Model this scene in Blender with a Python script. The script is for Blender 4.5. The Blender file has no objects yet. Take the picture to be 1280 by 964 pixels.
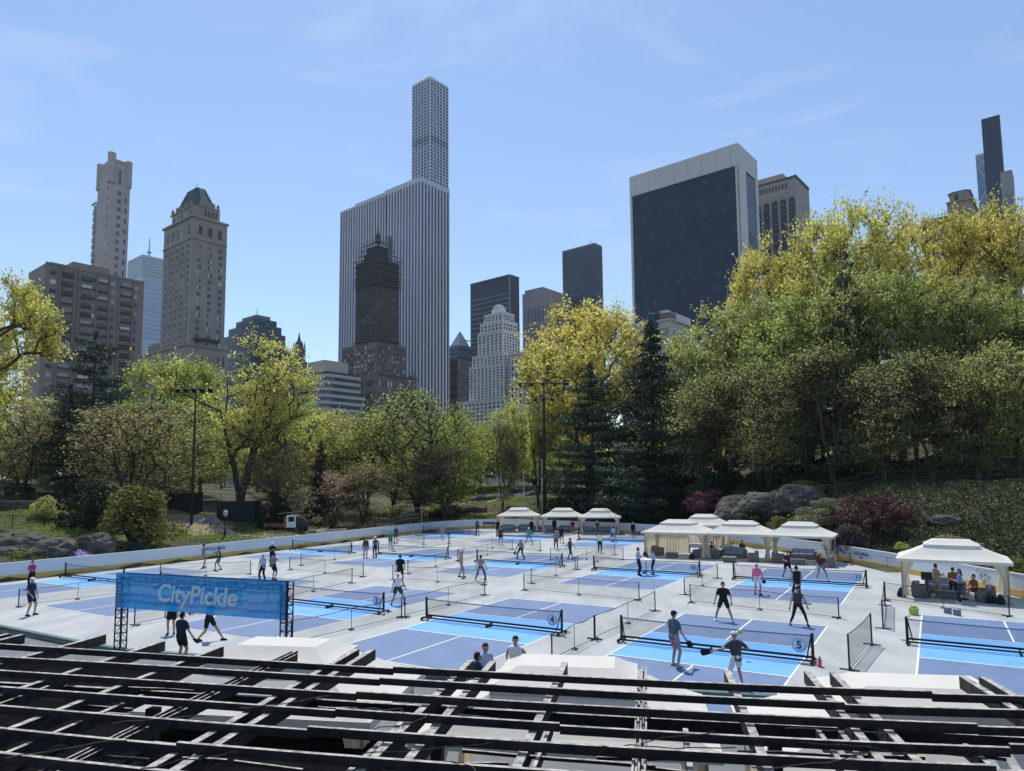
import bpy, bmesh, math, random
import numpy as np
from mathutils import Vector, Matrix
random.seed(7); rng = np.random.default_rng(7)
R = math.radians
scene = bpy.context.scene
COL = scene.collection

# ------------------------------------------------------------------ camera model
F, PITCH, ROLL, CH, ANG, Y0 = 880.0, R(5.27), R(-0.487), 6.126, R(30.79), 521.8
_f = np.array([0, math.cos(PITCH), math.sin(PITCH)]); _r = np.array([1.0, 0, 0]); _u = np.cross(_r, _f)
_c, _s = math.cos(ROLL), math.sin(ROLL)
RM = np.array([_c*_r+_s*_u, -_s*_r+_c*_u, _f])
def ray(px, py): return RM.T @ np.array([(px-640)/F, (Y0-py)/F, 1.0])
def G(px, py, z=0.0):
    d = ray(px, py); t = (z-CH)/d[2]; return (d[0]*t, d[1]*t)
def AT(px, py, Y):
    d = ray(px, py); t = Y/d[1]; return (d[0]*t, Y, CH+d[2]*t)
CA, SA = math.cos(ANG), math.sin(ANG)
def cw(u, v): return (u*CA+v*SA, -u*SA+v*CA)
def wc(X, Y): return (X*CA-Y*SA, X*SA+Y*CA)
CROT = -ANG           # z rotation of things lined up with the courts

cam = bpy.data.cameras.new('camera'); camo = bpy.data.objects.new('camera', cam); COL.objects.link(camo)
M = Matrix(((RM[0][0], RM[1][0], -RM[2][0]), (RM[0][1], RM[1][1], -RM[2][1]), (RM[0][2], RM[1][2], -RM[2][2])))
camo.matrix_world = Matrix.Translation((0, 0, CH)) @ M.to_4x4()
cam.sensor_fit = 'HORIZONTAL'; cam.sensor_width = 36; cam.lens = F/1280*36
cam.shift_y = (Y0-482)/1280; cam.clip_end = 6000; cam.clip_start = 0.1
scene.camera = camo

# ------------------------------------------------------------------ light
w = bpy.data.worlds.new('World'); scene.world = w; w.use_nodes = True
nt = w.node_tree; bg = nt.nodes['Background']
sky = nt.nodes.new('ShaderNodeTexSky'); sky.sky_type = 'NISHITA'; sky.sun_disc = False
SUN_AZ, SUN_EL = R(-13), R(61)
sky.sun_elevation = SUN_EL; sky.sun_rotation = SUN_AZ
sky.air_density = 1.0; sky.dust_density = 0.15; sky.ozone_density = 2.2; sky.altitude = 30
tc = nt.nodes.new('ShaderNodeTexCoord'); mp = nt.nodes.new('ShaderNodeMapping')
mp.inputs['Scale'].default_value = (1.2, 1.6, 5.0); mp.inputs['Rotation'].default_value = (0.2, 0.35, 0.5)
nz = nt.nodes.new('ShaderNodeTexNoise'); nz.inputs['Scale'].default_value = 2.2; nz.inputs['Detail'].default_value = 7
nz.inputs['Roughness'].default_value = 0.62; nz.inputs['Distortion'].default_value = 0.7
rp = nt.nodes.new('ShaderNodeValToRGB'); rp.color_ramp.elements[0].position = 0.52; rp.color_ramp.elements[1].position = 0.8
rp.color_ramp.elements[1].color = (0.62, 0.62, 0.62, 1); rp.color_ramp.elements[0].color = (0.10, 0.10, 0.10, 1)
mx = nt.nodes.new('ShaderNodeMixRGB'); mx.blend_type = 'MIX'
L = nt.links.new
L(tc.outputs['Generated'], mp.inputs['Vector']); L(mp.outputs['Vector'], nz.inputs['Vector']); L(nz.outputs['Fac'], rp.inputs['Fac'])
hs = nt.nodes.new('ShaderNodeHueSaturation'); hs.inputs['Saturation'].default_value = 1.03
L(sky.outputs[0], hs.inputs['Color']); L(hs.outputs[0], mx.inputs['Color1'])
mx.inputs['Color2'].default_value = (3.8, 4.6, 6.0, 1)
L(rp.outputs['Color'], mx.inputs['Fac']); L(mx.outputs[0], bg.inputs['Color']); bg.inputs['Strength'].default_value = 0.15
sd = bpy.data.lights.new('sun', 'SUN'); sd.energy = 4.0; sd.angle = R(0.53); sd.color = (1, 0.955, 0.88)
so = bpy.data.objects.new('sun', sd); COL.objects.link(so)
sdir = Vector((math.sin(SUN_AZ)*math.cos(SUN_EL), math.cos(SUN_AZ)*math.cos(SUN_EL), math.sin(SUN_EL)))
so.rotation_euler = sdir.to_track_quat('Z', 'Y').to_euler()
scene.view_settings.view_transform = 'Standard'; scene.view_settings.look = 'None'
cy = scene.cycles; cy.max_bounces = 5; cy.diffuse_bounces = 3; cy.glossy_bounces = 2; cy.transmission_bounces = 3; cy.volume_bounces = 0; cy.transparent_max_bounces = 8
scene.view_settings.gamma = 1; scene.view_settings.exposure = 0.15

# ------------------------------------------------------------------ materials
MATS = {}
def mat(name, col, rough=0.8, var=0.15, scale=3.0, metal=0.0, transl=0.0, bump=0.0, spec=0.3, alpha=None, col2=None, stretch=None, isl=0.0, tcol=None, detail=5, cpos=(0.35, 0.65), bdist=0.05):
    if name in MATS: return MATS[name]
    m = bpy.data.materials.new(name); m.use_nodes = True; n = m.node_tree.nodes; lk = m.node_tree.links.new
    b = n['Principled BSDF']; out = n['Material Output']
    b.inputs['Roughness'].default_value = rough; b.inputs['Metallic'].default_value = metal
    b.inputs['Specular IOR Level'].default_value = spec
    c = tuple(col)+(1,)
    c2 = tuple(col2)+(1,) if col2 else tuple(max(0, x*(1-var)) for x in col)+(1,)
    c1 = c if col2 else tuple(min(1, x*(1+var)) for x in col)+(1,)
    t = n.new('ShaderNodeTexCoord'); mpn = n.new('ShaderNodeMapping'); lk(t.outputs['Object'], mpn.inputs[0])
    if stretch: mpn.inputs['Scale'].default_value = stretch
    nzz = n.new('ShaderNodeTexNoise'); nzz.inputs['Scale'].default_value = scale; nzz.inputs['Detail'].default_value = detail
    lk(mpn.outputs[0], nzz.inputs['Vector'])
    r = n.new('ShaderNodeValToRGB'); r.color_ramp.elements[0].position = cpos[0]; r.color_ramp.elements[1].position = cpos[1]
    r.color_ramp.elements[0].color = c2; r.color_ramp.elements[1].color = c1
    lk(nzz.outputs['Fac'], r.inputs[0]); src = r.outputs[0]
    if isl > 0:
        g = n.new('ShaderNodeNewGeometry'); oi = n.new('ShaderNodeObjectInfo')
        ad = n.new('ShaderNodeMath'); ad.operation = 'ADD'; lk(g.outputs['Random Per Island'], ad.inputs[0]); lk(oi.outputs['Random'], ad.inputs[1])
        fr = n.new('ShaderNodeMath'); fr.operation = 'FRACT'; lk(ad.outputs[0], fr.inputs[0])
        mr = n.new('ShaderNodeMapRange'); mr.inputs[3].default_value = 1-isl; mr.inputs[4].default_value = 1+isl
        lk(fr.outputs[0], mr.inputs[0])
        mm = n.new('ShaderNodeMixRGB'); mm.blend_type = 'MULTIPLY'; mm.inputs[0].default_value = 1
        lk(src, mm.inputs[1]); lk(mr.outputs[0], mm.inputs[2]); src = mm.outputs[0]
    lk(src, b.inputs['Base Color'])
    if bump > 0:
        bp = n.new('ShaderNodeBump'); bp.inputs['Strength'].default_value = bump; bp.inputs['Distance'].default_value = bdist
        lk(nzz.outputs['Fac'], bp.inputs['Height']); lk(bp.outputs[0], b.inputs['Normal'])
    last = b.outputs[0]
    if transl > 0:
        tr = n.new('ShaderNodeBsdfTranslucent'); ms = n.new('ShaderNodeMixShader'); ms.inputs[0].default_value = transl
        if tcol == 'leaf':
            br = n.new('ShaderNodeMixRGB'); br.blend_type = 'MULTIPLY'; br.inputs[0].default_value = 1; br.inputs[2].default_value = (1.5, 1.5, 1.15, 1); lk(src, br.inputs[1]); lk(br.outputs[0], tr.inputs[0])
        elif tcol: tr.inputs[0].default_value = tuple(tcol)+(1,)
        else: lk(src, tr.inputs[0])
        lk(last, ms.inputs[1]); lk(tr.outputs[0], ms.inputs[2]); last = ms.outputs[0]
    if alpha is not None:
        tp = n.new('ShaderNodeBsdfTransparent'); ms = n.new('ShaderNodeMixShader'); ms.inputs[0].default_value = alpha
        lk(tp.outputs[0], ms.inputs[1]); lk(last, ms.inputs[2]); last = ms.outputs[0]
    lk(last, out.inputs['Surface'])
    MATS[name] = m; return m

def winmat(name, dark, light, frac=0.2, rough=0.12, isl=0.5):
    """window glass; a share of the panes has pale blinds behind it"""
    m = bpy.data.materials.new(name); m.use_nodes = True; n = m.node_tree.nodes; lk = m.node_tree.links.new
    b = n['Principled BSDF']; b.inputs['Roughness'].default_value = rough; b.inputs['Specular IOR Level'].default_value = 0.5
    g = n.new('ShaderNodeNewGeometry'); oi = n.new('ShaderNodeObjectInfo')
    ad = n.new('ShaderNodeMath'); ad.operation = 'ADD'; lk(g.outputs['Random Per Island'], ad.inputs[0]); lk(oi.outputs['Random'], ad.inputs[1])
    fr = n.new('ShaderNodeMath'); fr.operation = 'FRACT'; lk(ad.outputs[0], fr.inputs[0])
    r = n.new('ShaderNodeValToRGB'); r.color_ramp.interpolation = 'LINEAR'
    e = r.color_ramp.elements; e[0].position = 0; e[0].color = tuple(dark)+(1,)
    e[1].position = 1; e[1].color = tuple(light)+(1,)
    a = e.new(max(0.01, 1-frac-0.05)); a.color = tuple(x*(1+isl) for x in dark)+(1,)
    lk(fr.outputs[0], r.inputs[0]); lk(r.outputs[0], b.inputs['Base Color'])
    MATS[name] = m; return m

CONC = mat('rink_concrete', (0.42, 0.442, 0.438), 0.75, 0.05, 0.45, bump=0.0, col2=(0.34, 0.362, 0.365), detail=12, cpos=(0.40, 0.60), stretch=(1.6, 0.5, 1))
PAVE = mat('walk_paving', (0.17, 0.175, 0.18), 0.9, 0.1, 1.0, detail=8)
C_SLATE = mat('court_slate_blue', (0.15, 0.22, 0.37), 0.6, 0.05, 0.9, col2=(0.128, 0.19, 0.325), detail=7)
C_LIGHT = mat('court_light_blue', (0.165, 0.42, 0.82), 0.6, 0.04, 0.9, col2=(0.14, 0.375, 0.75), detail=7)
LINE = mat('line_white', (0.8, 0.8, 0.8), 0.6, 0.05, 2)
BLACK = mat('black_metal', (0.012, 0.013, 0.016), 0.45, 0.2, 3)
BOARD = mat('board_white', (0.62, 0.67, 0.73), 0.45, 0.04, 0.5, detail=6)
KICK = mat('kick_yellow', (0.62, 0.43, 0.12), 0.5, 0.08, 1.0)
CANVAS = mat('canvas_cream', (0.76, 0.735, 0.67), 0.85, 0.03, 1.5, transl=0.25, tcol=(0.8, 0.74, 0.6), bump=0.6, detail=8)
CURTAIN = mat('curtain_cream', (0.78, 0.72, 0.6), 0.9, 0.06, 2.0, transl=0.4, tcol=(0.8, 0.7, 0.52), bump=0.3, stretch=(3, 3, 0.3))
TPOLE = mat('tent_pole', (0.32, 0.26, 0.18), 0.5, 0.1)
WICKER = mat('wicker', (0.16, 0.145, 0.13), 0.8, 0.3, 25, bump=0.4)
CUSH = mat('cushion_blue', (0.24, 0.30, 0.42), 0.9, 0.08, 4)
NETM = mat('net_mesh', (0.02, 0.025, 0.04), 0.9, 0.1, 4, alpha=0.20)
NETD = mat('divider_net_mesh', (0.02, 0.025, 0.03), 0.9, 0.1, 4, alpha=0.13)
NETB = mat('barrier_mesh', (0.02, 0.025, 0.03), 0.9, 0.1, 4, alpha=0.42)
TAPE = mat('net_tape', (0.16, 0.2, 0.27), 0.8, 0.05)
SIGNW = mat('sign_white', (0.55, 0.66, 0.78), 0.6, 0.03)
SIGNB = mat('sign_blue', (0.02, 0.09, 0.25), 0.6, 0.03)
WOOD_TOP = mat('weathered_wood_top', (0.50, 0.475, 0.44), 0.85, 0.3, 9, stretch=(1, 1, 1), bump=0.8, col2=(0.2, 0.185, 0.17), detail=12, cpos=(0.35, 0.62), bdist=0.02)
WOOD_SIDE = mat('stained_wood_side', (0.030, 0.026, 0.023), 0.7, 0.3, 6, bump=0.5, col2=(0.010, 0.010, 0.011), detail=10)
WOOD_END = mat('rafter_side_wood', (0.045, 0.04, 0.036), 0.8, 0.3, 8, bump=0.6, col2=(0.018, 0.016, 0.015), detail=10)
BARK = mat('bark_dark', (0.065, 0.052, 0.042), 0.95, 0.35, 6, bump=0.8, stretch=(3, 3, 0.6))
BARK2 = mat('bark_grey', (0.13, 0.11, 0.095), 0.95, 0.3, 6, bump=0.8, stretch=(3, 3, 0.6))
def leafm(name, c, tr=0.45, isl=0.45, tint='leaf'):
    return mat(name, c, 0.55, 0.25, 0.35, transl=tr, isl=isl, spec=0.25, tcol=tint)
LF = dict(
 yellow=leafm('leaf_yellow', (0.488, 0.470, 0.146), 0.55, 0.24),
 gold=leafm('leaf_gold', (0.516, 0.462, 0.144), 0.55, 0.24),
 lime=leafm('leaf_lime', (0.324, 0.372, 0.102), 0.55, 0.24),
 green=leafm('leaf_green', (0.273, 0.331, 0.108), 0.55, 0.24),
 mid=leafm('leaf_mid', (0.324, 0.345, 0.138), 0.55, 0.24),
 olive=leafm('leaf_olive', (0.323, 0.298, 0.146), 0.5, 0.24),
 brown=leafm('leaf_brown', (0.242, 0.198, 0.132), 0.45, 0.24),
 pine=leafm('leaf_pine', (0.048, 0.072, 0.044), 0.1, 0.5),
 pinel=leafm('leaf_pine_light', (0.06, 0.085, 0.042), 0.15, 0.5),
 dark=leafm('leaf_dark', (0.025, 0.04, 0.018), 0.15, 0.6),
 bushgold=leafm('leaf_bush_gold', (0.15, 0.15, 0.04), 0.25, 0.6),
 pink=leafm('leaf_pink', (0.36, 0.15, 0.18), 0.4, 0.24),
 red=leafm('leaf_red', (0.07, 0.018, 0.024), 0.3, 0.5),
 purple=leafm('leaf_purple', (0.09, 0.06, 0.08), 0.3, 0.5),
 blossom=leafm('leaf_blossom', (0.30, 0.22, 0.18), 0.4, 0.24),
 sage=leafm('leaf_sage', (0.19, 0.20, 0.13), 0.35, 0.24),
 lilac=leafm('petal_lilac', (0.48, 0.38, 0.62), 0.3, 0.3),
 grass=leafm('grass_blade', (0.19, 0.25, 0.055), 0.35, 0.5),
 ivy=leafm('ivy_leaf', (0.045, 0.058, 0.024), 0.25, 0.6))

# ------------------------------------------------------------------ mesh builder
class MB:
    def __init__(s): s.v = []; s.f = []; s.m = []
    def add(s, vs, fs, mi=0):
        o = len(s.v); s.v += [tuple(p) for p in vs]; s.f += [tuple(i+o for i in f) for f in fs]; s.m += [mi]*len(fs); return s
    def box(s, c, size, rz=0.0, mi=0, top=None):
        x, y, z = [k/2 for k in size]; cr, sr = math.cos(rz), math.sin(rz); vs = []
        for dz in (-z, z):
            for dx, dy in ((-x, -y), (x, -y), (x, y), (-x, y)):
                vs.append((c[0]+dx*cr-dy*sr, c[1]+dx*sr+dy*cr, c[2]+dz))
        fs = [(0, 3, 2, 1), (4, 5, 6, 7), (0, 1, 5, 4), (1, 2, 6, 5), (2, 3, 7, 6), (3, 0, 4, 7)]
        s.add(vs, fs, mi)
        if top is not None: s.m[-5] = top
        return s
    def b2(s, x0, x1, y0, y1, z0, z1, mi=0): return s.box(((x0+x1)/2, (y0+y1)/2, (z0+z1)/2), (x1-x0, y1-y0, z1-z0), 0, mi)
    def beam(s, p0, p1, wd, h, mi=0, top=None, zc=False):
        p0, p1 = Vector(p0), Vector(p1); d = p1-p0; t = Vector((d.x, d.y, 0))
        if t.length < 1e-6: t = Vector((1, 0, 0))
        n = Vector((-t.y, t.x, 0)).normalized()*(wd/2); u = d.cross(n).normalized()*(h/2)
        if u.z < 0: u = -u
        vs = []
        for p in (p0, p1):
            for a, b in ((-1, -1), (1, -1), (1, 1), (-1, 1)): vs.append(p+n*a+u*b)
        fs = [(0, 1, 2, 3), (7, 6, 5, 4), (0, 4, 5, 1), (1, 5, 6, 2), (2, 6, 7, 3), (3, 7, 4, 0)]
        s.add(vs, fs, mi)
        if top is not None: s.m[-2] = top
        return s
    def tube(s, p0, p1, r0, r1=None, n=8, mi=0, cap=True):
        if r1 is None: r1 = r0
        p0, p1 = Vector(p0), Vector(p1); d = (p1-p0)
        if d.length < 1e-6: return s
        q = d.to_track_quat('Z', 'Y'); vs = []
        for p, r in ((p0, r0), (p1, r1)):
            for i in range(n):
                a = 2*math.pi*i/n; vs.append(p+q@Vector((math.cos(a)*r, math.sin(a)*r, 0)))
        fs = [(i, (i+1) % n, n+(i+1) % n, n+i) for i in range(n)]
        if cap: fs += [tuple(range(n))[::-1], tuple(range(n, 2*n))]
        return s.add(vs, fs, mi)
    def lathe(s, prof, c=(0, 0, 0), n=12, mi=0, sx=1, sy=1, rz=0.0):
        vs = []; cr, sr = math.cos(rz), math.sin(rz)
        for r, z in prof:
            for i in range(n):
                a = 2*math.pi*i/n; x, y = math.cos(a)*r*sx, math.sin(a)*r*sy
                vs.append((c[0]+x*cr-y*sr, c[1]+x*sr+y*cr, c[2]+z))
        k = len(prof); fs = [(j*n+i, j*n+(i+1) % n, (j+1)*n+(i+1) % n, (j+1)*n+i) for j in range(k-1) for i in range(n)]
        fs += [tuple(range(n))[::-1], tuple(range((k-1)*n, k*n))]
        return s.add(vs, fs, mi)
    def ball(s, c, r, n=10, mi=0, sx=1, sy=1, sz=1):
        k = max(4, n//2); pr = [(max(1e-4, math.sin(math.pi*j/k))*r, -math.cos(math.pi*j/k)*r*sz) for j in range(k+1)]
        return s.lathe(pr, c, n, mi, sx, sy)
    def quad(s, a, b, c, d, mi=0): return s.add([a, b, c, d], [(0, 1, 2, 3)], mi)
    def mesh(s, name, mats, smooth=False):
        me = bpy.data.meshes.new(name); me.from_pydata(s.v, [], s.f)
        for m in (mats if isinstance(mats, (list, tuple)) else [mats]): me.materials.append(m)
        me.polygons.foreach_set('material_index', s.m)
        if smooth: me.polygons.foreach_set('use_smooth', [True]*len(s.f))
        me.update(); return me
    def build(s, name, mats, parent=None, smooth=False, loc=None, rz=0.0):
        return link(name, s.mesh(name, mats, smooth), parent, loc, rz)

def link(name, me, parent=None, loc=None, rz=0.0):
    o = bpy.data.objects.new(name, me); COL.objects.link(o)
    if parent: o.parent = parent
    if loc is not None: o.location = loc
    o.rotation_euler = (0, 0, rz); return o
def tag(o, label, cat, group=None, kind=None):
    if label: o['label'] = label
    if cat: o['category'] = cat
    if group: o['group'] = group
    if kind: o['kind'] = kind
    return o
def thing(name, label, cat, loc=(0, 0, 0), rz=0.0, group=None):
    o = bpy.data.objects.new(name, None); COL.objects.link(o); o.empty_display_size = 0.2
    o.location = loc; o.rotation_euler = (0, 0, rz); return tag(o, label, cat, group)
def structure(o, label, cat): return tag(o, label, cat, kind='structure')
def stuff(o, label, cat): return tag(o, label, cat, kind='stuff')
def copy_tree(o, parent=None):
    c = o.copy(); COL.objects.link(c)
    if parent: c.parent = parent
    for ch in KIDS.get(o.name, []): copy_tree(ch, c)
    return c
KIDS = {}
def snap(root):
    """remember children once, so that copies need no scene search"""
    def rec(o):
        KIDS[o.name] = [k for k in list(bpy.data.objects) if k.parent == o]
        for k in KIDS[o.name]: rec(k)
    rec(root); return root
def textmesh(body, size, off=0.0, ext=0.006, shear=0.0, space=1.0, align='CENTER'):
    cu = bpy.data.curves.new('txt', 'FONT'); cu.body = body; cu.size = size; cu.offset = off; cu.extrude = ext
    cu.shear = shear; cu.space_character = space; cu.align_x = align; cu.align_y = 'CENTER'
    o = bpy.data.objects.new('txt', cu); COL.objects.link(o)
    dg = bpy.context.evaluated_depsgraph_get(); me = bpy.data.meshes.new_from_object(o.evaluated_get(dg))
    bpy.data.objects.remove(o); bpy.data.curves.remove(cu)
    me.materials.clear(); return me

# ------------------------------------------------------------------ haze
hm = bpy.data.materials.new('haze_air'); hm.use_nodes = True; hn = hm.node_tree.nodes; hn.remove(hn['Principled BSDF']); hv = hn.new('ShaderNodeVolumePrincipled')
hv.inputs['Color'].default_value = (0.65, 0.8, 1.0, 1); hv.inputs['Density'].default_value = 0.00007; hv.inputs['Anisotropy'].default_value = 0.2; hm.node_tree.links.new(hv.outputs[0], hn['Material Output'].inputs['Volume'])
hz_ = MB(); hz_.b2(-1520, 1520, -420, 3040, -12, 460); hzo = hz_.build('haze', hm); stuff(hzo, 'thin pale haze in the air around the skyline', 'haze')

# ------------------------------------------------------------------ terrain
RINK = [G(0, 728), G(80, 719), G(160, 711), G(240, 701), G(300, 693), G(394, 682.5), G(450, 675), G(520, 666.6), G(560, 662)]
RINK += [cw(-53.5, 79), cw(-50.3, 81), cw(-42, 81.2), cw(-32.6, 80), cw(-24.5, 76.2), cw(-18.4, 70.9), cw(-14, 67), cw(-7, 59.8), cw(-2, 53.3), cw(2.9, 46.2), cw(7, 40), cw(12, 31)]
# smooth left side (straight in court frame)
RINK[0] = cw(-52.0, 22.4); RINK[1] = cw(-52.0, 26.6); RINK[2] = cw(-52, 30.8); RINK[3] = cw(-52.2, 36.5); RINK[4] = cw(-52.6, 42); RINK[5] = cw(-53.1, 50.5); RINK[6] = cw(-54.0, 59); RINK[7] = cw(-55, 69); RINK[8] = cw(-55.1, 75)
RINK = [cw(-52, 12)]+RINK
NEAR = [G(990, 874), G(865, 866), G(155, 814), G(85, 801), G(0, 784), G(-120, 766)]
def smooth_poly(P, it=2):
    P = [Vector(p) for p in P]
    for _ in range(it):
        Q = [P[0]]
        for a, b in zip(P[:-1], P[1:]): Q += [a*0.75+b*0.25, a*0.25+b*0.75]
        Q.append(P[-1]); P = Q
    return P
BP = smooth_poly([(p[0], p[1]) for p in RINK], 2)
POLY = np.array([(p.x, p.y) for p in BP]+[(30, 14)]+NEAR)
def inside(P):
    x, y = P[:, 0], P[:, 1]; r = np.zeros(len(P), bool); n = len(POLY); j = n-1
    for i in range(n):
        xi, yi = POLY[i]; xj, yj = POLY[j]
        c = ((yi > y) != (yj > y)) & (x < (xj-xi)*(y-yi)/(yj-yi+1e-12)+xi); r ^= c; j = i
    return r
def dist(P):
    d = np.full(len(P), 1e9); n = len(POLY)
    for i in range(n):
        a = POLY[i]; b = POLY[(i+1) % n]; ab = b-a; t = np.clip(((P-a)@ab)/(ab@ab), 0, 1)
        d = np.minimum(d, np.linalg.norm(P-(a+t[:, None]*ab), axis=1))
    return d
CTRL = []
def cp(px, py, Y): x, y, z = AT(px, py, Y); CTRL.append((x, y, z))
for a in [(0, 690, 50), (60, 685, 52), (0, 662, 58), (80, 662, 60), (0, 640, 68), (90, 640, 70), (0, 615, 82), (60, 612, 84), (0, 598, 110), (80, 600, 110), (-120, 690, 45), (-120, 640, 62), (-120, 600, 90),
          (130, 680, 57), (180, 682, 60), (240, 672, 68), (300, 668, 72), (240, 655, 76), (320, 655, 80), (180, 640, 82), (240, 625, 100), (330, 640, 95), (160, 610, 110),
          (380, 668, 78), (420, 664, 84), (400, 645, 98), (480, 652, 98), (540, 648, 108), (450, 625, 125), (540, 625, 130),
          (590, 648, 104), (640, 645, 104), (600, 628, 125), (650, 622, 125), (690, 612, 135), (620, 606, 160), (700, 645, 104), (760, 640, 100), (800, 645, 94),
          (850, 640, 90), (880, 612, 92), (930, 610, 80), (990, 600, 78), (1000, 640, 66), (960, 655, 68), (886, 656, 80), (872, 652, 84), (840, 650, 88), (905, 660, 76), (1060, 604, 72), (1060, 660, 59), (1120, 603, 68), (1120, 680, 52),
          (1200, 603, 64), (1280, 602, 62), (1280, 660, 48), (1200, 670, 50), (1240, 712, 41.5), (1290, 718, 38), (1350, 600, 58), (1350, 700, 34), (1450, 600, 50), (1450, 720, 26)]: cp(*a)
CTRL += [(40, 85, 9), (55, 80, 10), (70, 75, 10), (30, 100, 8), (60, 110, 12), (90, 90, 12), (0, 180, 6), (-100, 180, 7), (100, 180, 10), (0, 300, 5), (-200, 300, 6), (200, 300, 6), (-80, 130, 7), (-140, 60, 5), (-140, 20, 3), (120, 30, 8), (60, 10, 4),
         (-400, 600, 4), (400, 600, 4), (0, 900, 4), (0, 0, 0), (-20, 0, 0), (20, 0, 0), (-40, 10, 0), (40, -10, 1), (0, -40, 0), (-300, -100, 2), (300, -100, 2)]
CT = np.array(CTRL)
def T(P):
    P = np.atleast_2d(np.array(P, float))[:, :2]
    D = np.linalg.norm(P[:, None, :]-CT[None, :, :2], axis=2)+0.8
    W = D**-3.2; z = (W@CT[:, 2])/W.sum(1)
    x, y = P[:, 0], P[:, 1]
    z = z+0.18*np.sin(x*0.55+y*0.2)*np.cos(y*0.47-x*0.13)+0.08*np.sin(x*1.3)*np.sin(y*1.1+2)
    d = dist(P); ins = inside(P)
    k = np.clip(d/5.0, 0, 1); k = k*k*(3-2*k)
    front = (y < 36) & (~ins) & (x > -31) & (x < 26) & (y < 33-0.33*(x+20))
    z = 0.35+(z-0.35)*k
    z[ins] = -0.25
    z[front] = -0.25
    return z
def Tz(x, y): return float(T([(x, y)])[0])
def axis(segs):
    o = []
    for a, b, s in segs: o += list(np.arange(a, b, s))
    return np.array(o)
gx = axis([(-1500, -400, 100), (-400, -120, 20), (-120, -60, 4), (-60, 60, 1.5), (60, 120, 4), (120, 400, 20), (400, 1501, 100)])
gy = axis([(-400, -60, 40), (-60, 0, 6), (0, 130, 1.5), (130, 220, 5), (220, 500, 20), (500, 3001, 125)])
XX, YY = np.meshgrid(gx, gy); PP = np.stack([XX.ravel(), YY.ravel()], 1)
ZZ = np.concatenate([T(PP[i:i+4000]) for i in range(0, len(PP), 4000)])
nx, ny = len(gx), len(gy)
me = bpy.data.meshes.new('ground')
vv = np.column_stack([PP, ZZ]); idx = np.arange(nx*ny).reshape(ny, nx)
fc = np.stack([idx[:-1, :-1], idx[:-1, 1:], idx[1:, 1:], idx[1:, :-1]], -1).reshape(-1, 4)
me.from_pydata(vv.tolist(), [], fc.tolist()); me.polygons.foreach_set('use_smooth', [True]*len(fc))
GRND = mat('park_ground', (0.075, 0.082, 0.036), 0.95, 0.3, 0.16, bump=0.3, col2=(0.05, 0.046, 0.028), detail=11, cpos=(0.42, 0.58))
me.materials.append(GRND)
ground = structure(link('ground', me), 'rolling park ground of grass and bare earth around the rink', 'ground')

# rink slab
mb = MB(); n = len(POLY); mb.add([(p[0], p[1], 0) for p in POLY]+[(p[0], p[1], -0.3) for p in POLY], [tuple(range(n))[::-1]]+[(i, (i+1) % n, n+(i+1) % n, n+i) for i in range(n)])
me = mb.mesh('rink_surface', CONC); bm = bmesh.new(); bm.from_mesh(me)
bm.faces.ensure_lookup_table()
if bm.faces[0].normal.z < 0: bm.faces[0].normal_flip()
bmesh.ops.triangulate(bm, faces=bm.faces[:1]); bm.to_mesh(me); bm.free()
structure(link('rink_surface', me), 'pale grey concrete rink floor covered with courts', 'rink floor')
# kerb along the near edge and the walkway
mb = MB()
for a, b in zip(NEAR[:-1], NEAR[1:]): mb.beam((a[0], a[1], 0.03), (b[0], b[1], 0.03), 0.22, 0.1)
structure(mb.build('kerb', mat('kerb_green', (0.10, 0.16, 0.15), 0.7)), 'thin grey green kerb along the near edge of the rink', 'kerb')
mb = MB(); mb.add([(-60, -10, -0.14), (60, -10, -0.14), (60, 22, -0.14), (-60, 34, -0.14)], [(0, 1, 2, 3)])
structure(mb.build('walkway', PAVE), 'dark grey paved walkway on the near side of the rink', 'walkway')

# courts --------------------------------------------------------
CW_, CL_, KV = 6.096, 13.411, 2.134
def court(u, v, lab, name='painted_court', ww=CW_):
    mb = MB(); h = CL_/2; q = ww/2; lw = 0.065
    def rect(x0, x1, y0, y1, z, mi): mb.add([(x0, y0, z), (x1, y0, z), (x1, y1, z), (x0, y1, z)], [(0, 1, 2, 3)], mi)
    rect(-q, q, -h, -KV, 0.004, 0); rect(-q, q, KV, h, 0.004, 0); rect(-q, q, -KV, KV, 0.004, 1)
    for x in (-q, q): rect(x-lw/2, x+lw/2, -h, h, 0.008, 2)
    for y in (-h, h): rect(-q, q, y-lw/2, y+lw/2, 0.012, 2)
    for y in (-KV, KV): rect(-q, q, y-lw/2, y+lw/2, 0.012, 2)
    for y0, y1 in ((-h, -KV), (KV, h)): rect(-lw/2, lw/2, y0+lw, y1-lw, 0.008, 2)
    x, y = cw(u, v)
    return structure(mb.build(name, [C_SLATE, C_LIGHT, LINE], loc=(x, y, 0), rz=CROT), lab, 'court')

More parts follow.
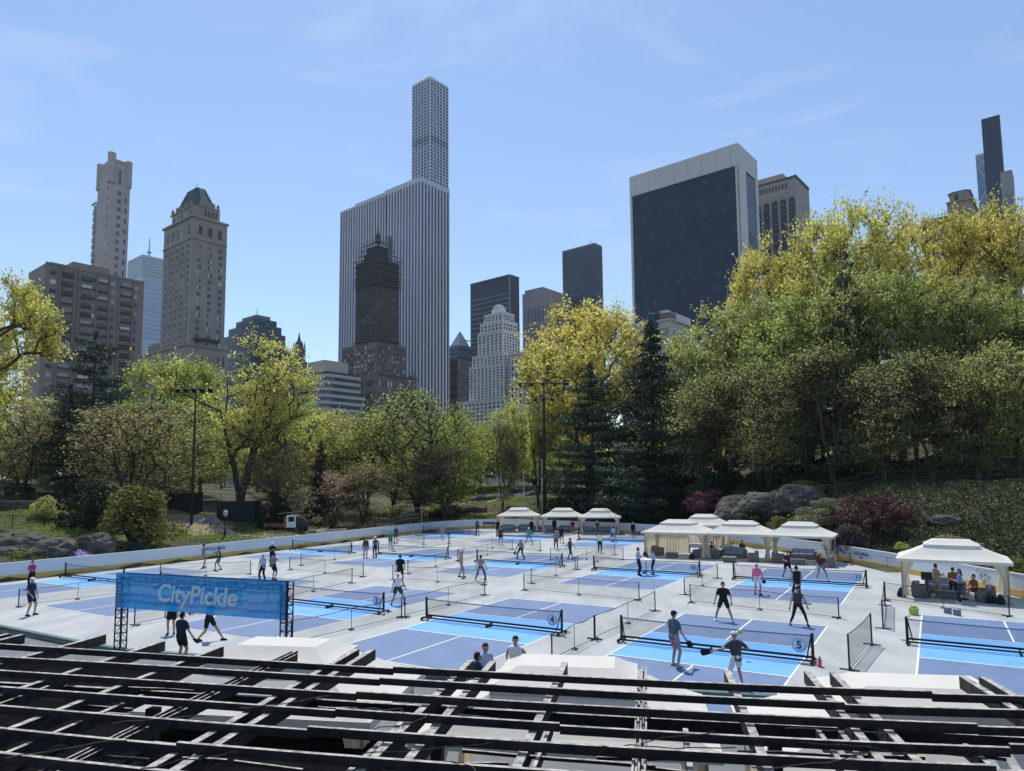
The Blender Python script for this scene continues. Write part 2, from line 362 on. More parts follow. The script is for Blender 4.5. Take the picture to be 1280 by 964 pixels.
WHEEL = mat('rubber', (0.02, 0.02, 0.02), 0.7)
def court_net(pa, pb, lab, num=None, side=1):
    """pa, pb: ground positions of the two end posts"""
    a, b = Vector((pa[0], pa[1], 0)), Vector((pb[0], pb[1], 0)); d = b-a; Ln = d.length; rz = math.atan2(d.y, d.x); c = (a+b)/2
    t = thing('court_net', lab, 'net', c, rz, 'portable nets standing across the courts'); hl = Ln/2
    for sx in (-1, 1):
        p = MB(); p.tube((sx*hl, 0, 0.13), (sx*hl, 0, 0.96), 0.05, 0.05, 10); p.tube((sx*(hl-0.18), -0.14, 0.16), (sx*(hl-0.02), 0, 0.94), 0.024, 0.024, 6)
        p.ball((sx*hl, 0, 0.96), 0.055, 8); p.build('post', BLACK, t)
        q = MB(); q.box((sx*hl, 0, 0.10), (0.10, 0.75, 0.06)); q.tube((sx*hl, 0.34, 0.06), (sx*(hl+0.22), 0.34, 0.06), 0.02, 0.02, 6)
        ft = q.build('foot', BLACK, t)
        for y in (-0.34, 0.34):
            wq = MB(); wq.tube((sx*hl-0.025, y, 0.06), (sx*hl+0.025, y, 0.06), 0.06, 0.06, 12); wq.build('wheel', WHEEL, ft)
    bb = MB(); bb.beam((-hl, 0, 0.2), (hl, 0, 0.2), 0.05, 0.07); bb.beam((-hl, -0.3, 0.14), (hl, -0.3, 0.14), 0.045, 0.06)
    bb.box((0, -0.1, 0.07), (0.05, 0.5, 0.14)); bb.build('base_bar', BLACK, t)
    nm = MB(); N = 20
    for i in range(N):
        x0, x1 = -hl+0.05+(Ln-0.1)*i/N, -hl+0.05+(Ln-0.1)*(i+1)/N
        s0, s1 = 0.05*(1-((x0)/hl)**2), 0.05*(1-((x1)/hl)**2)
        nm.quad((x0, 0.0, 0.24), (x1, 0.0, 0.24), (x1, 0.0, 0.88-s1), (x0, 0.0, 0.88-s0))
    nm.build('net_mesh', NETM, t)
    tp = MB()
    for i in range(N):
        x0, x1 = -hl+0.05+(Ln-0.1)*i/N, -hl+0.05+(Ln-0.1)*(i+1)/N
        s0, s1 = 0.05*(1-((x0)/hl)**2), 0.05*(1-((x1)/hl)**2)
        tp.beam((x0, 0, 0.905-s0), (x1, 0, 0.905-s1), 0.014, 0.045)
    tp.build('net_tape', TAPE, t)
    if num:
        dk = MB(); dk.tube((hl-0.42, -0.012, 0.56), (hl-0.42, -0.028, 0.56), 0.235, 0.235, 28); sg = dk.build('number_sign', SIGNW, t)
        rg = MB()
        for i in range(28):
            a0, a1 = 2*math.pi*i/28, 2*math.pi*(i+1)/28
            rg.quad(*[(hl-0.42+math.cos(a)*r_, -0.033, 0.56+math.sin(a)*r_) for a, r_ in ((a0, 0.205), (a1, 0.205), (a1, 0.222), (a0, 0.222))])
        rg.build('rim', SIGNB, sg)
        tm = textmesh(num, 0.36 if len(num) == 1 else 0.3, 0.012, 0.002); tm.materials.append(SIGNB)
        o = link('numeral', tm, sg, (hl-0.42, -0.036, 0.56)); o.rotation_euler = (R(90), 0, 0)
    return t

def net_uv(u, v, lab, num=None, half=3.42):
    return court_net(cw(u-half, v), cw(u+half, v), lab, num)
ROW1 = [(-47.2, 25.95, 'left end court nearest the left boards', None), (-36.6, 25.95, 'court partly behind the blue banner', None), (-26.1, 26.05, 'court just right of the blue banner', '3'),
        (-16.6, 25.9, 'near middle court', '4'), (-7.22, 25.95, 'nearest court at the centre right', '5'), (2.25, 30.64, 'court at the right edge before the single gazebo', None)]
ROW2 = [(-47.9, 46.5, 'middle row court beside the left boards', None), (-37.7, 46.8, 'second court of the middle row', None), (-27.1, 46.2, 'third court of the middle row', '9'),
        (-16.9, 45.5, 'middle row court in front of the gazebos', '10'), (-7.3, 45.2, 'middle row court at the right', '11')]
ROW3 = [(-49.6, 68.5, 'far left court by the back boards', None), (-38.8, 68.3, 'far middle court in front of the back gazebos', None), (-28.4, 67.6, 'far right court beside the row of gazebos', None)]
for u, v, lb, nb in ROW1+ROW2+ROW3:
    court(u, v, 'blue painted floor of the '+lb)
    half = 3.42 if v < 40 else 3.7
    if v > 60: half = 3.9
    net_uv(u, v, 'black net'+((' with number %s sign' % nb) if nb else '')+' on the '+lb.replace(' court', '', 0), nb, half)

# dividers -------------------------------------------------------
def divider(p0, p1, lab, mid=True, h=0.92, mesh=None, post=0.028, grp='low divider nets between courts'):
    a, b = Vector((p0[0], p0[1], 0)), Vector((p1[0], p1[1], 0)); d = b-a; Ln = d.length; rz = math.atan2(d.y, d.x); c = (a+b)/2; hl = Ln/2
    t = thing('divider_net', lab, 'divider', c, rz, grp)
    for sx in (-1, 1):
        p = MB(); p.tube((sx*hl, 0, 0.02), (sx*hl, 0, h), post, post, 8); p.box((sx*hl, 0, 0.02), (0.06, 0.6, 0.03)); p.box((sx*(hl-0.1), 0, 0.018), (0.4, 0.05, 0.03)); p.build('post', BLACK, t)
    if mid:
        p = MB(); p.tube((0, 0, 0.03), (0, 0, h), 0.012, 0.012, 6); p.lathe([(0.13, 0), (0.13, 0.03), (0.05, 0.07)], (0, 0, 0), 14); p.build('middle_stand', BLACK, t)
    c_ = MB(); N = 8
    for i in range(N):
        f0, f1 = i/N, (i+1)/N; g = lambda f_: h-0.02-0.05*math.sin(math.pi*((f_*2) % 1 if mid else f_))
        c_.tube((-hl+Ln*f0, 0, g(f0)), (-hl+Ln*f1, 0, g(f1)), 0.014, 0.014, 5)
    c_.tube((-hl, -0.04, 0.10), (hl, -0.04, 0.06), 0.014, 0.014, 5)
    c_.build('cord', BLACK, t)
    m_ = MB(); m_.quad((-hl, 0, 0.1), (hl, 0, 0.1), (hl, 0, h-0.05), (-hl, 0, h-0.05)); m_.build('net_mesh', mesh or NETD, t)
    return t
DV = [((23, 759), (163, 741), 'low black divider net behind the man in a white cap'), ((168, 782), (300, 756), 'low divider net passing behind the blue banner'),
      ((200, 722), (313, 718), 'low divider above the banner near two players'), ((362, 712.5), (454, 721.3), 'low divider between middle row courts left of the white walkway crossing'),
      ((376, 707), (455, 693.5), 'low divider along the second court sideline of the middle row'), ((440, 729), (335, 752), 'low divider running away behind the banner right truss'),
      ((506, 771.5), (606, 744), 'low divider running from the number 3 court post to the far right'), ((364, 806), (502, 772), 'low divider right of the banner above the near gazebo roof'),
      ((491, 724.5), (606, 731.5), 'low divider behind the player with a white tank top'), ((509.8, 717.4), (574, 701), 'low divider beside the player in pink leggings'),
      ((655, 738), (799, 750.5), 'low divider between the number 4 court and the number 10 court'), ((664, 729.5), (722, 712), 'low divider left of the number 10 court'),
      ((744, 799), (819, 763.7), 'low divider between the number 4 and number 5 courts'), ((690, 826), (743, 799.5), 'low divider beside the gazebo roof and number 4 court'),
      ((855.7, 743.7), (897, 723), 'low divider between number 10 and number 11 courts'), ((863, 753.5), (1048.7, 773), 'low divider behind the man in black on the number 5 court'),
      ((1062.7, 706.6), (1165, 722), 'low divider near the right boards left of the single gazebo'), ((1107, 751), (1262, 771), 'low divider in front of the single gazebo'),
      ((560.6, 683), (675.5, 688.7), 'low divider across the far middle of the rink'), ((491.5, 689.5), (562, 680), 'low divider beside the player in teal'),
      ((572, 702), (640.5, 687.3), 'low divider behind the woman raising both arms'), ((688, 700), (779, 700), 'low divider in front of the right back gazebo'),
      ((719, 712), (768.7, 693.7), 'low divider behind the two players in pale shirts'), ((530, 681), (470, 671), 'low divider at the far left back of the rink')]
for a, b, lb in DV: divider(G(*a), G(*b), lb)
BG_ = 'tall black mesh barriers right of the number 5 court'
divider(G(1062, 838), G(1090, 806), 'black mesh barrier panel right of the number 5 sign', False, 1.15, NETB, 0.03, BG_)
divider(G(1104, 786), G(1106.5, 757), 'black mesh barrier panel left of the yellow ball', False, 1.15, NETB, 0.03, BG_)

# ------------------------------------------------------------------ rink boards
bt = thing('rink_boards', 'long curved white boards with a yellow kick strip around the rink', 'boards', (0, 0, 0))
def ribbon(z0, z1, off0, th, name, m, P=BP, parent=bt):
    mb = MB(); k = len(P); ring = []
    for i, p in enumerate(P):
        a = P[max(0, i-1)]; b = P[min(k-1, i+1)]; d = (b-a).normalized(); nrm = Vector((d.y, -d.x))  # towards the rink (clockwise path)
        ring.append([(p.x+nrm.x*(off0), p.y+nrm.y*(off0), z0), (p.x+nrm.x*off0, p.y+nrm.y*off0, z1), (p.x+nrm.x*(off0-th), p.y+nrm.y*(off0-th), z1), (p.x+nrm.x*(off0-th), p.y+nrm.y*(off0-th), z0)])
    for i in range(k-1):
        mb.add(ring[i]+ring[i+1], [(0, 4, 5, 1), (1, 5, 6, 2), (2, 6, 7, 3)])
    return mb.build(name, m, parent)
ribbon(0.36, 1.14, 0.0, 0.12, 'board_panel', BOARD)
ribbon(0.0, 0.36, 0.025, 0.14, 'kick_strip', KICK)
ribbon(1.14, 1.19, 0.02, 0.16, 'top_rail', mat('rail_pale', (0.7, 0.73, 0.77), 0.5, 0.05))
def walltext(px, py, txt, sz, side):
    """lettering on the boards"""
    x, y = G(px, py, 0.75); best = min(range(len(BP)-1), key=lambda i: ((BP[i]+BP[i+1])/2-Vector((x, y))).length)
    # find where the pixel column meets the boards
    bd = 1e9
    for i in range(len(BP)-1):
        for t_ in np.linspace(0, 1, 12):
            p = BP[i].lerp(BP[i+1], t_)
            q = RM@np.array([p.x, p.y, 0.75-CH]); xx = 640+F*q[0]/q[2]; yy = Y0-F*q[1]/q[2]
            e = abs(xx-px)+abs(yy-py)*0.3
            if e < bd: bd, bp, bi = e, p, i
    d = (BP[bi+1]-BP[bi]).normalized(); nrm = Vector((d.y, -d.x)); ang = math.atan2(d.y, d.x)
    me = textmesh(txt, sz, 0.008, 0.003); me.materials.append(SIGNB)
    o = link('lettering', me, bt, (bp.x+nrm.x*0.012, bp.y+nrm.y*0.012, 0.78)); o.rotation_euler = (R(90), 0, ang)
    return bp, nrm, ang, d
bp, nr, an, dd = walltext(269, 682, 'WOLLMAN', 0.42, 1)
me = textmesh('RINK', 0.22, 0.0, 0.003); me.materials.append(SIGNB); o = link('lettering', me, bt, (bp.x+nr.x*0.012, bp.y+nr.y*0.012, 0.45)); o.rotation_euler = (R(90), 0, an)
bp, nr, an, dd = walltext(1076, 690, 'WOLLMAN', 0.34, 1)
me = textmesh('RINK', 0.2, 0.0, 0.003); me.materials.append(SIGNB); o = link('lettering', me, bt, (bp.x+nr.x*0.012, bp.y+nr.y*0.012, 0.5)); o.rotation_euler = (R(90), 0, an)
mb = MB()
for i in range(24):
    a0, a1 = 2*math.pi*i/24, 2*math.pi*(i+1)/24
    mb.quad(*[(math.cos(a)*r_, 0, math.sin(a)*r_) for a, r_ in ((a0, 0.17), (a1, 0.17), (a1, 0.24), (a0, 0.24))])
for a in (0.3, 2.4, 4.5): mb.ball((math.cos(a)*0.09, 0, math.sin(a)*0.09), 0.07, 8, sy=0.05)
cpt = bp-dd*1.35; o = mb.build('emblem', SIGNB, bt); o.location = (cpt.x+nr.x*0.02, cpt.y+nr.y*0.02, 0.7); o.rotation_euler = (0, 0, an)
# ------------------------------------------------------------------ banner on its truss
A = Vector(G(150, 814)+(0,)); Bq = Vector(G(357, 836)+(0,)); d = Bq-A; Ln = d.length; rz = math.atan2(d.y, d.x); hl = Ln/2
bn = thing('banner_truss', 'blue mesh banner with white lettering on a black truss frame beside the rink', 'banner', (A+Bq)/2, rz)
TR = 0.14
def truss_leg(sx):
    mb = MB(); cx = sx*hl
    for ax in (-TR, TR):
        for ay in (-TR, TR): mb.tube((cx+ax, ay, 0.02), (cx+ax, ay, 2.86), 0.026, 0.026, 6)
    z = 0.1
    while z < 2.85:
        for (x0, y0, x1, y1) in ((-TR, -TR, TR, -TR), (TR, -TR, TR, TR), (TR, TR, -TR, TR), (-TR, TR, -TR, -TR)): mb.tube((cx+x0, y0, z), (cx+x1, y1, z), 0.016, 0.016, 5)
        if z < 2.6: mb.tube((cx-TR, -TR, z), (cx+TR, -TR, z+0.28), 0.012, 0.012, 5); mb.tube((cx+TR, TR, z), (cx-TR, TR, z+0.28), 0.012, 0.012, 5)
        z += 0.28
    mb.box((cx, 0, 0.015), (0.6, 0.6, 0.02)); mb.build('truss_leg', BLACK, bn)
truss_leg(-1); truss_leg(1)
mb = MB()
for ay in (-TR, TR):
    for zz in (2.58, 2.84): mb.tube((-hl, ay, zz), (hl, ay, zz), 0.024, 0.024, 6)
k = int(Ln/0.3)
for i in range(k):
    x0, x1 = -hl+Ln*i/k, -hl+Ln*(i+1)/k
    mb.tube((x0, -TR, 2.58 if i % 2 else 2.84), (x1, -TR, 2.84 if i % 2 else 2.58), 0.011, 0.011, 5); mb.tube((x0, TR, 2.58 if i % 2 else 2.84), (x1, TR, 2.84 if i % 2 else 2.58), 0.011, 0.011, 5)
mb.build('truss_beam', BLACK, bn)
BAN = mat('banner_blue', (0.02, 0.19, 0.48), 0.6, 0.04, 1.2, transl=0.45, tcol=(0.02, 0.26, 0.62), alpha=0.93, stretch=(0.5, 1, 5), bump=0.4)
mb = MB(); N = 40
def bw(x): return -TR-0.05+0.009*math.sin(x*4.1)+0.005*math.sin(x*9.7)
for j in range(5):
    z0, z1 = 1.62+1.26*j/5, 1.62+1.26*(j+1)/5
    for i in range(N):
        x0, x1 = -hl-0.1+(Ln+0.2)*i/N, -hl-0.1+(Ln+0.2)*(i+1)/N; s = 0.02*math.sin(j*2.1)
        mb.quad((x0, bw(x0+s), z0), (x1, bw(x1+s), z0), (x1, bw(x1+s), z1), (x0, bw(x0+s), z1))
ban = mb.build('banner_cloth', BAN, bn)
BTX = mat('banner_white', (0.8, 0.84, 0.88), 0.6, 0.04, transl=0.35, tcol=(0.8, 0.85, 0.9))
me = textmesh('CityPickle', 0.86, 0.017, 0.004, 0.12, 0.98); me.materials.append(BTX)
o = link('lettering', me, ban, (0.05, -TR-0.13, 2.24)); o.rotation_euler = (R(90), 0, 0)
xs = [v.co.x for v in me.vertices]; o.scale = (3.6/(max(xs)-min(xs)), 1, 1)

# ------------------------------------------------------------------ gazebos
def gazebo(c, rz, wx, wy, lab, eave=2.02, top=2.95, curtains=True, grp='cream canopy gazebos around the rink', tier=0.5, tierx=None, drape=1.0):
    t = thing('gazebo', lab, 'gazebo', (c[0], c[1], 0), rz, grp); hx, hy = wx/2, wy/2
    tx = tierx or tier
    def hip(mbx, x, y, z0, x1, y1, z1, sag, n=10):
        # four canvas faces, each sagging a little between its ribs
        C0 = [(-x, -y), (x, -y), (x, y), (-x, y)]; C1 = [(-x1, -y1), (x1, -y1), (x1, y1), (-x1, y1)]
        for q in range(4):
            a, b = C0[q], C0[(q+1) % 4]; e, f_ = C1[q], C1[(q+1) % 4]; grid = []
            for j in range(6):
                row = []
                for i in range(n+1):
                    u_, v_ = i/n, j/5
                    px_ = (a[0]*(1-u_)+b[0]*u_)*(1-v_)+(e[0]*(1-u_)+f_[0]*u_)*v_; py_ = (a[1]*(1-u_)+b[1]*u_)*(1-v_)+(e[1]*(1-u_)+f_[1]*u_)*v_
                    pz_ = z0+(z1-z0)*v_-sag*math.sin(math.pi*u_)*math.sin(math.pi*min(1, v_*1.0))*(1-0.3*v_)-sag*0.5*math.sin(math.pi*v_)
                    row.append((px_, py_, pz_))
                grid.append(row)
            vs = [p for r_ in grid for p in r_]; mbx.add(vs, [(j*(n+1)+i, j*(n+1)+i+1, (j+1)*(n+1)+i+1, (j+1)*(n+1)+i) for j in range(5) for i in range(n)])
        return C1
    zt = eave+(top-eave)*0.68
    mb = MB(); hip(mb, hx, hy, eave, hx*tx*0.93, hy*tier*0.93, zt, 0.07)
    for a, b in (((-hx, -hy), (hx, -hy)), ((hx, -hy), (hx, hy)), ((hx, hy), (-hx, hy)), ((-hx, hy), (-hx, -hy))):
        mb.beam((a[0], a[1], eave-0.07), (b[0], b[1], eave-0.07), 0.02, 0.15)
    mb.build('roof', CANVAS, t, smooth=False)
    mb = MB(); x_, y_ = hx*tx, hy*tier; z_ = zt+0.06
    hip(mb, x_, y_, z_, x_*0.68, y_*0.45, top, 0.02); mb.add([(-x_*0.68, -y_*0.45, top), (x_*0.68, -y_*0.45, top), (x_*0.68, y_*0.45, top), (-x_*0.68, y_*0.45, top)], [(0, 1, 2, 3)])
    for a, b in (((-x_, -y_), (x_, -y_)), ((x_, -y_), (x_, y_)), ((x_, y_), (-x_, y_)), ((-x_, y_), (-x_, -y_))): mb.beam((a[0], a[1], z_-0.06), (b[0], b[1], z_-0.06), 0.02, 0.13)
    mb.build('upper_roof', CANVAS, t)
    px_, py_ = hx-0.22, hy-0.22
    fr = MB()
    for a, b in (((-px_, -py_), (px_, -py_)), ((px_, -py_), (px_, py_)), ((px_, py_), (-px_, py_)), ((-px_, py_), (-px_, -py_))): fr.beam((a[0], a[1], eave-0.06), (b[0], b[1], eave-0.06), 0.04, 0.05)
    fr.build('roof_frame', TPOLE, t)
    for sx in (-1, 1):
        for sy in (-1, 1):
            p = MB(); p.tube((sx*px_, sy*py_, 0), (sx*px_, sy*py_, eave), 0.03, 0.03, 8); p.box((sx*px_, sy*py_, 0.02), (0.22, 0.22, 0.03)); p.build('post', TPOLE, t)
            if curtains:
                cm = MB(); n = 22; rows = 9   # gathered curtain hanging at the post, tied at mid height and flaring along both sides
                prof = []
                for j in range(rows+1):
                    z = 0.12+(eave-0.2)*j/rows; h_ = j/rows
                    wdt = 0.10+0.16*abs(h_-0.42)*(1.1 if h_ < 0.42 else 0.5)+(0.42*drape*max(0, h_-0.55)**1.1)
                    ring = []
                    for i in range(n):
                        s = i/(n-1)  # path: along x from post, back, along y
                        along = abs(s-0.5)*2; wav = 0.035*math.sin(i*2.6)
                        if s < 0.5: ring.append((sx*(px_-along*wdt*2.0), sy*(py_+wav), z))
                        else: ring.append((sx*(px_+wav), sy*(py_-along*wdt*2.0), z))
                    prof.append(ring)
                vs = [p for r_ in prof for p in r_]; cm.add(vs, [(j*n+i, j*n+i+1, (j+1)*n+i+1, (j+1)*n+i) for j in range(rows) for i in range(n-1)])
                cm.build('curtain', CURTAIN, t, smooth=True)
    return t
def place_gz(pxl, pyl, wx, wy, lab, ang=CROT, back=0.0, **k):
    """pxl,pyl: the middle of the front edge on the ground"""
    x, y = G(pxl, pyl); ux, uy = -math.sin(ang), math.cos(ang)
    return gazebo((x+ux*wy/2, y+uy*wy/2), ang, wx, wy, lab, **k)
GZ = []
GZ.append(((648, 665.5), 5.3, 3.8, 'leftmost gazebo of the three at the back of the rink', -0.05))
GZ.append(((703, 667), 5.2, 3.8, 'middle gazebo of the three at the back of the rink', -0.1))
GZ.append(((750, 668.5), 4.9, 3.8, 'rightmost gazebo of the three at the back of the rink', -0.15))
GZ.append(((842, 698), 5.3, 3.8, 'gazebo with a closed side curtain, leftmost of the front row at the right', CROT+0.05))
GZ.append(((876, 684), 4.6, 3.4, 'gazebo half hidden behind the others of the right row', CROT+0.05))
GZ.append(((921, 701), 5.1, 3.8, 'middle gazebo of the right row with wicker sofas', CROT+0.03))
GZ.append(((997, 705), 4.9, 3.6, 'last gazebo of the right row beside the maroon shirted players', CROT))
GZ.append(((1194, 752.5), 5.0, 3.6, 'single gazebo at the right edge with people under it', CROT))
for gi, (p, wx, wy, lb, an_) in enumerate(GZ):
    gt = place_gz(p[0], p[1], wx, wy, lb, an_)
    if gi in (3, 4):
        cm = MB(); n = 60; hx_, hy_ = wx/2-0.24, wy/2-0.24; x1_ = 0.35 if gi == 3 else hx_
        path = [(-hx_, -hy_+(2*hy_)*i/20) for i in range(21)]*(gi == 3)+[(-hx_+(x1_+hx_)*i/40, hy_) for i in range(41)]
        rows = [[(x_+0.05*math.sin(i*1.9)*(1-0.3*j/6), y_+0.05*math.cos(i*1.7), 0.08+1.85*j/6) for i, (x_, y_) in enumerate(path)] for j in range(7)]; k_ = len(path)
        cm.add([q for r_ in rows for q in r_], [(j*k_+i, j*k_+i+1, (j+1)*k_+i+1, (j+1)*k_+i) for j in range(6) for i in range(k_-1)]); cm.build('side_curtain', CURTAIN, gt, True)
# closed back curtain of the fourth gazebo
# near gazebos, seen from above
def near_gz(pxc, pyc, lab, ang, wx, wy, tx, ty, topz=2.95):
    x, y = G(pxc, pyc, topz); gazebo((x, y), ang, wx, wy, lab, top=topz, tier=ty, tierx=tx, drape=0.4)
near_gz(356, 802, 'near gazebo roof just right of the banner', -0.16, 4.9, 3.4, 0.50, 0.50)
near_gz(709, 826, 'near gazebo roof in the middle with a man in a white tank top beside it', -0.16, 4.9, 3.1, 0.50, 0.60)
near_gz(1149, 851, 'near gazebo roof at the right between the rafter ends', -0.16, 5.4, 3.1, 0.50, 0.58)

# ------------------------------------------------------------------ furniture
def sofa_proto(wd):
    t = thing('wicker_sofa', 'x', 'sofa'); m = MB()
    m.b2(-wd/2, wd/2, -0.38, 0.38, 0.04, 0.30); m.b2(-wd/2, -wd/2+0.14, -0.38, 0.38, 0.30, 0.62); m.b2(wd/2-0.14, wd/2, -0.38, 0.38, 0.30, 0.62); m.b2(-wd/2+0.14, wd/2-0.14, 0.24, 0.38, 0.30, 0.78)
    m.build('frame', WICKER, t); n = max(1, round((wd-0.28)/0.62)); w_ = (wd-0.3)/n
    for i in range(n):
        x0 = -wd/2+0.15+i*w_; c = MB(); c.box((x0+w_/2, -0.07, 0.38), (w_-0.02, 0.6, 0.14)); ob = c.build('seat_cushion', CUSH, t)
        c = MB(); c.box((x0+w_/2, 0.17, 0.62), (w_-0.04, 0.13, 0.36)); c.build('back_cushion', CUSH, t)
    return snap(t)
SOFA, CHAIR = sofa_proto(1.9), sofa_proto(0.85)
CHAIR.name = 'wicker_armchair'; KIDS['wicker_armchair'] = KIDS['wicker_sofa.001'] if 'wicker_sofa.001' in KIDS else [k for k in bpy.data.objects if k.parent == CHAIR]
tb = thing('low_table', 'x', 'table'); m = MB(); m.box((0, 0, 0.40), (1.0, 0.6, 0.05)); m.build('tabletop', mat('table_grey', (0.3, 0.3, 0.3), 0.4), tb)
m = MB(); m.b2(-0.42, 0.42, -0.24, 0.24, 0.02, 0.375); m.build('base', WICKER, tb); snap(tb)
used = set()
def furn(proto, px, py, rz, lab, grp=None):
    o = proto if proto.name not in used else copy_tree(proto); used.add(proto.name)
    x, y = G(px, py); o.location = (x, y, 0); o.rotation_euler = (0, 0, rz); o['label'] = lab
    o['category'] = {'wicker_sofa': 'sofa', 'wicker_armchair': 'armchair', 'low_table': 'table'}[proto.name]
    o['group'] = grp or {'wicker_sofa': 'wicker sofas under the gazebos', 'wicker_armchair': 'wicker armchairs under the gazebos', 'low_table': 'low tables under the gazebos'}[proto.name]
for a in [(635, 663.4, 0, 'wicker sofa on the left under the leftmost back gazebo'), (657, 663.4, 0, 'wicker sofa on the right under the leftmost back gazebo'), (686, 664.6, 0, 'wicker sofa on the left under the middle back gazebo'),
          (708, 664.8, 0, 'wicker sofa on the right under the middle back gazebo'), (733, 666, 0, 'wicker sofa on the left under the right back gazebo'), (756, 666.4, 0, 'wicker sofa on the right under the right back gazebo'),
          (848, 690, CROT, 'wicker sofa with pale blue pillows under the gazebo with the closed curtain'), (918, 697, CROT, 'long wicker sofa under the middle gazebo of the right row'), (1004, 699, CROT, 'long wicker sofa behind the maroon shirted player'),
          (1182, 741, CROT, 'wicker sofa under the single gazebo')]: furn(SOFA, *a)
for a in [(822, 694, CROT+1.4, 'wicker armchair at the left curtain of the gazebo with the closed curtain'), (873, 697, CROT-1.5, 'wicker armchair between the first two gazebos of the right row'), (893, 698, CROT+1.5, 'wicker armchair behind a dark bag under the middle right gazebo'),
          (942, 702, CROT-1.4, 'wicker armchair at the right end under the middle right gazebo'), (973, 703, CROT+1.5, 'wicker armchair at the left post of the last right gazebo'), (1036, 709, CROT-1.5, 'wicker armchair at the right post of the last right gazebo'),
          (1152, 746, CROT+1.4, 'wicker armchair at the left curtain of the single gazebo'), (1232, 752, CROT-1.4, 'wicker armchair with piled blue clothes at the right of the single gazebo'),
          (671, 664.5, -1.4, 'wicker armchair at the right post of the leftmost back gazebo'), (768, 667.5, -1.4, 'wicker armchair at the right post of the right back gazebo')]: furn(CHAIR, *a)
for a in [(840, 697, CROT, 'low wicker table in front of the sofa with pale pillows'), (912, 703, CROT, 'low wicker table under the middle right gazebo'), (998, 706, CROT, 'low wicker table under the last right gazebo'), (1184, 748, CROT, 'low wicker table under the single gazebo')]: furn(tb, *a)

# bags, speaker, ball basket, bottle, balls
def bag(px, py, lab, s=0.5, c=(0.015, 0.016, 0.02)):
    x, y = G(px, py); t = thing('sports_bag', lab, 'bag', (x, y, 0), 0.4, 'dark bags around the gazebos'); m = MB()
    m.lathe([(0.02, 0), (0.30*s*2, 0.02), (0.34*s*2, 0.18*s), (0.30*s*2, 0.5*s), (0.16*s*2, 0.85*s), (0.03, 0.95*s)], (0, 0, 0), 12, sx=0.8, sy=0.5)
    m.build('bag_body', mat('bag_black', c, 0.8, 0.4, 8, bump=0.5), t, smooth=True)
    h = MB()
    for i in range(8):
        a0, a1 = math.pi*i/8, math.pi*(i+1)/8
        h.tube((math.cos(a0)*0.14*s*2, 0, 0.85*s+math.sin(a0)*0.15*s), (math.cos(a1)*0.14*s*2, 0, 0.85*s+math.sin(a1)*0.15*s), 0.012, 0.012, 5)
    h.build('handle', BLACK, t)
for a in [(1127, 746, 'black bag left of the single gazebo curtain'), (1238, 754, 'black backpack leaning at the right post of the single gazebo'), (1251, 755.5, 'rightmost black backpack beside the single gazebo'), (807, 696, 'black bag behind the left curtain of the right row'),
          (865, 699, 'small black bag between two gazebos of the right row'), (901, 696, 'black bag piled on the ground beside the middle right armchair'), (1024, 702, 'dark bag at the sofa end of the last right gazebo')]: bag(*a)
x, y = G(1160, 748.5); t = thing('speaker_on_stand', 'black square speaker screen on a tripod under the single gazebo', 'speaker', (x, y, 0), CROT); m = MB(); m.box((0, 0, 1.15), (0.5, 0.3, 0.38)); m.build('speaker_box', BLACK, t)
m = MB(); m.tube((0, 0, 0.4), (0, 0, 1.0), 0.02, 0.02, 8)
for i in range(3): m.tube((0, 0, 0.6), (0.35*math.cos(i*2.09), 0.35*math.sin(i*2.09), 0.01), 0.014, 0.014, 6)
m.build('tripod', BLACK, t)
x, y = G(1142.5, 768.5); t = thing('ball_bucket', 'round yellow green bucket of balls at the corner of the right edge court', 'bucket', (x, y, 0)); m = MB()
YEL = mat('ball_yellow', (0.42, 0.48, 0.10), 0.6, 0.25, 14)
m.lathe([(0.16, 0), (0.19, 0.05), (0.21, 0.3), (0.20, 0.32)], (0, 0, 0), 16); m.build('bucket', YEL, t, smooth=True); m = MB()
for i in range(9): m.ball((0.11*math.cos(i*0.8)*(i > 0), 0.11*math.sin(i*0.8)*(i > 0), 0.36), 0.045, 8)
m.build('ball_pile', YEL, t, smooth=True)
def ball(px, py, z, lab):
    x, y = G(px, py, z); m = MB(); m.ball((0, 0, 0), 0.09 if z > 0.2 else 0.045, 12); tag(m.build('pickleball', YEL, None, True, (x, y, z)), lab, 'ball', 'yellow balls')
ball(925, 790, 0.9, 'yellow ball in the air above the white capped player')
ball(1136, 770, 0.045, 'small yellow ball beside the ball bucket')
def crate(px, py, lab):
    x, y = G(px, py); t = thing('storage_cube', lab, 'box', (x, y, 0), 0.3, 'small grey boxes behind the right edge court'); m = MB()
    m.b2(-0.11, 0.11, -0.11, 0.11, 0, 0.25); m.build('box_body', mat('box_grey', (0.16, 0.2, 0.25), 0.6), t); m = MB(); m.b2(-0.12, 0.12, -0.12, 0.12, 0.25, 0.28); m.build('lid', mat('box_lid', (0.25, 0.32, 0.4), 0.6), t)
crate(1185, 767, 'left small grey box behind the right edge court'); crate(1196.5, 769.5, 'right small grey box behind the right edge court')
x, y = G(1025, 834); t = thing('water_bottle', 'pink water bottle at the foot of the net with the number 5 sign', 'bottle', (x, y, 0)); m = MB()
m.lathe([(0.05, 0), (0.055, 0.02), (0.055, 0.24), (0.03, 0.28)], (0, 0, 0), 14); m.build('bottle_body', mat('pink_bottle', (0.6, 0.05, 0.15), 0.4), t, smooth=True); m = MB(); m.lathe([(0.03, 0.28), (0.03, 0.33), (0.01, 0.34)], (0, 0, 0), 10); m.build('cap', BLACK, t)
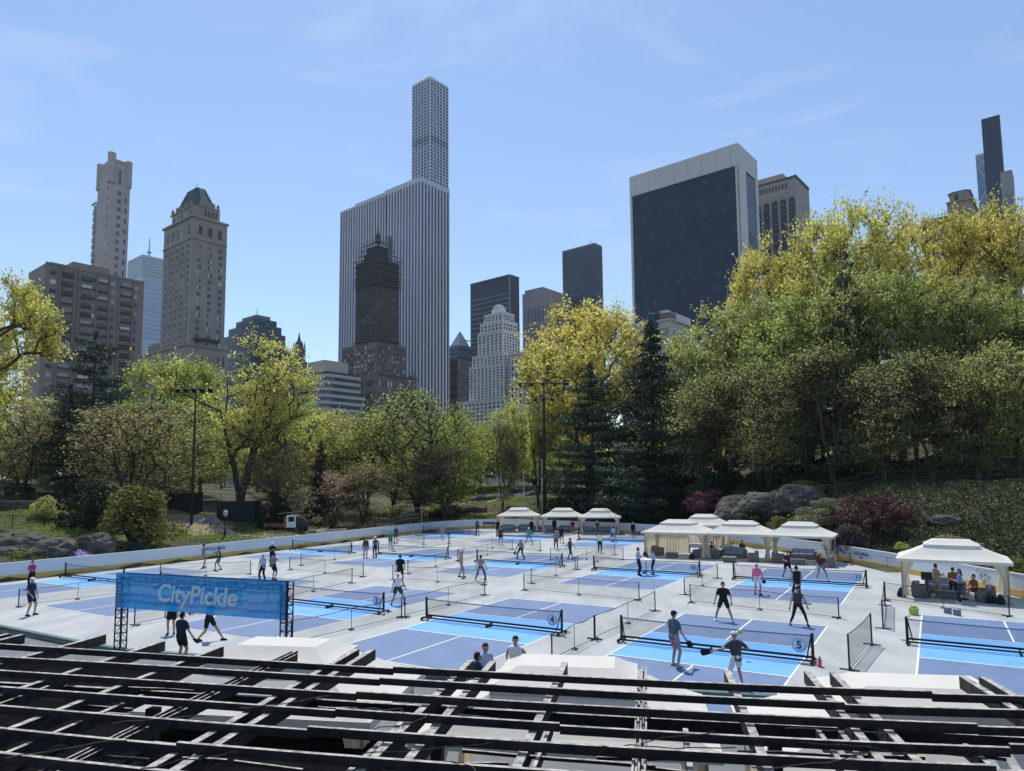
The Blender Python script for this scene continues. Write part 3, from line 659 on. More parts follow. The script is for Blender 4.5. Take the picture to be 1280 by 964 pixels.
# tall round table between the two players on court ten
x, y = G(808, 719.5); t = thing('high_table', 'white round high table between the two players in pale shirts', 'table', (x, y, 0)); m = MB(); m.tube((0, 0, 1.0), (0, 0, 1.04), 0.38, 0.38, 20); m.build('tabletop', LINE, t)
m = MB(); m.tube((0, 0, 0.02), (0, 0, 1.0), 0.03, 0.03, 8); m.lathe([(0.25, 0), (0.24, 0.02), (0.05, 0.04)], (0, 0, 0), 16); m.build('leg', TAPE, t)
def bench(px, py, lab, rz):
    x, y = G(px, py); t = thing('bench', lab, 'bench', (x, y, 0), rz, 'benches by the boards'); m = MB(); m.b2(-0.8, 0.8, -0.2, 0.2, 0.42, 0.47); m.build('seat', mat('bench_slat', (0.12, 0.1, 0.09), 0.8), t)
    m = MB(); m.b2(-0.8, 0.8, 0.18, 0.22, 0.6, 0.95); m.build('backrest', MATS['bench_slat'], t)
    for sx in (-0.65, 0.65):
        m = MB(); m.b2(sx-0.03, sx+0.03, -0.18, -0.12, 0, 0.42); m.b2(sx-0.03, sx+0.03, 0.16, 0.22, 0, 0.9); m.build('leg', BLACK, t)
bench(611, 661.5, 'dark bench against the back boards left of the gazebos', 0.0)

# ------------------------------------------------------------------ pergola
PZ = 3.3
BT = [(804, 824, 843.5, 858.7, 869), (821, 840, 859, 877.5, 887), (838, 859.5, 878.5, 898.5, 910), (858, 880, 903, 921, 934), (881, 907.5, 928, 950, 962), (908, 940, 959, 985, 1000), (941, 975, 998, 1020, 1037), (984, 1018, 1042, 1062, 1080)]
BX = (0, 320, 640, 980, 1280)
pg = thing('pergola', 'dark weathered timber pergola with sunlit grey edges in the foreground', 'pergola', (0, 0, 0))
JOINTS = [(492, 1165), (475, 1056), (446, 1222), (420, 700, 1262), (385, 1245), (222, 900), (350, 1100), (600,)]
for k, ys in enumerate(BT):
    cf = np.polyfit(BX, ys, 3); xs = [-260]+list(range(-120, 1400, 95))+[1560]
    cuts = sorted([j for j in JOINTS[k]]); segs = [[]]; ci = 0
    pts = []
    for x in xs:
        while ci < len(cuts) and cuts[ci] <= x:
            pts.append((cuts[ci], True)); ci += 1
        pts.append((x, False))
    wob = random.uniform(-0.008, 0.008); run = []; runs = []
    for x, j in pts:
        xx = min(max(x, -150), 1430); yv = np.polyval(cf, xx)
        if x != xx: yv += (x-xx)*0.05
        p = G(x, yv, PZ)
        run.append(p)
        if j: runs.append(run); run = [p]
    runs.append(run)
    for ri, rn in enumerate(runs):
        mb = MB(); dz = random.uniform(-0.012, 0.01)+(0.03 if ri % 2 else 0); wd = 0.05; hh = 0.096+random.uniform(-0.006, 0.008)
        if ri < len(runs)-1: rn = rn[:-1]+[tuple(Vector(rn[-1])-(Vector(rn[-1])-Vector(rn[-2])).normalized()*0.006)]
        for a, b in zip(rn[:-1], rn[1:]):
            jz = random.uniform(-0.003, 0.003)
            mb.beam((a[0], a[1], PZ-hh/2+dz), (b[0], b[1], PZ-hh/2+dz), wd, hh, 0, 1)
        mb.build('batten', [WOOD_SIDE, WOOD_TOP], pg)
RD = Vector((math.sin(R(10.9)), math.cos(R(10.9)), 0)); RN = Vector((RD.y, -RD.x, 0))
QD0 = RN
TIPS = [(-150, 790), (-128, 790), (-60, 791), (-35, 791), (10, 792), (29, 792.5), (130, 793), (204, 801), (277, 808), (374, 811), (446, 811), (466, 811.5), (588, 825), (616, 826), (706, 828), (803, 832), (909, 837), (1009, 839), (1041, 840), (1203, 845), (1228, 846), (1352, 850), (1378, 850), (1500, 856)]
RZ = PZ-0.092
def wobeam(mb, p0, p1, wd, h, mi, top, n=6, j=0.006):
    p0, p1 = Vector(p0), Vector(p1); off = [Vector((random.uniform(-j, j), random.uniform(-j, j), random.uniform(-j, j))) for _ in range(n+1)]
    for i in range(n): mb.beam(p0.lerp(p1, i/n)+off[i], p0.lerp(p1, (i+1)/n)+off[i+1], wd, h, mi, top)
for px_, py_ in TIPS:
    x, y = G(px_, py_, RZ); tip = Vector((x, y, RZ-0.09)); mb = MB()
    if px_ in (374, 803):      # splintered, decayed rafters
        for q in range(5):
            o_ = RN*(-0.06+0.03*q); e = tip+o_-RD*random.uniform(0, 0.25)+Vector((0, 0, random.uniform(-0.04, 0.03)))
            wobeam(mb, e-RD*8, e, 0.022, 0.15, 0, 1, 8, 0.008)
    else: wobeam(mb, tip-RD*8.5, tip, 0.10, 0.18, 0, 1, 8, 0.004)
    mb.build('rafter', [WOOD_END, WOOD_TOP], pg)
for qx in [-13.2, -12.9, -10.4, -8.8, -7.1, -5.2, -4.95, -3.1, -1.25, 0.35, 1.9, 2.15, 3.4, 5.3, 7.2, 8.6, 10.2]:
    e = QD0*qx+RD*random.uniform(8.7, 9.3); mb = MB(); wobeam(mb, Vector((e.x, e.y, RZ-0.10))-RD*7.5, Vector((e.x, e.y, RZ-0.10)), random.uniform(0.04, 0.07), 0.14, 0, 1, 8, 0.01); mb.build('thin_rafter', [WOOD_END, WOOD_TOP], pg)
# cross beams under the rafters and loose slats of the lower layer
QD = RN
for k, (dist_, zz) in enumerate(((9.9, RZ-0.30), (6.2, RZ-0.30))):
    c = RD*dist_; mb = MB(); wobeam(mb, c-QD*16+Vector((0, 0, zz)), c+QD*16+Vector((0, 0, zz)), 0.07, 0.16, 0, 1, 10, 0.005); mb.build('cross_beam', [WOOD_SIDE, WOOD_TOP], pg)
for k in range(46):
    c = RD*random.uniform(5.8, 9.8)+QD*random.uniform(-8, 8); l_ = random.uniform(0.5, 2.2); a_ = random.uniform(-0.1, 0.1); dr = (QD*math.cos(a_)+RD*math.sin(a_))
    mb = MB(); z0 = PZ-0.13-random.uniform(0.0, 0.05)-0.02; wobeam(mb, c-dr*l_/2+Vector((0, 0, z0)), c+dr*l_/2+Vector((0, 0, z0+random.uniform(-0.03, 0.03))), 0.03, 0.035, 0, 1, 4, 0.006); mb.build('loose_slat', [WOOD_END, WOOD_TOP], pg)
for k in range(22):
    c = RD*random.uniform(5.6, 9.0)+QD*random.uniform(-7, 8); mb = MB(); p = c+Vector((0, 0, PZ+0.01)); h_ = random.uniform(0, 6.28)
    for i in range(9):
        h_ += random.uniform(-0.3, 0.3); q = p+Vector((math.cos(h_)*0.16, math.sin(h_)*0.06, random.uniform(-0.02, 0.025))); mb.tube(p, q, 0.007, 0.006, 5); p = q
    mb.build('dry_vine', BARK, pg)
for qx in (-12, -7.5, -3, 1.5, 6, 10.5):
    for rr in (9.85,):
        c = RD*rr+QD*qx; mb = MB(); mb.box((c.x, c.y, (RZ-0.46)/2), (0.16, 0.16, RZ-0.46), -R(10.9)); mb.build('post', [WOOD_SIDE], pg)
# dark planting bed and added black deck standing in for shade in the left gaps
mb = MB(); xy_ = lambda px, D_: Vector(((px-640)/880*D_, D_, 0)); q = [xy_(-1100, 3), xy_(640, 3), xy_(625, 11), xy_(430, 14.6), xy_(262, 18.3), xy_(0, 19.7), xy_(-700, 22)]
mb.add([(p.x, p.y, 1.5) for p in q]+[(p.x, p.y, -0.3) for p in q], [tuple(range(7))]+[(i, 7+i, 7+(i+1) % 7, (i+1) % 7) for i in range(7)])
structure(mb.build('added_shade_deck', mat('shade_black', (0.009, 0.009, 0.010), 1.0, 0.3, 2, spec=0.0)), 'added near-black deck standing in for shade below the left half of the pergola', 'shade_deck')
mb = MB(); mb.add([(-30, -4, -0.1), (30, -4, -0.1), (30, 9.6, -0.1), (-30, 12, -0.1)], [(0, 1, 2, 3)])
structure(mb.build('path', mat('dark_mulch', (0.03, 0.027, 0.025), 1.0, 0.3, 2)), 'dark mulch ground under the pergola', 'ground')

# ------------------------------------------------------------------ poles
LAMPG = mat('lamp_grey', (0.25, 0.26, 0.28), 0.4)
def flood_pole(px, Y, ytop, lab, crown, pr_=0.26):
    x = AT(px, ytop, Y)[0]; z0 = Tz(x, Y) if dist(np.array([[x, Y]]))[0] > 1 else 0; zt = AT(px, ytop, Y)[2]
    t = thing('floodlight_pole', lab, 'light pole', (x, Y, z0-0.3)); H_ = zt-z0+0.3; m = MB(); m.tube((0, 0, 0), (0, 0, H_), pr_, pr_*0.65, 12); m.build('pole', mat('pole_brown', (0.035, 0.028, 0.024), 0.7), t, smooth=True)
    for (dz, wd, n_) in crown:
        m = MB(); m.tube((-wd/2, 0, H_-dz), (wd/2, 0, H_-dz), 0.07, 0.07, 8); arm = m.build('cross_arm', BLACK, t)
        for i in range(n_):
            xx = -wd/2+wd*i/(n_-1); m = MB(); m.tube((xx, -0.1, H_-dz-0.05), (xx, -0.42, H_-dz-0.25), 0.12, 0.27, 12); m.tube((xx, 0, H_-dz), (xx, -0.12, H_-dz-0.03), 0.05, 0.05, 6)
            m.build('lamp_head', BLACK, t)
    return t
flood_pole(679, 99, 472, 'tall dark floodlight pole behind the back gazebos', [(0.8, 6.6, 5), (3.0, 2.4, 3)])
flood_pole(245, 74, 484, 'brown floodlight pole among the trees at the left', [(0.2, 3.4, 5)], 0.15)
flood_pole(1004, 76, 505, 'bare dark pole rising above the rock among the right trees', [])
WPOLE = mat('pole_white', (0.65, 0.66, 0.68), 0.4)
def flagpole(px, Y, ytop, lab, flag=None):
    x = AT(px, ytop, Y)[0]; z0 = 0.3; zt = AT(px, ytop, Y)[2]; t = thing('flagpole', lab, 'flagpole', (x, Y, z0)); m = MB(); m.tube((0, 0, 0), (0, 0, zt-z0), 0.07, 0.05, 8); m.ball((0, 0, zt-z0+0.05), 0.09, 8); m.build('pole', WPOLE, t)
    if flag:
        w_, h_, c_ = flag; m = MB(); n = 8; vs = []
        for j in range(n+1):
            for i in range(n+1):
                f_, g_ = i/n, j/n; vs.append((0.08+w_*f_*(0.35+0.65*(1-g_)*0.6), 0.12*math.sin(f_*7+g_*2), zt-z0-0.1-h_*g_-0.5*w_*f_))
        m.add(vs, [(j*(n+1)+i, j*(n+1)+i+1, (j+1)*(n+1)+i+1, (j+1)*(n+1)+i) for j in range(n) for i in range(n)]); m.build('flag', c_, t, smooth=True)
flagpole(654.5, 101, 592, 'thin white flagpole without a flag, left of the floodlight pole')
flagpole(677, 100, 575, 'white flagpole with a faded red flag beside the floodlight pole', (0.5, 2.0, mat('flag_red', (0.5, 0.12, 0.14), 0.8, transl=0.3)))
flagpole(700, 99, 590, 'white flagpole with a white flag above the middle back gazebo', (1.1, 1.8, mat('flag_white', (0.7, 0.76, 0.82), 0.8, transl=0.3)))
def lamp(px, py, Y, ytop, lab):
    x = AT(px, py, Y)[0]; z0 = Tz(x, Y); zt = AT(px, ytop, Y)[2]; t = thing('lamp_post', lab, 'lamp post', (x, Y, z0-0.1)); H_ = zt-z0; m = MB(); m.lathe([(0.16, 0), (0.1, 0.5), (0.06, 0.6), (0.05, H_-0.5)], (0, 0, 0), 10); m.build('post', BLACK, t)
    m = MB(); m.lathe([(0.06, H_-0.5), (0.2, H_-0.35), (0.24, H_-0.05), (0.06, H_+0.15)], (0, 0, 0), 10); m.build('lantern', mat('lantern_glass', (0.4, 0.4, 0.38), 0.3), t)
lamp(281, 674, 66, 638, 'black park lamp post above the left boards near the dirt path')
# ------------------------------------------------------------------ skyline
AZR, AZL = R(39.5), R(-50.5)
DR = np.array([math.sin(AZR), math.cos(AZR), 0.0]); DL = np.array([math.sin(AZL), math.cos(AZL), 0.0]); BROT = math.pi/2-AZR
def solve_t(base, d, px):
    k = (px-640)/F; q = RM[0]-k*RM[2]; b = np.array(base)-np.array([0, 0, CH]); return -(q@b)/(q@np.array(d))
class Bld:
    """a building on the city grid; local x runs along its right face, local y along its left face"""
    def __init__(s, name, label, cat, xc, ytop, Y, wall):
        x, y, z = AT(xc, ytop, Y); s.c = (x, y); s.Y = Y; s.xc = xc; s.z = z+2
        s.t = thing(name, label, cat, (x, y, -2), BROT); s.wall = wall; s.win = []; s.nparts = {}
    def Z(s, ypix, px=None): return AT(s.xc if px is None else px, ypix, s.Y)[2]+2
    def ext(s, xl, xr, z):
        b = (s.c[0], s.c[1], z-2); return (solve_t(b, DL, xl) if xl is not None else None), (solve_t(b, DR, xr) if xr is not None else None)
    def tier(s, x0, x1, y0, y1, z0, z1, name='wall', m=None):
        mb = MB(); mb.b2(x0, x1, y0, y1, z0, z1); return mb.build(name, m or s.wall, s.t)
    def wbox(s, face, a, z, wa, h, dep, off=0.0, pos=0.0, x0=0.0):
        """box on a face: a = centre along it, pos = where the face plane lies"""
        if face == 'R': return ((a, pos-dep/2-off, z), (wa, dep, h))
        return ((pos-dep/2-off, a, z), (dep, wa, h))
    def grid(s, face, a0, a1, z0, z1, nc, nr, fw, fh, pos=0.0, name='window', m=None, dep=0.25, limit=100, skip=None):
        sx, sz = (a1-a0)/nc, (z1-z0)/nr; proto = MB(); c, size = s.wbox(face, 0, 0, sx*fw, sz*fh, dep, 0, pos); proto.box((0, 0, 0), size); me = proto.mesh(name, m)
        rest = MB(); cnt = s.nparts.get(name, 0); cells = [(j, i) for j in range(nr-1, -1, -1) for i in range(nc)]
        for j, i in cells:
            if skip and skip(i, j): continue
            a, z = a0+sx*(i+0.5), z0+sz*(j+0.5); c, size = s.wbox(face, a, z, sx*fw, sz*fh, dep, 0, pos)
            if cnt < limit: link(name, me, s.t, c); cnt += 1
            else: rest.box(c, size)
        s.nparts[name] = cnt
        if rest.v:
            o = rest.build(name, m, s.t); o['kind'] = 'stuff'
    def bands(s, face, a0, a1, z0, z1, n, fh, pos=0.0, name='window_band', m=None, dep=0.25):
        s.grid(face, a0, a1, z0, z1, 1, n, 1.0, fh, pos, name, m, dep)
    def trim(s, face, a0, a1, z, h, dep, pos=0.0, name='cornice', m=None):
        mb = MB(); c, size = s.wbox(face, (a0+a1)/2, z, a1-a0, h, dep, 0, pos); mb.box(c, size); return mb.build(name, m or s.wall, s.t)
BB = lambda n, c, v=0.1, sc=0.05, r=0.85, **k: mat(n, tuple(x*(1.32 if sum(c) > 0.27 else 1.1) for x in c), r, v, sc, detail=8, **k)
W_DARK = winmat('window_dark', (0.02, 0.024, 0.032), (0.30, 0.34, 0.38), 0.12)
W_MIX = winmat('window_mixed', (0.03, 0.034, 0.042), (0.62, 0.63, 0.64), 0.45)
W_BLUE = winmat('window_blue', (0.05, 0.075, 0.11), (0.22, 0.28, 0.34), 0.15)
W_GLASS = winmat('glass_navy', (0.008, 0.016, 0.034), (0.035, 0.05, 0.075), 0.10, 0.10, 0.55)
W_GLASS.node_tree.nodes['Principled BSDF'].inputs['Specular IOR Level'].default_value = 0.32

# brown apartment block at the far left
W_ = BB('brick_tan', (0.19, 0.16, 0.135), 0.12)
b = Bld('apartment_building', 'brown brick apartment block with balconies at the far left of the skyline', 'building', 57, 329, 420, W_)
Lw, Rw = b.ext(45, 180, b.Z(335)); zt = b.z
b.tier(0, Rw, 0, Lw+14, 0, zt); b.tier(Rw*0.30, Rw*0.68, 8, Lw+12, zt, zt+7, 'penthouse'); b.tier(4, 14, 4, 12, zt, zt+2.6, 'roof_hut')
H = zt-4; nr = 24
cols = [(0.075, 0.045), (0.47, 0.035), (0.66, 0.045), (0.90, 0.04)]
for cx, cwid in cols + [(0.365, 0.035), (0.76, 0.035)]:
    b.grid('R', Rw*(cx-cwid), Rw*(cx+cwid), 3, zt-2, 1, nr, 0.62, 0.45, m=W_MIX, limit=98)
for cx in (0.21, 0.40+0.0, 0.56, 0.81):
    b.grid('R', Rw*(cx-0.055), Rw*(cx+0.055), 3, zt-2, 1, nr, 0.95, 0.62, name='balcony', m=W_MIX, dep=0.4, limit=72)
    b.grid('R', Rw*(cx-0.055), Rw*(cx+0.055), 2.2, zt-2.8, 1, nr, 1.0, 0.2, name='balcony_rail', m=BB('rail_dark', (0.05, 0.045, 0.045)), dep=1.3, limit=72)
for i in range(7):
    cx = (0.14, 0.28, 0.325, 0.50, 0.63, 0.73, 0.88)[i]; b.tier(Rw*cx-0.7, Rw*cx+0.7, -0.9, 0, 0, zt-0.5, 'pier', BB('brick_pier', (0.15, 0.12, 0.10)))
b.trim('R', 0, Rw, zt+0.4, 1.3, 0.5)

# slender beige tower
W_ = BB('stone_beige', (0.31, 0.275, 0.25), 0.08)
b = Bld('residential_tower', 'slender beige stone tower with small turrets, tallest at the left', 'tower', 139.5, 198, 600, W_)
Lw, Rw = b.ext(123.5, 164, b.z); b.tier(0, Rw, 0, Lw, 0, b.z)
zl = b.Z(243); Ll, Rl = b.ext(112, 163, b.Z(330)); b.tier(1.2, Rw-1, Lw, Ll*1.02, 0, zl, 'lower_wing')
zq = b.z
for (x, y, h_, r_) in ((0.5, 0.5, 6, 3.4), (Rw-1.5, 1, 2.5, 3), (1, Lw-1.5, 3, 3)):
    m = MB(); m.lathe([(r_, zq-22), (r_, zq+h_-1), (r_*0.7, zq+h_)], (x, y, 0), 10); m.build('turret', W_, b.t)
b.grid('R', Rw*0.36, Rw*0.56, 20, zq-26, 1, 34, 0.85, 0.5, m=W_BLUE); b.grid('R', Rw*0.75, Rw*0.86, 20, zq-30, 1, 26, 0.8, 0.45, m=W_DARK, limit=60)
b.grid('L', Lw*0.10, Lw*0.25, 20, zq-22, 1, 30, 0.8, 0.4, m=W_DARK, limit=98)
b.grid('R', Rw*0.38, Rw*0.54, zq-22, zq-8, 1, 1, 0.8, 0.95, m=W_BLUE, name='tall_window')
for j in range(12): b.trim('L', Lw+1, Ll-1, zl-9-j*13, 1.0, 0.5, name='balcony'); 
b.grid('L', Lw+1, Ll-1, zl-160, zl-4, 4, 24, 0.4, 0.6, m=W_DARK, name='side_window')
b.trim('L', Lw, Ll, zl, 1.2, 1.2); b.trim('R', 0, Rw, zq-0.5, 1.5, 0.8)

# pale glass tower with antenna
W_ = BB('glass_pale_blue', (0.30, 0.38, 0.46), 0.05, r=0.2)
b = Bld('glass_office_tower', 'pale blue glass tower with an antenna between the two stone towers', 'tower', 178, 318, 850, W_)
Lw, Rw = b.ext(160, 212, b.z); b.tier(0, Rw, 0, Lw, 0, b.z); b.bands('R', 0.5, Rw-0.5, 10, b.z-32, 44, 0.55, m=winmat('band_sky', (0.30, 0.36, 0.46), (0.5, 0.58, 0.7), 0.3, 0.1, 0.2)); b.bands('L', 0.5, Lw-0.5, 10, b.z-32, 44, 0.55, m=MATS['band_sky'], name='side_window_band')
m = MB(); m.b2(-0.4, Rw+0.3, -0.4, Lw, b.z-26, b.z-1); m.build('crown_panel', BB('crown_grey', (0.33, 0.38, 0.42), 0.05), b.t)
for j in range(6): b.trim('R', 0, Rw, b.z-4-j*4, 0.4, 0.6, pos=-0.4, name='louvre', m=BB('louvre_grey', (0.22, 0.27, 0.31)))
m = MB(); ax = Rw*0.45; m.tube((ax, Lw*0.4, b.z-1), (ax, Lw*0.4, b.z+14), 1.6, 1.0, 8); m.tube((ax, Lw*0.4, b.z+14), (ax, Lw*0.4, b.z+29), 0.9, 0.35, 6); m.tube((ax, Lw*0.4, b.z+9), (ax, Lw*0.4, b.z+10.5), 3.0, 3.0, 10); m.build('antenna', BB('antenna_grey', (0.25, 0.27, 0.3)), b.t)

# hotel tower with the copper mansard
W_ = BB('stone_hotel', (0.235, 0.205, 0.18), 0.14, 0.08)
b = Bld('hotel_tower', 'tan stone hotel tower with a green copper mansard roof', 'tower', 241.5, 269, 370, W_)
Lw, Rw = b.ext(205, 284, b.Z(280)); zq = b.z; b.tier(0, Rw, 0, Lw, 0, zq)
zu = b.Z(252); i_ = 1.8; m = MB()
def octo(x0, x1, y0, y1, z0, z1, ch, k=1.0, cz=0):
    def ring(s_, z): 
        cx, cy = (x0+x1)/2, (y0+y1)/2; hx, hy = (x1-x0)/2*s_, (y1-y0)/2*s_; c_ = ch*s_
        return [(cx-hx+c_, cy-hy, z), (cx+hx-c_, cy-hy, z), (cx+hx, cy-hy+c_, z), (cx+hx, cy+hy-c_, z), (cx+hx-c_, cy+hy, z), (cx-hx+c_, cy+hy, z), (cx-hx, cy+hy-c_, z), (cx-hx, cy-hy+c_, z)]
    a, b_ = ring(1, z0), ring(k, z1); return a+b_, [(i, (i+1) % 8, 8+(i+1) % 8, 8+i) for i in range(8)]+[tuple(range(8, 16))]
v_, f_ = octo(i_, Rw-i_, i_, Lw-i_, zq, zu, 3.5); m.add(v_, f_); m.build('upper_storey', W_, b.t)
COP = BB('copper_green', (0.055, 0.078, 0.074), 0.3, 0.3)
zr = b.Z(221.5); m = MB(); v_, f_ = octo(i_+1.2, Rw-i_-1.2, i_+1.2, Lw-i_-1.2, zu, zr, 3.0, 0.40); m.add(v_, f_); rf = m.build('mansard_roof', COP, b.t)
for q in range(8):
    a_ = Vector(v_[q]); c_ = Vector(v_[8+q]); mm = MB(); mm.tube(a_, c_, 0.28, 0.28, 5); mm.build('roof_rib', COP, rf)
m = MB(); m.tube((Rw/2, Lw/2, zr), (Rw/2, Lw/2, zr+4.5), 0.25, 0.08, 5); m.build('finial', COP, rf)
for q in range(5):
    for fc_ in ('R', 'L'):
        ln = (Rw if fc_ == 'R' else Lw)-2*i_-4; a = i_+2+ln*(q+0.5)/5; c, size = b.wbox(fc_, a, zu+0.8, 1.2, 2.6, 1.2, pos=i_+0.4); mm = MB(); mm.box(c, size); mm.lathe([(0.6, zu+2.1), (0.05, zu+3.2)], (c[0], c[1], 0), 6); mm.build('dormer', W_, b.t)
for fc_, ln in (('R', Rw), ('L', Lw)):
    b.trim(fc_, -1.0, ln+0.4, zq-0.3, 1.1, 1.1); b.trim(fc_, 0, ln, b.Z(297 if fc_ == 'R' else 297), 0.7, 0.7, name='string_course'); b.trim(fc_, i_+2, ln-i_-2, zu-0.4, 0.8, 0.6, pos=i_)
    b.grid(fc_, 1.5, ln-1.5, b.Z(294), b.Z(276), 5 if fc_ == 'L' else 3, 1, 0.35, 0.6, m=W_DARK, name='arched_window')
    b.grid(fc_, i_+3, ln-i_-3, zq+1.2, zu-1.5, 5, 1, 0.45, 0.75, pos=i_, m=W_DARK, name='upper_window')
for k in range(3):
    a = Rw*(0.22+0.3*k); b.grid('R', a-1.15, a+1.15, 10, b.Z(301), 2, 34, 0.62, 0.5, m=W_MIX, limit=100 if k == 0 else 66+34*k)
for k in range(5):
    a = Lw*(0.12+0.19*k); b.grid('L', a-1.0, a+1.0, 10, b.Z(301), 2, 34, 0.6, 0.5, m=W_DARK, name='side_window')
    if k: b.tier(-0.35, 0, a-Lw*0.105, a-Lw*0.085, 10, b.Z(300), 'pier')
zb = b.Z(432); b.tier(-2.5, Rw+1, -2.5, Lw+22, 0, zb, 'base_block'); b.trim('R', -3, Rw+1, zb, 1.0, 1.0, pos=-2.5); b.trim('L', -3, Lw+20, zb, 1.0, 1.0, pos=-2.5)
b.trim('R', Rw*0.12, Rw*0.8, zb+4.0, 1.3, 3.2, name='balcony', m=BB('balcony_dark', (0.06, 0.05, 0.05)))
b.grid('R', -1, Rw, 4, zb-1.5, 7, 7, 0.32, 0.5, pos=-2.5, m=W_DARK, name='base_window'); b.grid('L', 0, Lw+20, 4, zb-1.5, 10, 7, 0.3, 0.5, pos=-2.5, m=W_DARK, name='base_side_window')
b.tier(-1, 9, Lw+2, Lw+13, zb, b.Z(418, 190), 'annex'); b.grid('L', Lw+3, Lw+12, zb+1, b.Z(420), 4, 3, 0.4, 0.55, pos=-1, m=W_DARK, name='annex_window')

# stepped dark green glass block
W_ = BB('glass_teal', (0.045, 0.075, 0.095), 0.12, 0.05, r=0.18)
b = Bld('glass_office_block', 'stepped dark teal glass office block right of the hotel tower', 'building', 318, 397, 600, W_)
zq = b.z; Lw, Rw = b.ext(295, 346, zq); b.tier(0, Rw, 0, Lw, 0, zq)
for (yp, xl, xr, ins) in ((405, 289, 350, -2.5), (415, 284, 353, -5), (433, 280, 356, -7)):
    Ll, Rr = b.ext(xl, xr, b.Z(yp)); b.tier(ins, Rr, ins, Ll, 0, b.Z(yp), 'lower_tier')
b.tier(4, Rw-4, 4, Lw-3, zq, zq+4, 'plant_room', BB('plant_grey', (0.12, 0.14, 0.15)))
for ps in (-7,): 
    Ll, Rr = b.ext(280, 356, b.Z(440)); b.bands('R', ps, Rr, 5, b.Z(436), 16, 0.5, pos=ps, m=W_GLASS); b.bands('L', ps, Ll, 5, b.Z(436), 16, 0.45, pos=ps, m=W_BLUE, name='side_window_band')
b.grid('R', 1, Rw-1, b.Z(404), zq-3, 6, 2, 0.6, 0.6, m=W_DARK); b.grid('L', 1, Lw-1, b.Z(404), zq-3, 6, 2, 0.6, 0.6, m=W_GLASS, name='side_window')
m = MB(); m.tube((6, 6, zq), (6, 6, zq+10), 0.5, 0.3, 6); m.tube((Rw-5, 5, zq-8), (Rw-5, 5, zq+3.5), 0.6, 0.6, 6); m.build('mast', BB('mast_grey', (0.4, 0.42, 0.44)), b.t)

# little spired tower
W_ = BB('stone_brown', (0.15, 0.115, 0.095), 0.15)
b = Bld('spired_tower', 'small brown gothic tower with a pointed spire left of the tall striped tower', 'tower', 374, 433, 560, W_)
Lw, Rw = b.ext(365.5, 382, b.z); b.tier(0, Rw, 0, Lw, 0, b.z); b.tier(-1, Rw+1.2, -1, Lw+1, 0, b.z-12, 'lower_tier')
m = MB(); m.lathe([(3.4, b.z), (3.0, b.z+4), (1.6, b.z+5.5), (0.9, b.z+8), (0.15, b.z+13)], (Rw/2, Lw/2, 0), 8); m.build('spire', COP, b.t)
for x, y in ((0.7, 0.7), (Rw-0.7, 0.7), (0.7, Lw-0.7)):
    m = MB(); m.lathe([(0.6, b.z), (0.6, b.z+2), (0.05, b.z+5)], (x, y, 0), 6); m.build('pinnacle', W_, b.t)
b.grid('R', 0.5, Rw-0.5, b.z-40, b.z-2, 3, 10, 0.4, 0.55, m=W_DARK); b.grid('L', 0.5, Lw-0.5, b.z-40, b.z-2, 3, 10, 0.4, 0.55, m=W_DARK, name='side_window')

# white striped tower
MARB = BB('marble_pier', (0.42, 0.44, 0.50), 0.05); GLS = winmat('strip_glass', (0.012, 0.017, 0.032), (0.04, 0.055, 0.08), 0.1, 0.12, 0.3)
b = Bld('striped_tower', 'broad tower of white marble piers and dark glass strips in the centre', 'tower', 526, 220.5, 470, BB('core_dark', (0.02, 0.024, 0.036)))
zq = b.z; Lw, Rw = b.ext(425.3, 561.5, b.Z(240)); b.tier(1.0, Rw-0.6, 0.6, Lw-0.6, 0, zq-3.5, 'wall'); 
NP_, NR_ = 29, 9
def parapet(x0, x1, y0, y1, z0, z1): 
    m = MB(); m.b2(x0, x1, y0, y1, z0, z1); m.build('parapet', MARB, b.t)
parapet(-0.2, Rw+0.2, -0.2, Lw*0.42, zq-3.6, zq); parapet(0.0, Rw, Lw*0.42, Lw*0.80, zq-3.6, zq-0.9); parapet(0.0, Rw, Lw*0.80, Lw, zq-3.6, zq-2.2)
for i in range(NP_+1):
    a = Lw*i/NP_; wd = Lw/NP_*0.46; off = 0.0 if i/NP_ < 0.42 else 0.15; m = MB(); m.b2(-0.25+off, 1.0+off, max(0, a-wd/2), min(Lw, a+wd/2), 0, zq-3.5); m.build('pier', MARB, b.t)
for i in range(NR_+1):
    a = Rw*i/NR_; wd = Rw/NR_*0.48; m = MB(); m.b2(max(0, a-wd/2), min(Rw, a+wd/2), -0.25, 1.0, 0, zq-3.5); m.build('pier', MARB, b.t)
m = MB(); m.b2(-0.1, 1.2, Lw*0.40, Lw*0.425, 0, zq-3.4); m.build('recess', BB('recess_dark', (0.02, 0.022, 0.03)), b.t)
for i in range(NP_):
    a = Lw*(i+0.5)/NP_; m = MB(); m.b2(0.7, 0.98, a-Lw/NP_*0.27, a+Lw/NP_*0.27, 2, zq-4); m.build('glass_strip', GLS, b.t)
for i in range(NR_):
    a = Rw*(i+0.5)/NR_; m = MB(); m.b2(a-Rw/NR_*0.26, a+Rw/NR_*0.26, 0.35, 0.59, 2, zq-4); m.build('glass_strip', GLS, b.t)

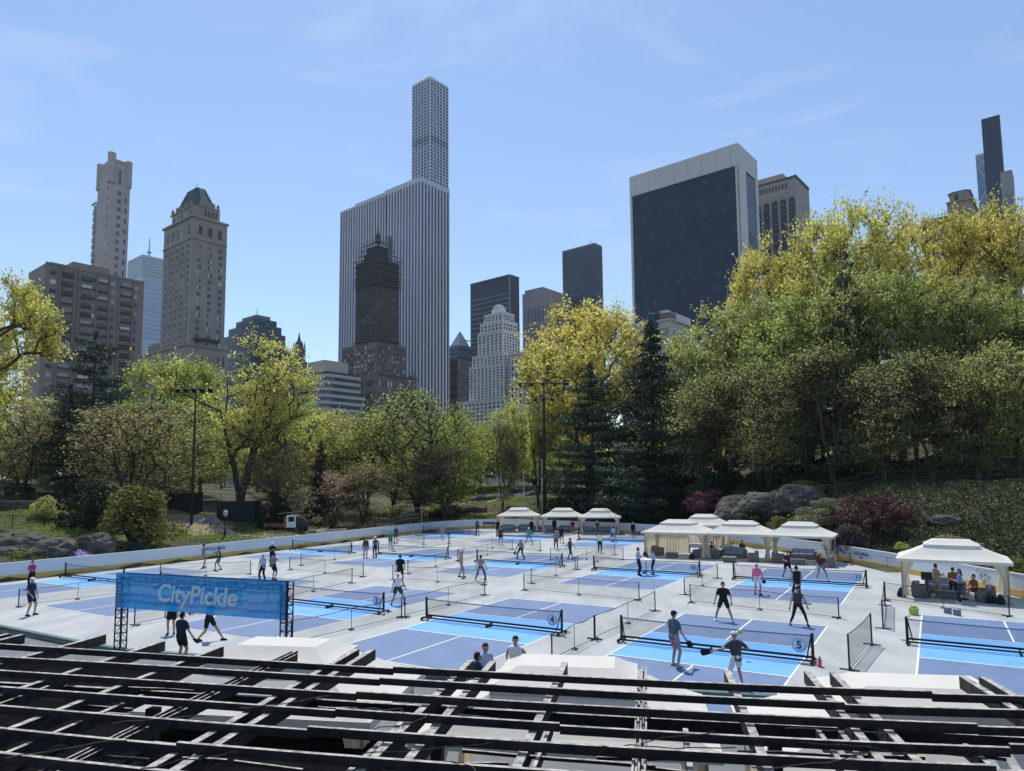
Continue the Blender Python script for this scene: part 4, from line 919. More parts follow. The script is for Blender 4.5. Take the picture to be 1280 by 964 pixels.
# thin white grid tower behind it
W_ = BB('concrete_white', (0.42, 0.46, 0.52), 0.04)
b = Bld('gridded_tower', 'very tall thin white tower with a regular grid of square windows', 'tower', 537.6, 95, 760, W_)
zq = b.z; Lw, Rw = b.ext(515, 560.7, b.Z(130)); b.tier(0, Rw, 0, Lw, 0, zq)
NF = 60; fh = (b.Z(97.5)-b.Z(226))/31.0; zt_ = b.Z(97.5)
WG = winmat('window_grid', (0.03, 0.048, 0.075), (0.14, 0.19, 0.25), 0.2); WD = winmat('window_open', (0.010, 0.013, 0.02), (0.02, 0.025, 0.03), 0.05)
for fc_, ln in (('R', Rw), ('L', Lw)):
    nm_ = 'window' if fc_ == 'R' else 'side_window'
    b.grid(fc_, ln*0.015, ln*0.985, zt_-fh*36, zt_, 6, 36, 0.66, 0.68, m=WG, name=nm_)
    for q in (18, 19): b.grid(fc_, ln*0.03, ln*0.97, zt_-fh*q, zt_-fh*(q-1), 6, 1, 0.70, 0.76, m=WD, name='open_storey', dep=0.4)

# dark spired hotel wrapped in scaffold
W_ = BB('brick_dark_brown', (0.075, 0.062, 0.058), 0.25, 0.08); SCAF = BB('scaffold_dark', (0.03, 0.027, 0.028), 0.2)
b = Bld('spired_hotel', 'dark brown hotel tower wrapped in scaffolding in front of the striped tower', 'tower', 472, 322, 385, W_)
zq = b.z; Lw, Rw = b.ext(445, 499, b.Z(350)); b.tier(0, Rw, 0, Lw, 0, zq)
cx, cy = Rw/2, Lw/2
m = MB(); v_, f_ = octo(1.2, Rw-1.2, 1.2, Lw-1.2, zq, b.Z(303), 2.5, 0.62); m.add(v_, f_); v_, f_ = octo(Rw*0.2, Rw*0.8, Lw*0.2, Lw*0.8, b.Z(303), b.Z(296), 1.5, 0.5); m.add(v_, f_); m.build('steep_roof', W_, b.t)
m = MB(); m.lathe([(2.2, b.Z(300)), (2.0, b.Z(292)), (1.1, b.Z(289)), (1.4, b.Z(286)), (0.5, b.Z(280)), (0.12, b.Z(266))], (cx, cy, 0), 8); m.build('spire', COP, b.t)
for k in range(9):
    z = b.Z(300+k*7); gr = 0.5 if k > 2 else -1.5+0.6*k; m = MB()
    x0, x1, y0, y1 = -0.9-gr*0.3, Rw+0.9+gr*0.3, -0.9-gr*0.3, Lw+0.9+gr*0.3
    if k < 3: x0, x1, y0, y1 = 2.6-k*0.9, Rw-2.6+k*0.9, 2.6-k*0.9, Lw-2.6+k*0.9
    m.b2(x0, x1, y0, y0+0.5, z, z+0.3); m.b2(x0, x0+0.5, y0, y1, z, z+0.3)
    n_ = 9
    for q in range(n_+1):
        m.tube((x0+(x1-x0)*q/n_, y0, z), (x0+(x1-x0)*q/n_, y0, z+3.4), 0.1, 0.1, 4); m.tube((x0, y0+(y1-y0)*q/n_, z), (x0, y0+(y1-y0)*q/n_, z+3.4), 0.1, 0.1, 4)
    m.build('scaffold', SCAF, b.t)
m = MB(); m.b2(cx-1.6, cx+0.8, -1.6, -0.8, b.Z(325), b.Z(292)); m.build('hoist', BB('hoist_grey', (0.09, 0.10, 0.12)), b.t)
for yp in (345, 352, 424): 
    for fc_, ln in (('R', Rw), ('L', Lw)): b.trim(fc_, -0.5, ln+0.5, b.Z(yp), 0.7, 0.7)
b.grid('R', 1, Rw-1, b.Z(422), b.Z(355), 6, 15, 0.34, 0.48, m=W_DARK); b.grid('L', 1, Lw-1, b.Z(422), b.Z(355), 6, 15, 0.34, 0.48, m=W_DARK, name='side_window')
W2 = BB('brick_brown_mid', (0.125, 0.10, 0.09), 0.25, 0.08)
Ll, Rr = b.ext(431, 506, b.Z(440)); z2 = b.Z(428); b.tier(-1.5, Rr, -1.5, Ll, 0, z2, 'middle_tier', W2)
m = MB(); v_, f_ = octo(0, Rw*0.9, 0, Ll*0.9, z2, b.Z(421), 1.5, 0.7); m.add(v_, f_); m.build('middle_roof', W_, b.t)
b.grid('R', 0, Rr-1, b.Z(480), b.Z(431), 9, 9, 0.4, 0.5, pos=-1.5, m=W_MIX, name='middle_window'); b.grid('L', 0, Ll-1, b.Z(480), b.Z(431), 9, 9, 0.4, 0.5, pos=-1.5, m=W_MIX, name='middle_side_window')
Ll, Rr = b.ext(452, 512, b.Z(475)); z3 = b.Z(470); b.tier(-6, Rr, -6, Ll, 0, z3, 'base_block', W2)
for (x, y) in ((-5, -5), (Rr-2, -5), (-5, 6)):
    m = MB(); m.lathe([(1.9, z3-4), (1.9, z3+2.2), (1.2, z3+2.4), (0.1, z3+5)], (x, y, 0), 8); m.build('turret', W2, b.t)
b.trim('R', -6, Rr, z3, 0.8, 0.7, pos=-6); b.grid('R', -4, Rr-1, 4, z3-1.5, 13, 9, 0.36, 0.5, pos=-6, m=W_MIX, name='base_window'); b.grid('L', -4, Ll, 4, z3-1.5, 9, 9, 0.36, 0.5, pos=-6, m=W_DARK, name='base_side_window')

# low curved white block
W_ = BB('stone_pale', (0.33, 0.32, 0.31), 0.08)
b = Bld('curved_apartment_block', 'low pale apartment block with rounded balcony bands left of the spired hotel', 'building', 408, 466, 340, W_)
zq = b.z; x0, y0 = 0.0, 0.0
def slab(z0, z1, r_, ox, name, mm, wx=24, wy=20):
    m = MB(); vs = []; n_ = 10
    pts = [(ox, wy)]+[(ox+r_-r_*math.cos(math.pi/2*i/n_), r_-r_*math.sin(math.pi/2*i/n_)) for i in range(n_+1)]+[(wx, 0), (wx, wy)]
    k_ = len(pts); m.add([(p[0], p[1], z0) for p in pts]+[(p[0], p[1], z1) for p in pts], [(i, (i+1) % k_, k_+(i+1) % k_, k_+i) for i in range(k_)]+[tuple(range(k_, 2*k_))]); return m.build(name, mm, b.t)
_, Rr = b.ext(None, 451, zq)
for k in range(14):
    z1 = zq-0.2-k*3.35; wx_ = Rr+(0 if k < 3 else (3.2 if k < 6 else 6.5)); r_ = 4
    slab(z1-1.5, z1, r_, -0.3-0.35*min(k, 4), 'balcony_band', W_, wx_, 26)
    slab(z1-3.35, z1-1.5, r_, 0.6-0.35*min(k, 4), 'window_band', winmat('band_grey', (0.035, 0.05, 0.065), (0.2, 0.25, 0.3), 0.1) if k == 0 else MATS['band_grey'], wx_-0.8, 25.5)
b.tier(3, Rr-3.5, 6, 20, zq, b.Z(447), 'penthouse', BB('penthouse_tan', (0.36, 0.31, 0.27), 0.05)); b.tier(1, Rr-1.5, 1.5, 22, zq-0.1, zq+1.2, 'roof_terrace', BB('terrace_dark', (0.06, 0.055, 0.055)))

# small buildings between the striped tower and the white stepped one
b = Bld('pyramid_roof_building', 'blue glass building with a small glass pyramid roof', 'building', 574, 431, 640, BB('glass_steel_blue', (0.10, 0.13, 0.18), 0.15, r=0.3))
Lw, Rw = b.ext(560, 590, b.z); b.tier(0, Rw, 0, Lw, 0, b.z); m = MB(); v_, f_ = octo(1, Rw-1, 1, Lw-1, b.z, b.Z(411), 0.5, 0.03); m.add(v_, f_); m.build('pyramid_roof', BB('pyramid_glass', (0.35, 0.36, 0.38)), b.t)
b.trim('R', 0, Rw, b.Z(424), 1.0, 0.5, name='string_course', m=BB('pale_trim', (0.4, 0.4, 0.42))); b.bands('R', 0.3, Rw-0.3, 30, b.z-2, 26, 0.5, m=W_BLUE); b.bands('L', 0.3, Lw-0.3, 30, b.z-2, 26, 0.5, m=W_BLUE, name='side_window_band')
b = Bld('low_brick_building', 'low dark brick building at the foot of the pyramid roofed one', 'building', 572, 449, 520, BB('brick_plum', (0.115, 0.095, 0.095), 0.2))
Lw, Rw = b.ext(558, 592, b.z); b.tier(0, Rw, 0, Lw, 0, b.z); b.tier(Rw*0.35, Rw*1.2, 2, Lw, 0, b.Z(458), 'side_wing', BB('glass_teal_dark', (0.05, 0.075, 0.09), 0.1, r=0.3)); b.grid('L', 0.5, Lw-0.5, 20, b.z-2, 5, 14, 0.5, 0.5, m=W_DARK, name='side_window'); b.grid('R', 0.5, Rw-0.5, 20, b.z-2, 7, 14, 0.5, 0.5, m=W_BLUE)

# dark slab with pale bands
b = Bld('dark_office_slab', 'dark glass slab with pale horizontal bands behind the white stepped tower', 'tower', 637, 343.5, 640, BB('slab_black', (0.022, 0.030, 0.040), 0.1, r=0.35))
zq = b.z; Lw, Rw = b.ext(588, 649, b.Z(360)); b.tier(0, Rw, 0, Lw, 0, zq); zb = b.Z(366)
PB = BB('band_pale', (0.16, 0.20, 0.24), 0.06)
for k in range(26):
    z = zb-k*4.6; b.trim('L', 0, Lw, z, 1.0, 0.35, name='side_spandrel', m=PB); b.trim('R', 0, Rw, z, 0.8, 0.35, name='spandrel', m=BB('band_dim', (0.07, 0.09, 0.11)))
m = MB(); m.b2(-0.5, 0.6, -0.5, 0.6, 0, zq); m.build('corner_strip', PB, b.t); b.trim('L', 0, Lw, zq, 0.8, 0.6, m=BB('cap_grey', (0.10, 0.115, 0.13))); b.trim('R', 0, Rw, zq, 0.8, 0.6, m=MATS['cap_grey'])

# white stepped art deco tower
W_ = BB('limestone_white', (0.50, 0.48, 0.46), 0.06)
b = Bld('stepped_tower', 'white limestone tower stepping up to a small rounded crown', 'tower', 629, 438, 440, W_)
def deco(yp, xl, xr, ins, nl, nrr, rows, ybot, nm, flat=False):
    z = b.Z(yp); bs = (b.c[0]+(DR[0]+DL[0])*ins, b.c[1]+(DR[1]+DL[1])*ins, z-2); Lw = solve_t(bs, DL, xl)+ins; Rw = solve_t(bs, DR, xr)+ins
    b.tier(ins, Rw, ins, Lw, 0, z, nm+'_tier'); z0 = b.Z(ybot)
    b.grid('R', ins+0.4, Rw-0.4, z0, z-1.6, nrr, rows, 0.40, 0.55, pos=ins, m=W_DARK, name=nm+'_window'); b.grid('L', ins+0.4, Lw-0.4, z0, z-1.6, nl, rows, 0.40, 0.55, pos=ins, m=W_DARK, name=nm+'_side_window')
    b.trim('R', ins, Rw, z-0.3, 0.6, 0.3, pos=ins); b.trim('L', ins, Lw, z-0.3, 0.6, 0.3, pos=ins); return Lw, Rw
deco(500, 574.5, 688, -9, 11, 13, 12, 560, 'base'); deco(455, 586.5, 664, -4, 9, 8, 12, 500, 'lower'); Lm, Rm_ = deco(441, 590, 657, -2, 8, 7, 3, 455, 'setback')
deco(412, 597, 650, 0, 6, 6, 7, 441, 'shaft'); deco(399, 600, 647, 1, 6, 6, 2, 411, 'shoulder'); deco(388, 605, 643, 2, 5, 5, 2, 398, 'crown')
Lw, Rw = b.ext(605, 643, b.Z(390)); cx, cy = 1.5+Rw/2, 1.5+Lw/2
m = MB(); v_, f_ = octo(4, Rw-1, 4, Lw-1, b.Z(388), b.Z(380), 2, 0.85); m.add(v_, f_); m.lathe([(3.6, b.Z(382)), (3.4, b.Z(377.5)), (2.2, b.Z(376.5))], (cx, cy, 0), 10); m.build('rounded_crown', W_, b.t)

# pinkish grey office tower
W_ = BB('granite_pink', (0.24, 0.21, 0.215), 0.06)
b = Bld('granite_office_tower', 'pinkish grey granite office tower left of the dark glass slab', 'tower', 681, 362, 600, W_)
zq = b.z; Lw, Rw = b.ext(653, 712, b.Z(372)); b.tier(0, Rw, 0, Lw, 0, zq); b.tier(0.5, Rw, Lw*0.1, Lw*0.9, zq, zq+3, 'parapet')
b.grid('R', 1, Rw-1, b.Z(396), b.Z(380), 4, 1, 0.66, 0.92, m=W_BLUE, name='tall_window'); b.grid('L', 1, Lw-1, b.Z(401), b.Z(382), 6, 1, 0.5, 0.92, m=W_BLUE, name='tall_side_window')
b.grid('R', 1, Rw-1, b.Z(470), b.Z(399), 8, 18, 0.55, 0.5, m=W_DARK); b.grid('L', 1, Lw-1, b.Z(470), b.Z(404), 9, 17, 0.52, 0.5, m=W_DARK, name='side_window')

# dark glass tower
b = Bld('dark_glass_tower', 'dark gridded glass tower right of the granite tower', 'tower', 743.5, 303.5, 620, BB('mullion_grey', (0.085, 0.092, 0.105), 0.08, r=0.4))
zq = b.z; Lw, Rw = b.ext(703, 753, b.Z(320)); b.tier(0, Rw, 0, Lw, 0, zq)
b.grid('L', 0.5, Lw-0.5, b.Z(420), zq-2, 16, 38, 0.8, 0.72, m=winmat('glass_plum', (0.035, 0.045, 0.062), (0.07, 0.08, 0.1), 0.1, 0.12, 0.3), name='side_window'); b.grid('R', 0.3, Rw-0.3, b.Z(420), zq-2, 5, 38, 0.8, 0.72, m=MATS['glass_plum'])
m = MB()
for q in range(4): m.tube((3+q*2.2, 5+q*3, zq), (3+q*2.2, 5+q*3, zq+5+q % 2*2), 0.15, 0.1, 4)
m.build('antenna', BLACK, b.t)

# pale stone block behind the yellow tree
b = Bld('stone_apartment_block', 'pale stone block seen through the yellow tree left of the conifers', 'building', 705, 432, 400, BB('limestone_cool', (0.38, 0.37, 0.37), 0.06))
Lw, Rw = b.ext(637, 745, b.Z(450)); b.tier(0, Rw, 0, Lw, 0, b.z); b.grid('L', 1, Lw-1, 8, b.z-3, 13, 18, 0.34, 0.5, m=W_DARK, name='side_window'); b.grid('R', 1, Rw-1, 8, b.z-3, 5, 18, 0.4, 0.5, m=W_DARK)
b.trim('L', 0, Lw, b.z-0.5, 1, 0.8)

# hotel roofline with a small copper turret
b = Bld('grand_hotel', 'pale hotel roofline with a copper turret and flagstaff below the big black tower', 'building', 838, 397, 330, BB('hotel_pale', (0.36, 0.34, 0.32), 0.1))
Lw, Rw = b.ext(776, 885, b.Z(405)); zq = b.z; b.tier(0, Rw, 0, Lw, 0, zq); b.trim('L', 0, Lw, zq-1, 0.8, 1.0); b.trim('L', 0, Lw, zq-4.5, 0.6, 0.8, name='string_course'); b.trim('R', 0, Rw, zq-1, 0.8, 1.0)
b.tier(1, Rw*0.62, 2, 12, zq, b.Z(386), 'roof_block', BB('block_pale', (0.42, 0.42, 0.42), 0.04)); b.tier(-0.5, 5, -0.5, 5, zq, zq+2.6, 'chimney', BB('chimney_brick', (0.15, 0.11, 0.09)))
b.grid('L', 1, Lw-1, zq-16, zq-5, 14, 3, 0.3, 0.6, m=W_DARK, name='side_window'); b.grid('R', 1, Rw-1, zq-16, zq-5, 10, 3, 0.3, 0.6, m=W_DARK)
ty = solve_t((b.c[0], b.c[1], zq-2), DL, 816)
m = MB(); m.lathe([(3.4, zq-8), (3.4, zq+2.4), (3.7, zq+2.6), (2.2, zq+4.2), (2.2, zq+4.8)], (1.5, ty, 0), 10)
for q in range(10): a = q*0.628; m.lathe([(0.25, zq+2.4), (0.3, zq+4.2), (0.02, zq+5.4)], (1.5+3.4*math.cos(a), ty+3.4*math.sin(a), 0), 5)
tu = m.build('copper_turret', BB('copper_dark', (0.03, 0.06, 0.065), 0.3, 0.3), b.t); m = MB(); m.tube((1.5, ty, zq+4.8), (1.5, ty, zq+18.5), 0.17, 0.09, 6); m.build('flagstaff', BLACK, tu)
m = MB(); m.quad((1.5, ty, zq+10.8), (1.5, ty-0.9, zq+10.0), (1.5, ty-0.8, zq+7.2), (1.5, ty, zq+8)); m.build('flag', BB('flag_dull', (0.25, 0.10, 0.10)), tu)

# big black tower in a travertine frame
TRV = BB('travertine', (0.43, 0.42, 0.42), 0.05)
b = Bld('framed_black_tower', 'huge sheer black glass tower in a pale travertine frame', 'tower', 922, 178.5, 430, TRV)
zq = b.z; Lw, Rw = b.ext(787.5, 947.5, b.Z(215)); b.tier(1.0, Rw-0.1, 0.2, Lw, 0, zq-12, 'core', BB('core_navy', (0.02, 0.028, 0.045)))
pw = Lw*0.115*0.22; 
b.tier(-0.1, 1.2, Lw*0.0, Lw, zq-14.5, zq, 'frame_top'); b.tier(0, 1.3, 0.0, 2.3, 0, zq-14.5, 'frame_pier'); b.tier(0, 1.3, Lw-1.6, Lw, 0, zq-14.5, 'frame_pier')
for q in range(8): m = MB(); a = Lw*(q+0.5)/8; m.b2(-0.16, -0.1, a-0.12, a+0.12, zq-14.3, zq-0.3); m.build('joint', BB('joint_grey', (0.25, 0.245, 0.25)), b.t)
b.tier(0, Rw, -0.1, 1.0, zq-14.5, zq, 'side_top'); b.tier(0, Rw*0.36, -0.1, 1.0, 0, zq-14.5, 'side_pier'); b.tier(Rw*0.86, Rw, -0.1, 1.0, 0, zq-14.5, 'side_pier')
m = MB(); m.b2(Rw*0.36, Rw*0.86, 0.12, 0.2, 2, zq-16); m.build('side_glass', W_GLASS, b.t)
for j in range(3): b.trim('R', Rw*0.36, Rw*0.86, zq-40-j*0.1-j*30, 0.7, 0.2, pos=0.15, name='side_spandrel', m=MATS['louvre_grey'])
b.tier(0.85, 0.999, 2.3, Lw-1.6, 0, zq-14.5, 'glass_curtain', mat('curtain_glass', (0.010, 0.020, 0.042), 0.22, 0.35, 0.06, stretch=(1, 0.3, 1.5), spec=0.3))
b.grid('L', 2.6, Lw-1.9, 8, zq-17, 24, 44, 0.94, 0.8, pos=0.85, m=W_GLASS, name='glass_panel', dep=0.04)
b.grid('L', 4, Lw*0.95, zq-100, zq-30, 8, 10, 0.55, 0.07, pos=0.8, m=winmat('lit_blind', (0.05, 0.07, 0.09), (0.10, 0.12, 0.14), 0.3), name='pale_blind', dep=0.03, skip=lambda i, j: random.random() < 0.86)

# tan tower with five arched bays
TN = BB('stone_tan', (0.27, 0.225, 0.19), 0.06)
b = Bld('arched_tower', 'tan tower with tall arched window bays right of the big black tower', 'tower', 994, 221, 520, TN)
zq = b.z; Lw, Rw = b.ext(932, 1012, b.Z(240)); b.tier(0, Rw, 0, Lw, 0, zq); b.tier(6, Rw-2, Lw*0.28, Lw*0.82, zq, zq+8, 'penthouse'); b.tier(-0.8, Rw*0.95, -0.8, 1.2, zq-0.6, zq+1.4, 'roof_slab', BB('slab_dark', (0.08, 0.08, 0.09))); b.trim('L', 0, Lw, zq+0.4, 1.4, 0.8, m=MATS['slab_dark'])
DKW = BB('bay_dark', (0.025, 0.028, 0.035), 0.2, r=0.2)
for i in range(6):
    a = Lw*(0.085+0.165*i); wd = Lw*0.115; m = MB(); zt_ = zq-15-wd/2; m.b2(-0.12, 0.02, a-wd/2, a+wd/2, 2, zt_); n_ = 10
    m.add([(-0.12, a, zt_)]+[(-0.12, a+wd/2*math.cos(math.pi*k/n_), zt_+wd/2*math.sin(math.pi*k/n_)) for k in range(n_+1)], [(0, k+1, k+2) for k in range(n_)])
    m.build('arched_bay', DKW, b.t)
    for j in range(16): mm = MB(); z = zt_-2-j*7.2; mm.b2(-0.4, -0.121, a-wd/2+0.3, a+wd/2-0.3, z-1.3, z); mm.build('spandrel', BB('spandrel_brown', (0.10, 0.09, 0.085)), b.t)
    b.tier(-1.0, 0, a+wd/2+0.5, a+wd/2+1.5, 0, zq-11, 'pier')
b.grid('L', 1, Lw-1, zq-8, zq-2.5, 15, 1, 0.5, 0.8, m=W_DARK, name='top_window'); b.grid('R', Rw*0.15, Rw*0.9, zq-22, zq-17, 3, 1, 0.25, 0.8, m=W_DARK, name='small_window')

# old stone tower at the right
ST = BB('stone_umber', (0.24, 0.195, 0.155), 0.12, 0.1)
b = Bld('old_stone_tower', 'old stone rooftop tower with a round window above the right trees', 'building', 1214, 248, 300, ST)
zq = b.z; Lw, Rw = b.ext(1184, 1223, b.Z(255)); b.tier(0, Rw, 0, Lw, 0, zq); zz = b.Z(235)
m = MB(); v_, f_ = octo(0.8, Rw-0.5, 0.8, Lw-0.8, zq, zz, 1.6); m.add(v_, f_); m.build('belvedere', ST, b.t)
m = MB(); v_, f_ = octo(0.2, Rw+0.1, 0.2, Lw-0.2, zz, zz+1.4, 1.8, 0.4); m.add(v_, f_); m.lathe([(0.3, zz+1.4), (0.05, zz+3)], (Rw/2, Lw/2, 0), 6); m.build('roof', BB('roof_clay', (0.17, 0.14, 0.12)), b.t)
b.trim('L', -0.4, Lw+0.3, zq, 0.7, 0.7); b.trim('R', -0.4, Rw, zq, 0.7, 0.7)
for a in (0.42, 0.60): m = MB(); c, s_ = b.wbox('L', Lw*a, (zq+zz)/2-0.2, 1.1, 2.6, 0.2, pos=0.8); m.box(c, s_); m.build('window', W_DARK, b.t)
m = MB(); m.tube((-0.12, Lw*0.45, b.Z(262)), (0.2, Lw*0.45, b.Z(262)), 1.3, 1.3, 16); m.build('round_window', W_DARK, b.t); m = MB()
for q in range(16): a0, a1 = q*math.pi/8, (q+1)*math.pi/8; m.tube((-0.15, Lw*0.45+1.45*math.cos(a0), b.Z(262)+1.45*math.sin(a0)), (-0.15, Lw*0.45+1.45*math.cos(a1), b.Z(262)+1.45*math.sin(a1)), 0.2, 0.2, 5)
m.build('window_ring', ST, b.t)
Ll, _ = b.ext(1150, None, b.Z(265)); b.tier(1, Rw, Lw, Ll, 0, b.Z(264, 1184), 'side_wing', BB('wing_brown', (0.15, 0.12, 0.10))); b.grid('L', Lw+0.5, Ll-0.5, b.Z(275), b.Z(268), 6, 1, 0.3, 0.8, pos=1, m=W_DARK, name='wing_window'); b.trim('L', Lw, Ll, b.Z(264, 1184), 0.7, 0.9, pos=1)

# slim dark supertall and its neighbours
b = Bld('black_glass_tower', 'very slim black glass tower with a crossed lower frame at the right edge', 'tower', 1250, 145.5, 640, BB('frame_ink', (0.018, 0.028, 0.05), 0.1, r=0.25))
zq = b.z; Lw, Rw = b.ext(1231, 1253.5, b.Z(200)); b.tier(0, Rw, 0, Lw, 0, zq)
zs = b.Z(200); b.grid('L', 0.4, Lw-0.4, b.Z(280), zs, 5, 16, 0.78, 0.8, m=winmat('glass_azure', (0.10, 0.16, 0.27), (0.2, 0.28, 0.4), 0.2, 0.1, 0.3), name='side_window')
b.grid('L', 0.4, Lw-0.4, zs+1, zq-3, 5, 14, 0.9, 0.88, m=W_GLASS, name='upper_glass')
for (y0, y1, z0, z1) in ((Lw, 0, b.Z(213), b.Z(237)), (Lw, 0, b.Z(243), b.Z(268)), (Lw, 0, b.Z(240), b.Z(240)), (Lw, 0, b.Z(212), b.Z(209))):
    m = MB(); m.beam((-0.5, y0, z0), (-0.5, y1, z1), 0.3, 1.3); m.build('brace', MATS['frame_ink'], b.t)
m = MB(); m.b2(-0.1, Rw+0.2, -0.2, 0, 0, zq-20); m.build('side_panel', BB('panel_pale', (0.28, 0.33, 0.38)), b.t)
b = Bld('blue_glass_tower', 'blue glass tower with angled braces left of the slim black one', 'tower', 1236, 190, 760, BB('glass_mid_blue', (0.16, 0.23, 0.33), 0.1, r=0.2))
Lw, Rw = b.ext(1220, 1242, b.Z(200)); b.tier(0, Rw, 0, Lw, 0, b.z); b.tier(-0.6, 0, 0, Lw, b.z-3, b.z, 'parapet', MATS['panel_pale'])
for (z0, z1) in ((194, 206), (206, 228), (252, 228)): m = MB(); m.beam((-0.4, Lw, b.Z(z0)), (-0.4, 0, b.Z(z1)), 0.3, 1.4); m.build('brace', MATS['panel_pale'], b.t)
b.grid('L', 0.3, Lw-0.3, b.Z(270), b.Z(208), 6, 18, 0.8, 0.75, m=MATS['glass_azure'], name='side_window')
b = Bld('grey_residential_tower', 'plain grey tower right of the slim black one at the right edge', 'tower', 1265, 213, 600, BB('concrete_grey', (0.20, 0.21, 0.21), 0.06))
Lw, Rw = b.ext(1251, 1268, b.Z(225)); b.tier(0, Rw, 0, Lw, 0, b.z); b.grid('L', 0.5, Lw-0.5, b.Z(270), b.Z(240), 5, 9, 0.5, 0.55, m=W_BLUE, name='side_window'); b.trim('L', 0, Lw, b.z, 1, 0.5)
# ------------------------------------------------------------------ vegetation
def np_mesh(name, V, Fq, mats, smooth=False, mi=None):
    me = bpy.data.meshes.new(name); V = np.asarray(V, np.float32); Fq = np.asarray(Fq, np.int32); k = Fq.shape[1]
    me.vertices.add(len(V)); me.vertices.foreach_set('co', V.ravel()); me.loops.add(Fq.size); me.loops.foreach_set('vertex_index', Fq.ravel())
    me.polygons.add(len(Fq)); me.polygons.foreach_set('loop_start', np.arange(0, Fq.size, k, dtype=np.int32)); me.polygons.foreach_set('loop_total', np.full(len(Fq), k, np.int32))
    if smooth: me.polygons.foreach_set('use_smooth', [True]*len(Fq))
    if mi is not None: me.polygons.foreach_set('material_index', mi)
    for m in (mats if isinstance(mats, (list, tuple)) else [mats]): me.materials.append(m)
    me.update(calc_edges=True); return me
def leaves(C, size, r, asp=0.6, upb=0.0, jit=0.35):
    """one diamond-shaped leaf spray per centre"""
    n = len(C); a = r.normal(size=(n, 3)); a /= np.linalg.norm(a, axis=1)[:, None]; t = r.normal(size=(n, 3)); t[:, 2] += upb
    b = np.cross(a, t); b /= np.linalg.norm(b, axis=1)[:, None]+1e-9
    s = size*(1+jit*r.uniform(-1, 1, n))[:, None]; c = np.cross(a, b)
    V = np.stack([C-a*s*0.5, C+b*s*asp*0.5+c*s*0.08, C+a*s*0.5, C-b*s*asp*0.5+c*s*0.08], 1).reshape(-1, 3)
    return V, np.arange(4*n).reshape(-1, 4)
def tubes(P0, P1, R0, R1, n=4):
    P0, P1 = np.asarray(P0), np.asarray(P1); d = P1-P0; L_ = np.linalg.norm(d, axis=1)+1e-9; d = d/L_[:, None]
    ref = np.where(np.abs(d[:, 2:3]) > 0.9, np.array([[1.0, 0, 0]]), np.array([[0, 0, 1.0]])); a = np.cross(d, ref); a /= np.linalg.norm(a, axis=1)[:, None]; b = np.cross(d, a)
    V = []; 
    for P, Rr in ((P0, R0), (P1, R1)):
        for k in range(n):
            t = 2*math.pi*k/n; V.append(P+(a*math.cos(t)+b*math.sin(t))*np.asarray(Rr)[:, None])
    V = np.stack(V, 1); m = len(P0); base = (np.arange(m)*2*n)[:, None]
    Fq = np.concatenate([base+np.array([[k, (k+1) % n, n+(k+1) % n, n+k]]) for k in range(n)], 0)
    return V.reshape(-1, 3), Fq
class Noise3:
    def __init__(s, r, f): s.k = r.normal(size=(7, 3))*f; s.p = r.uniform(0, 6.28, 7)
    def __call__(s, P): return np.sin(P@s.k.T+s.p).mean(1)
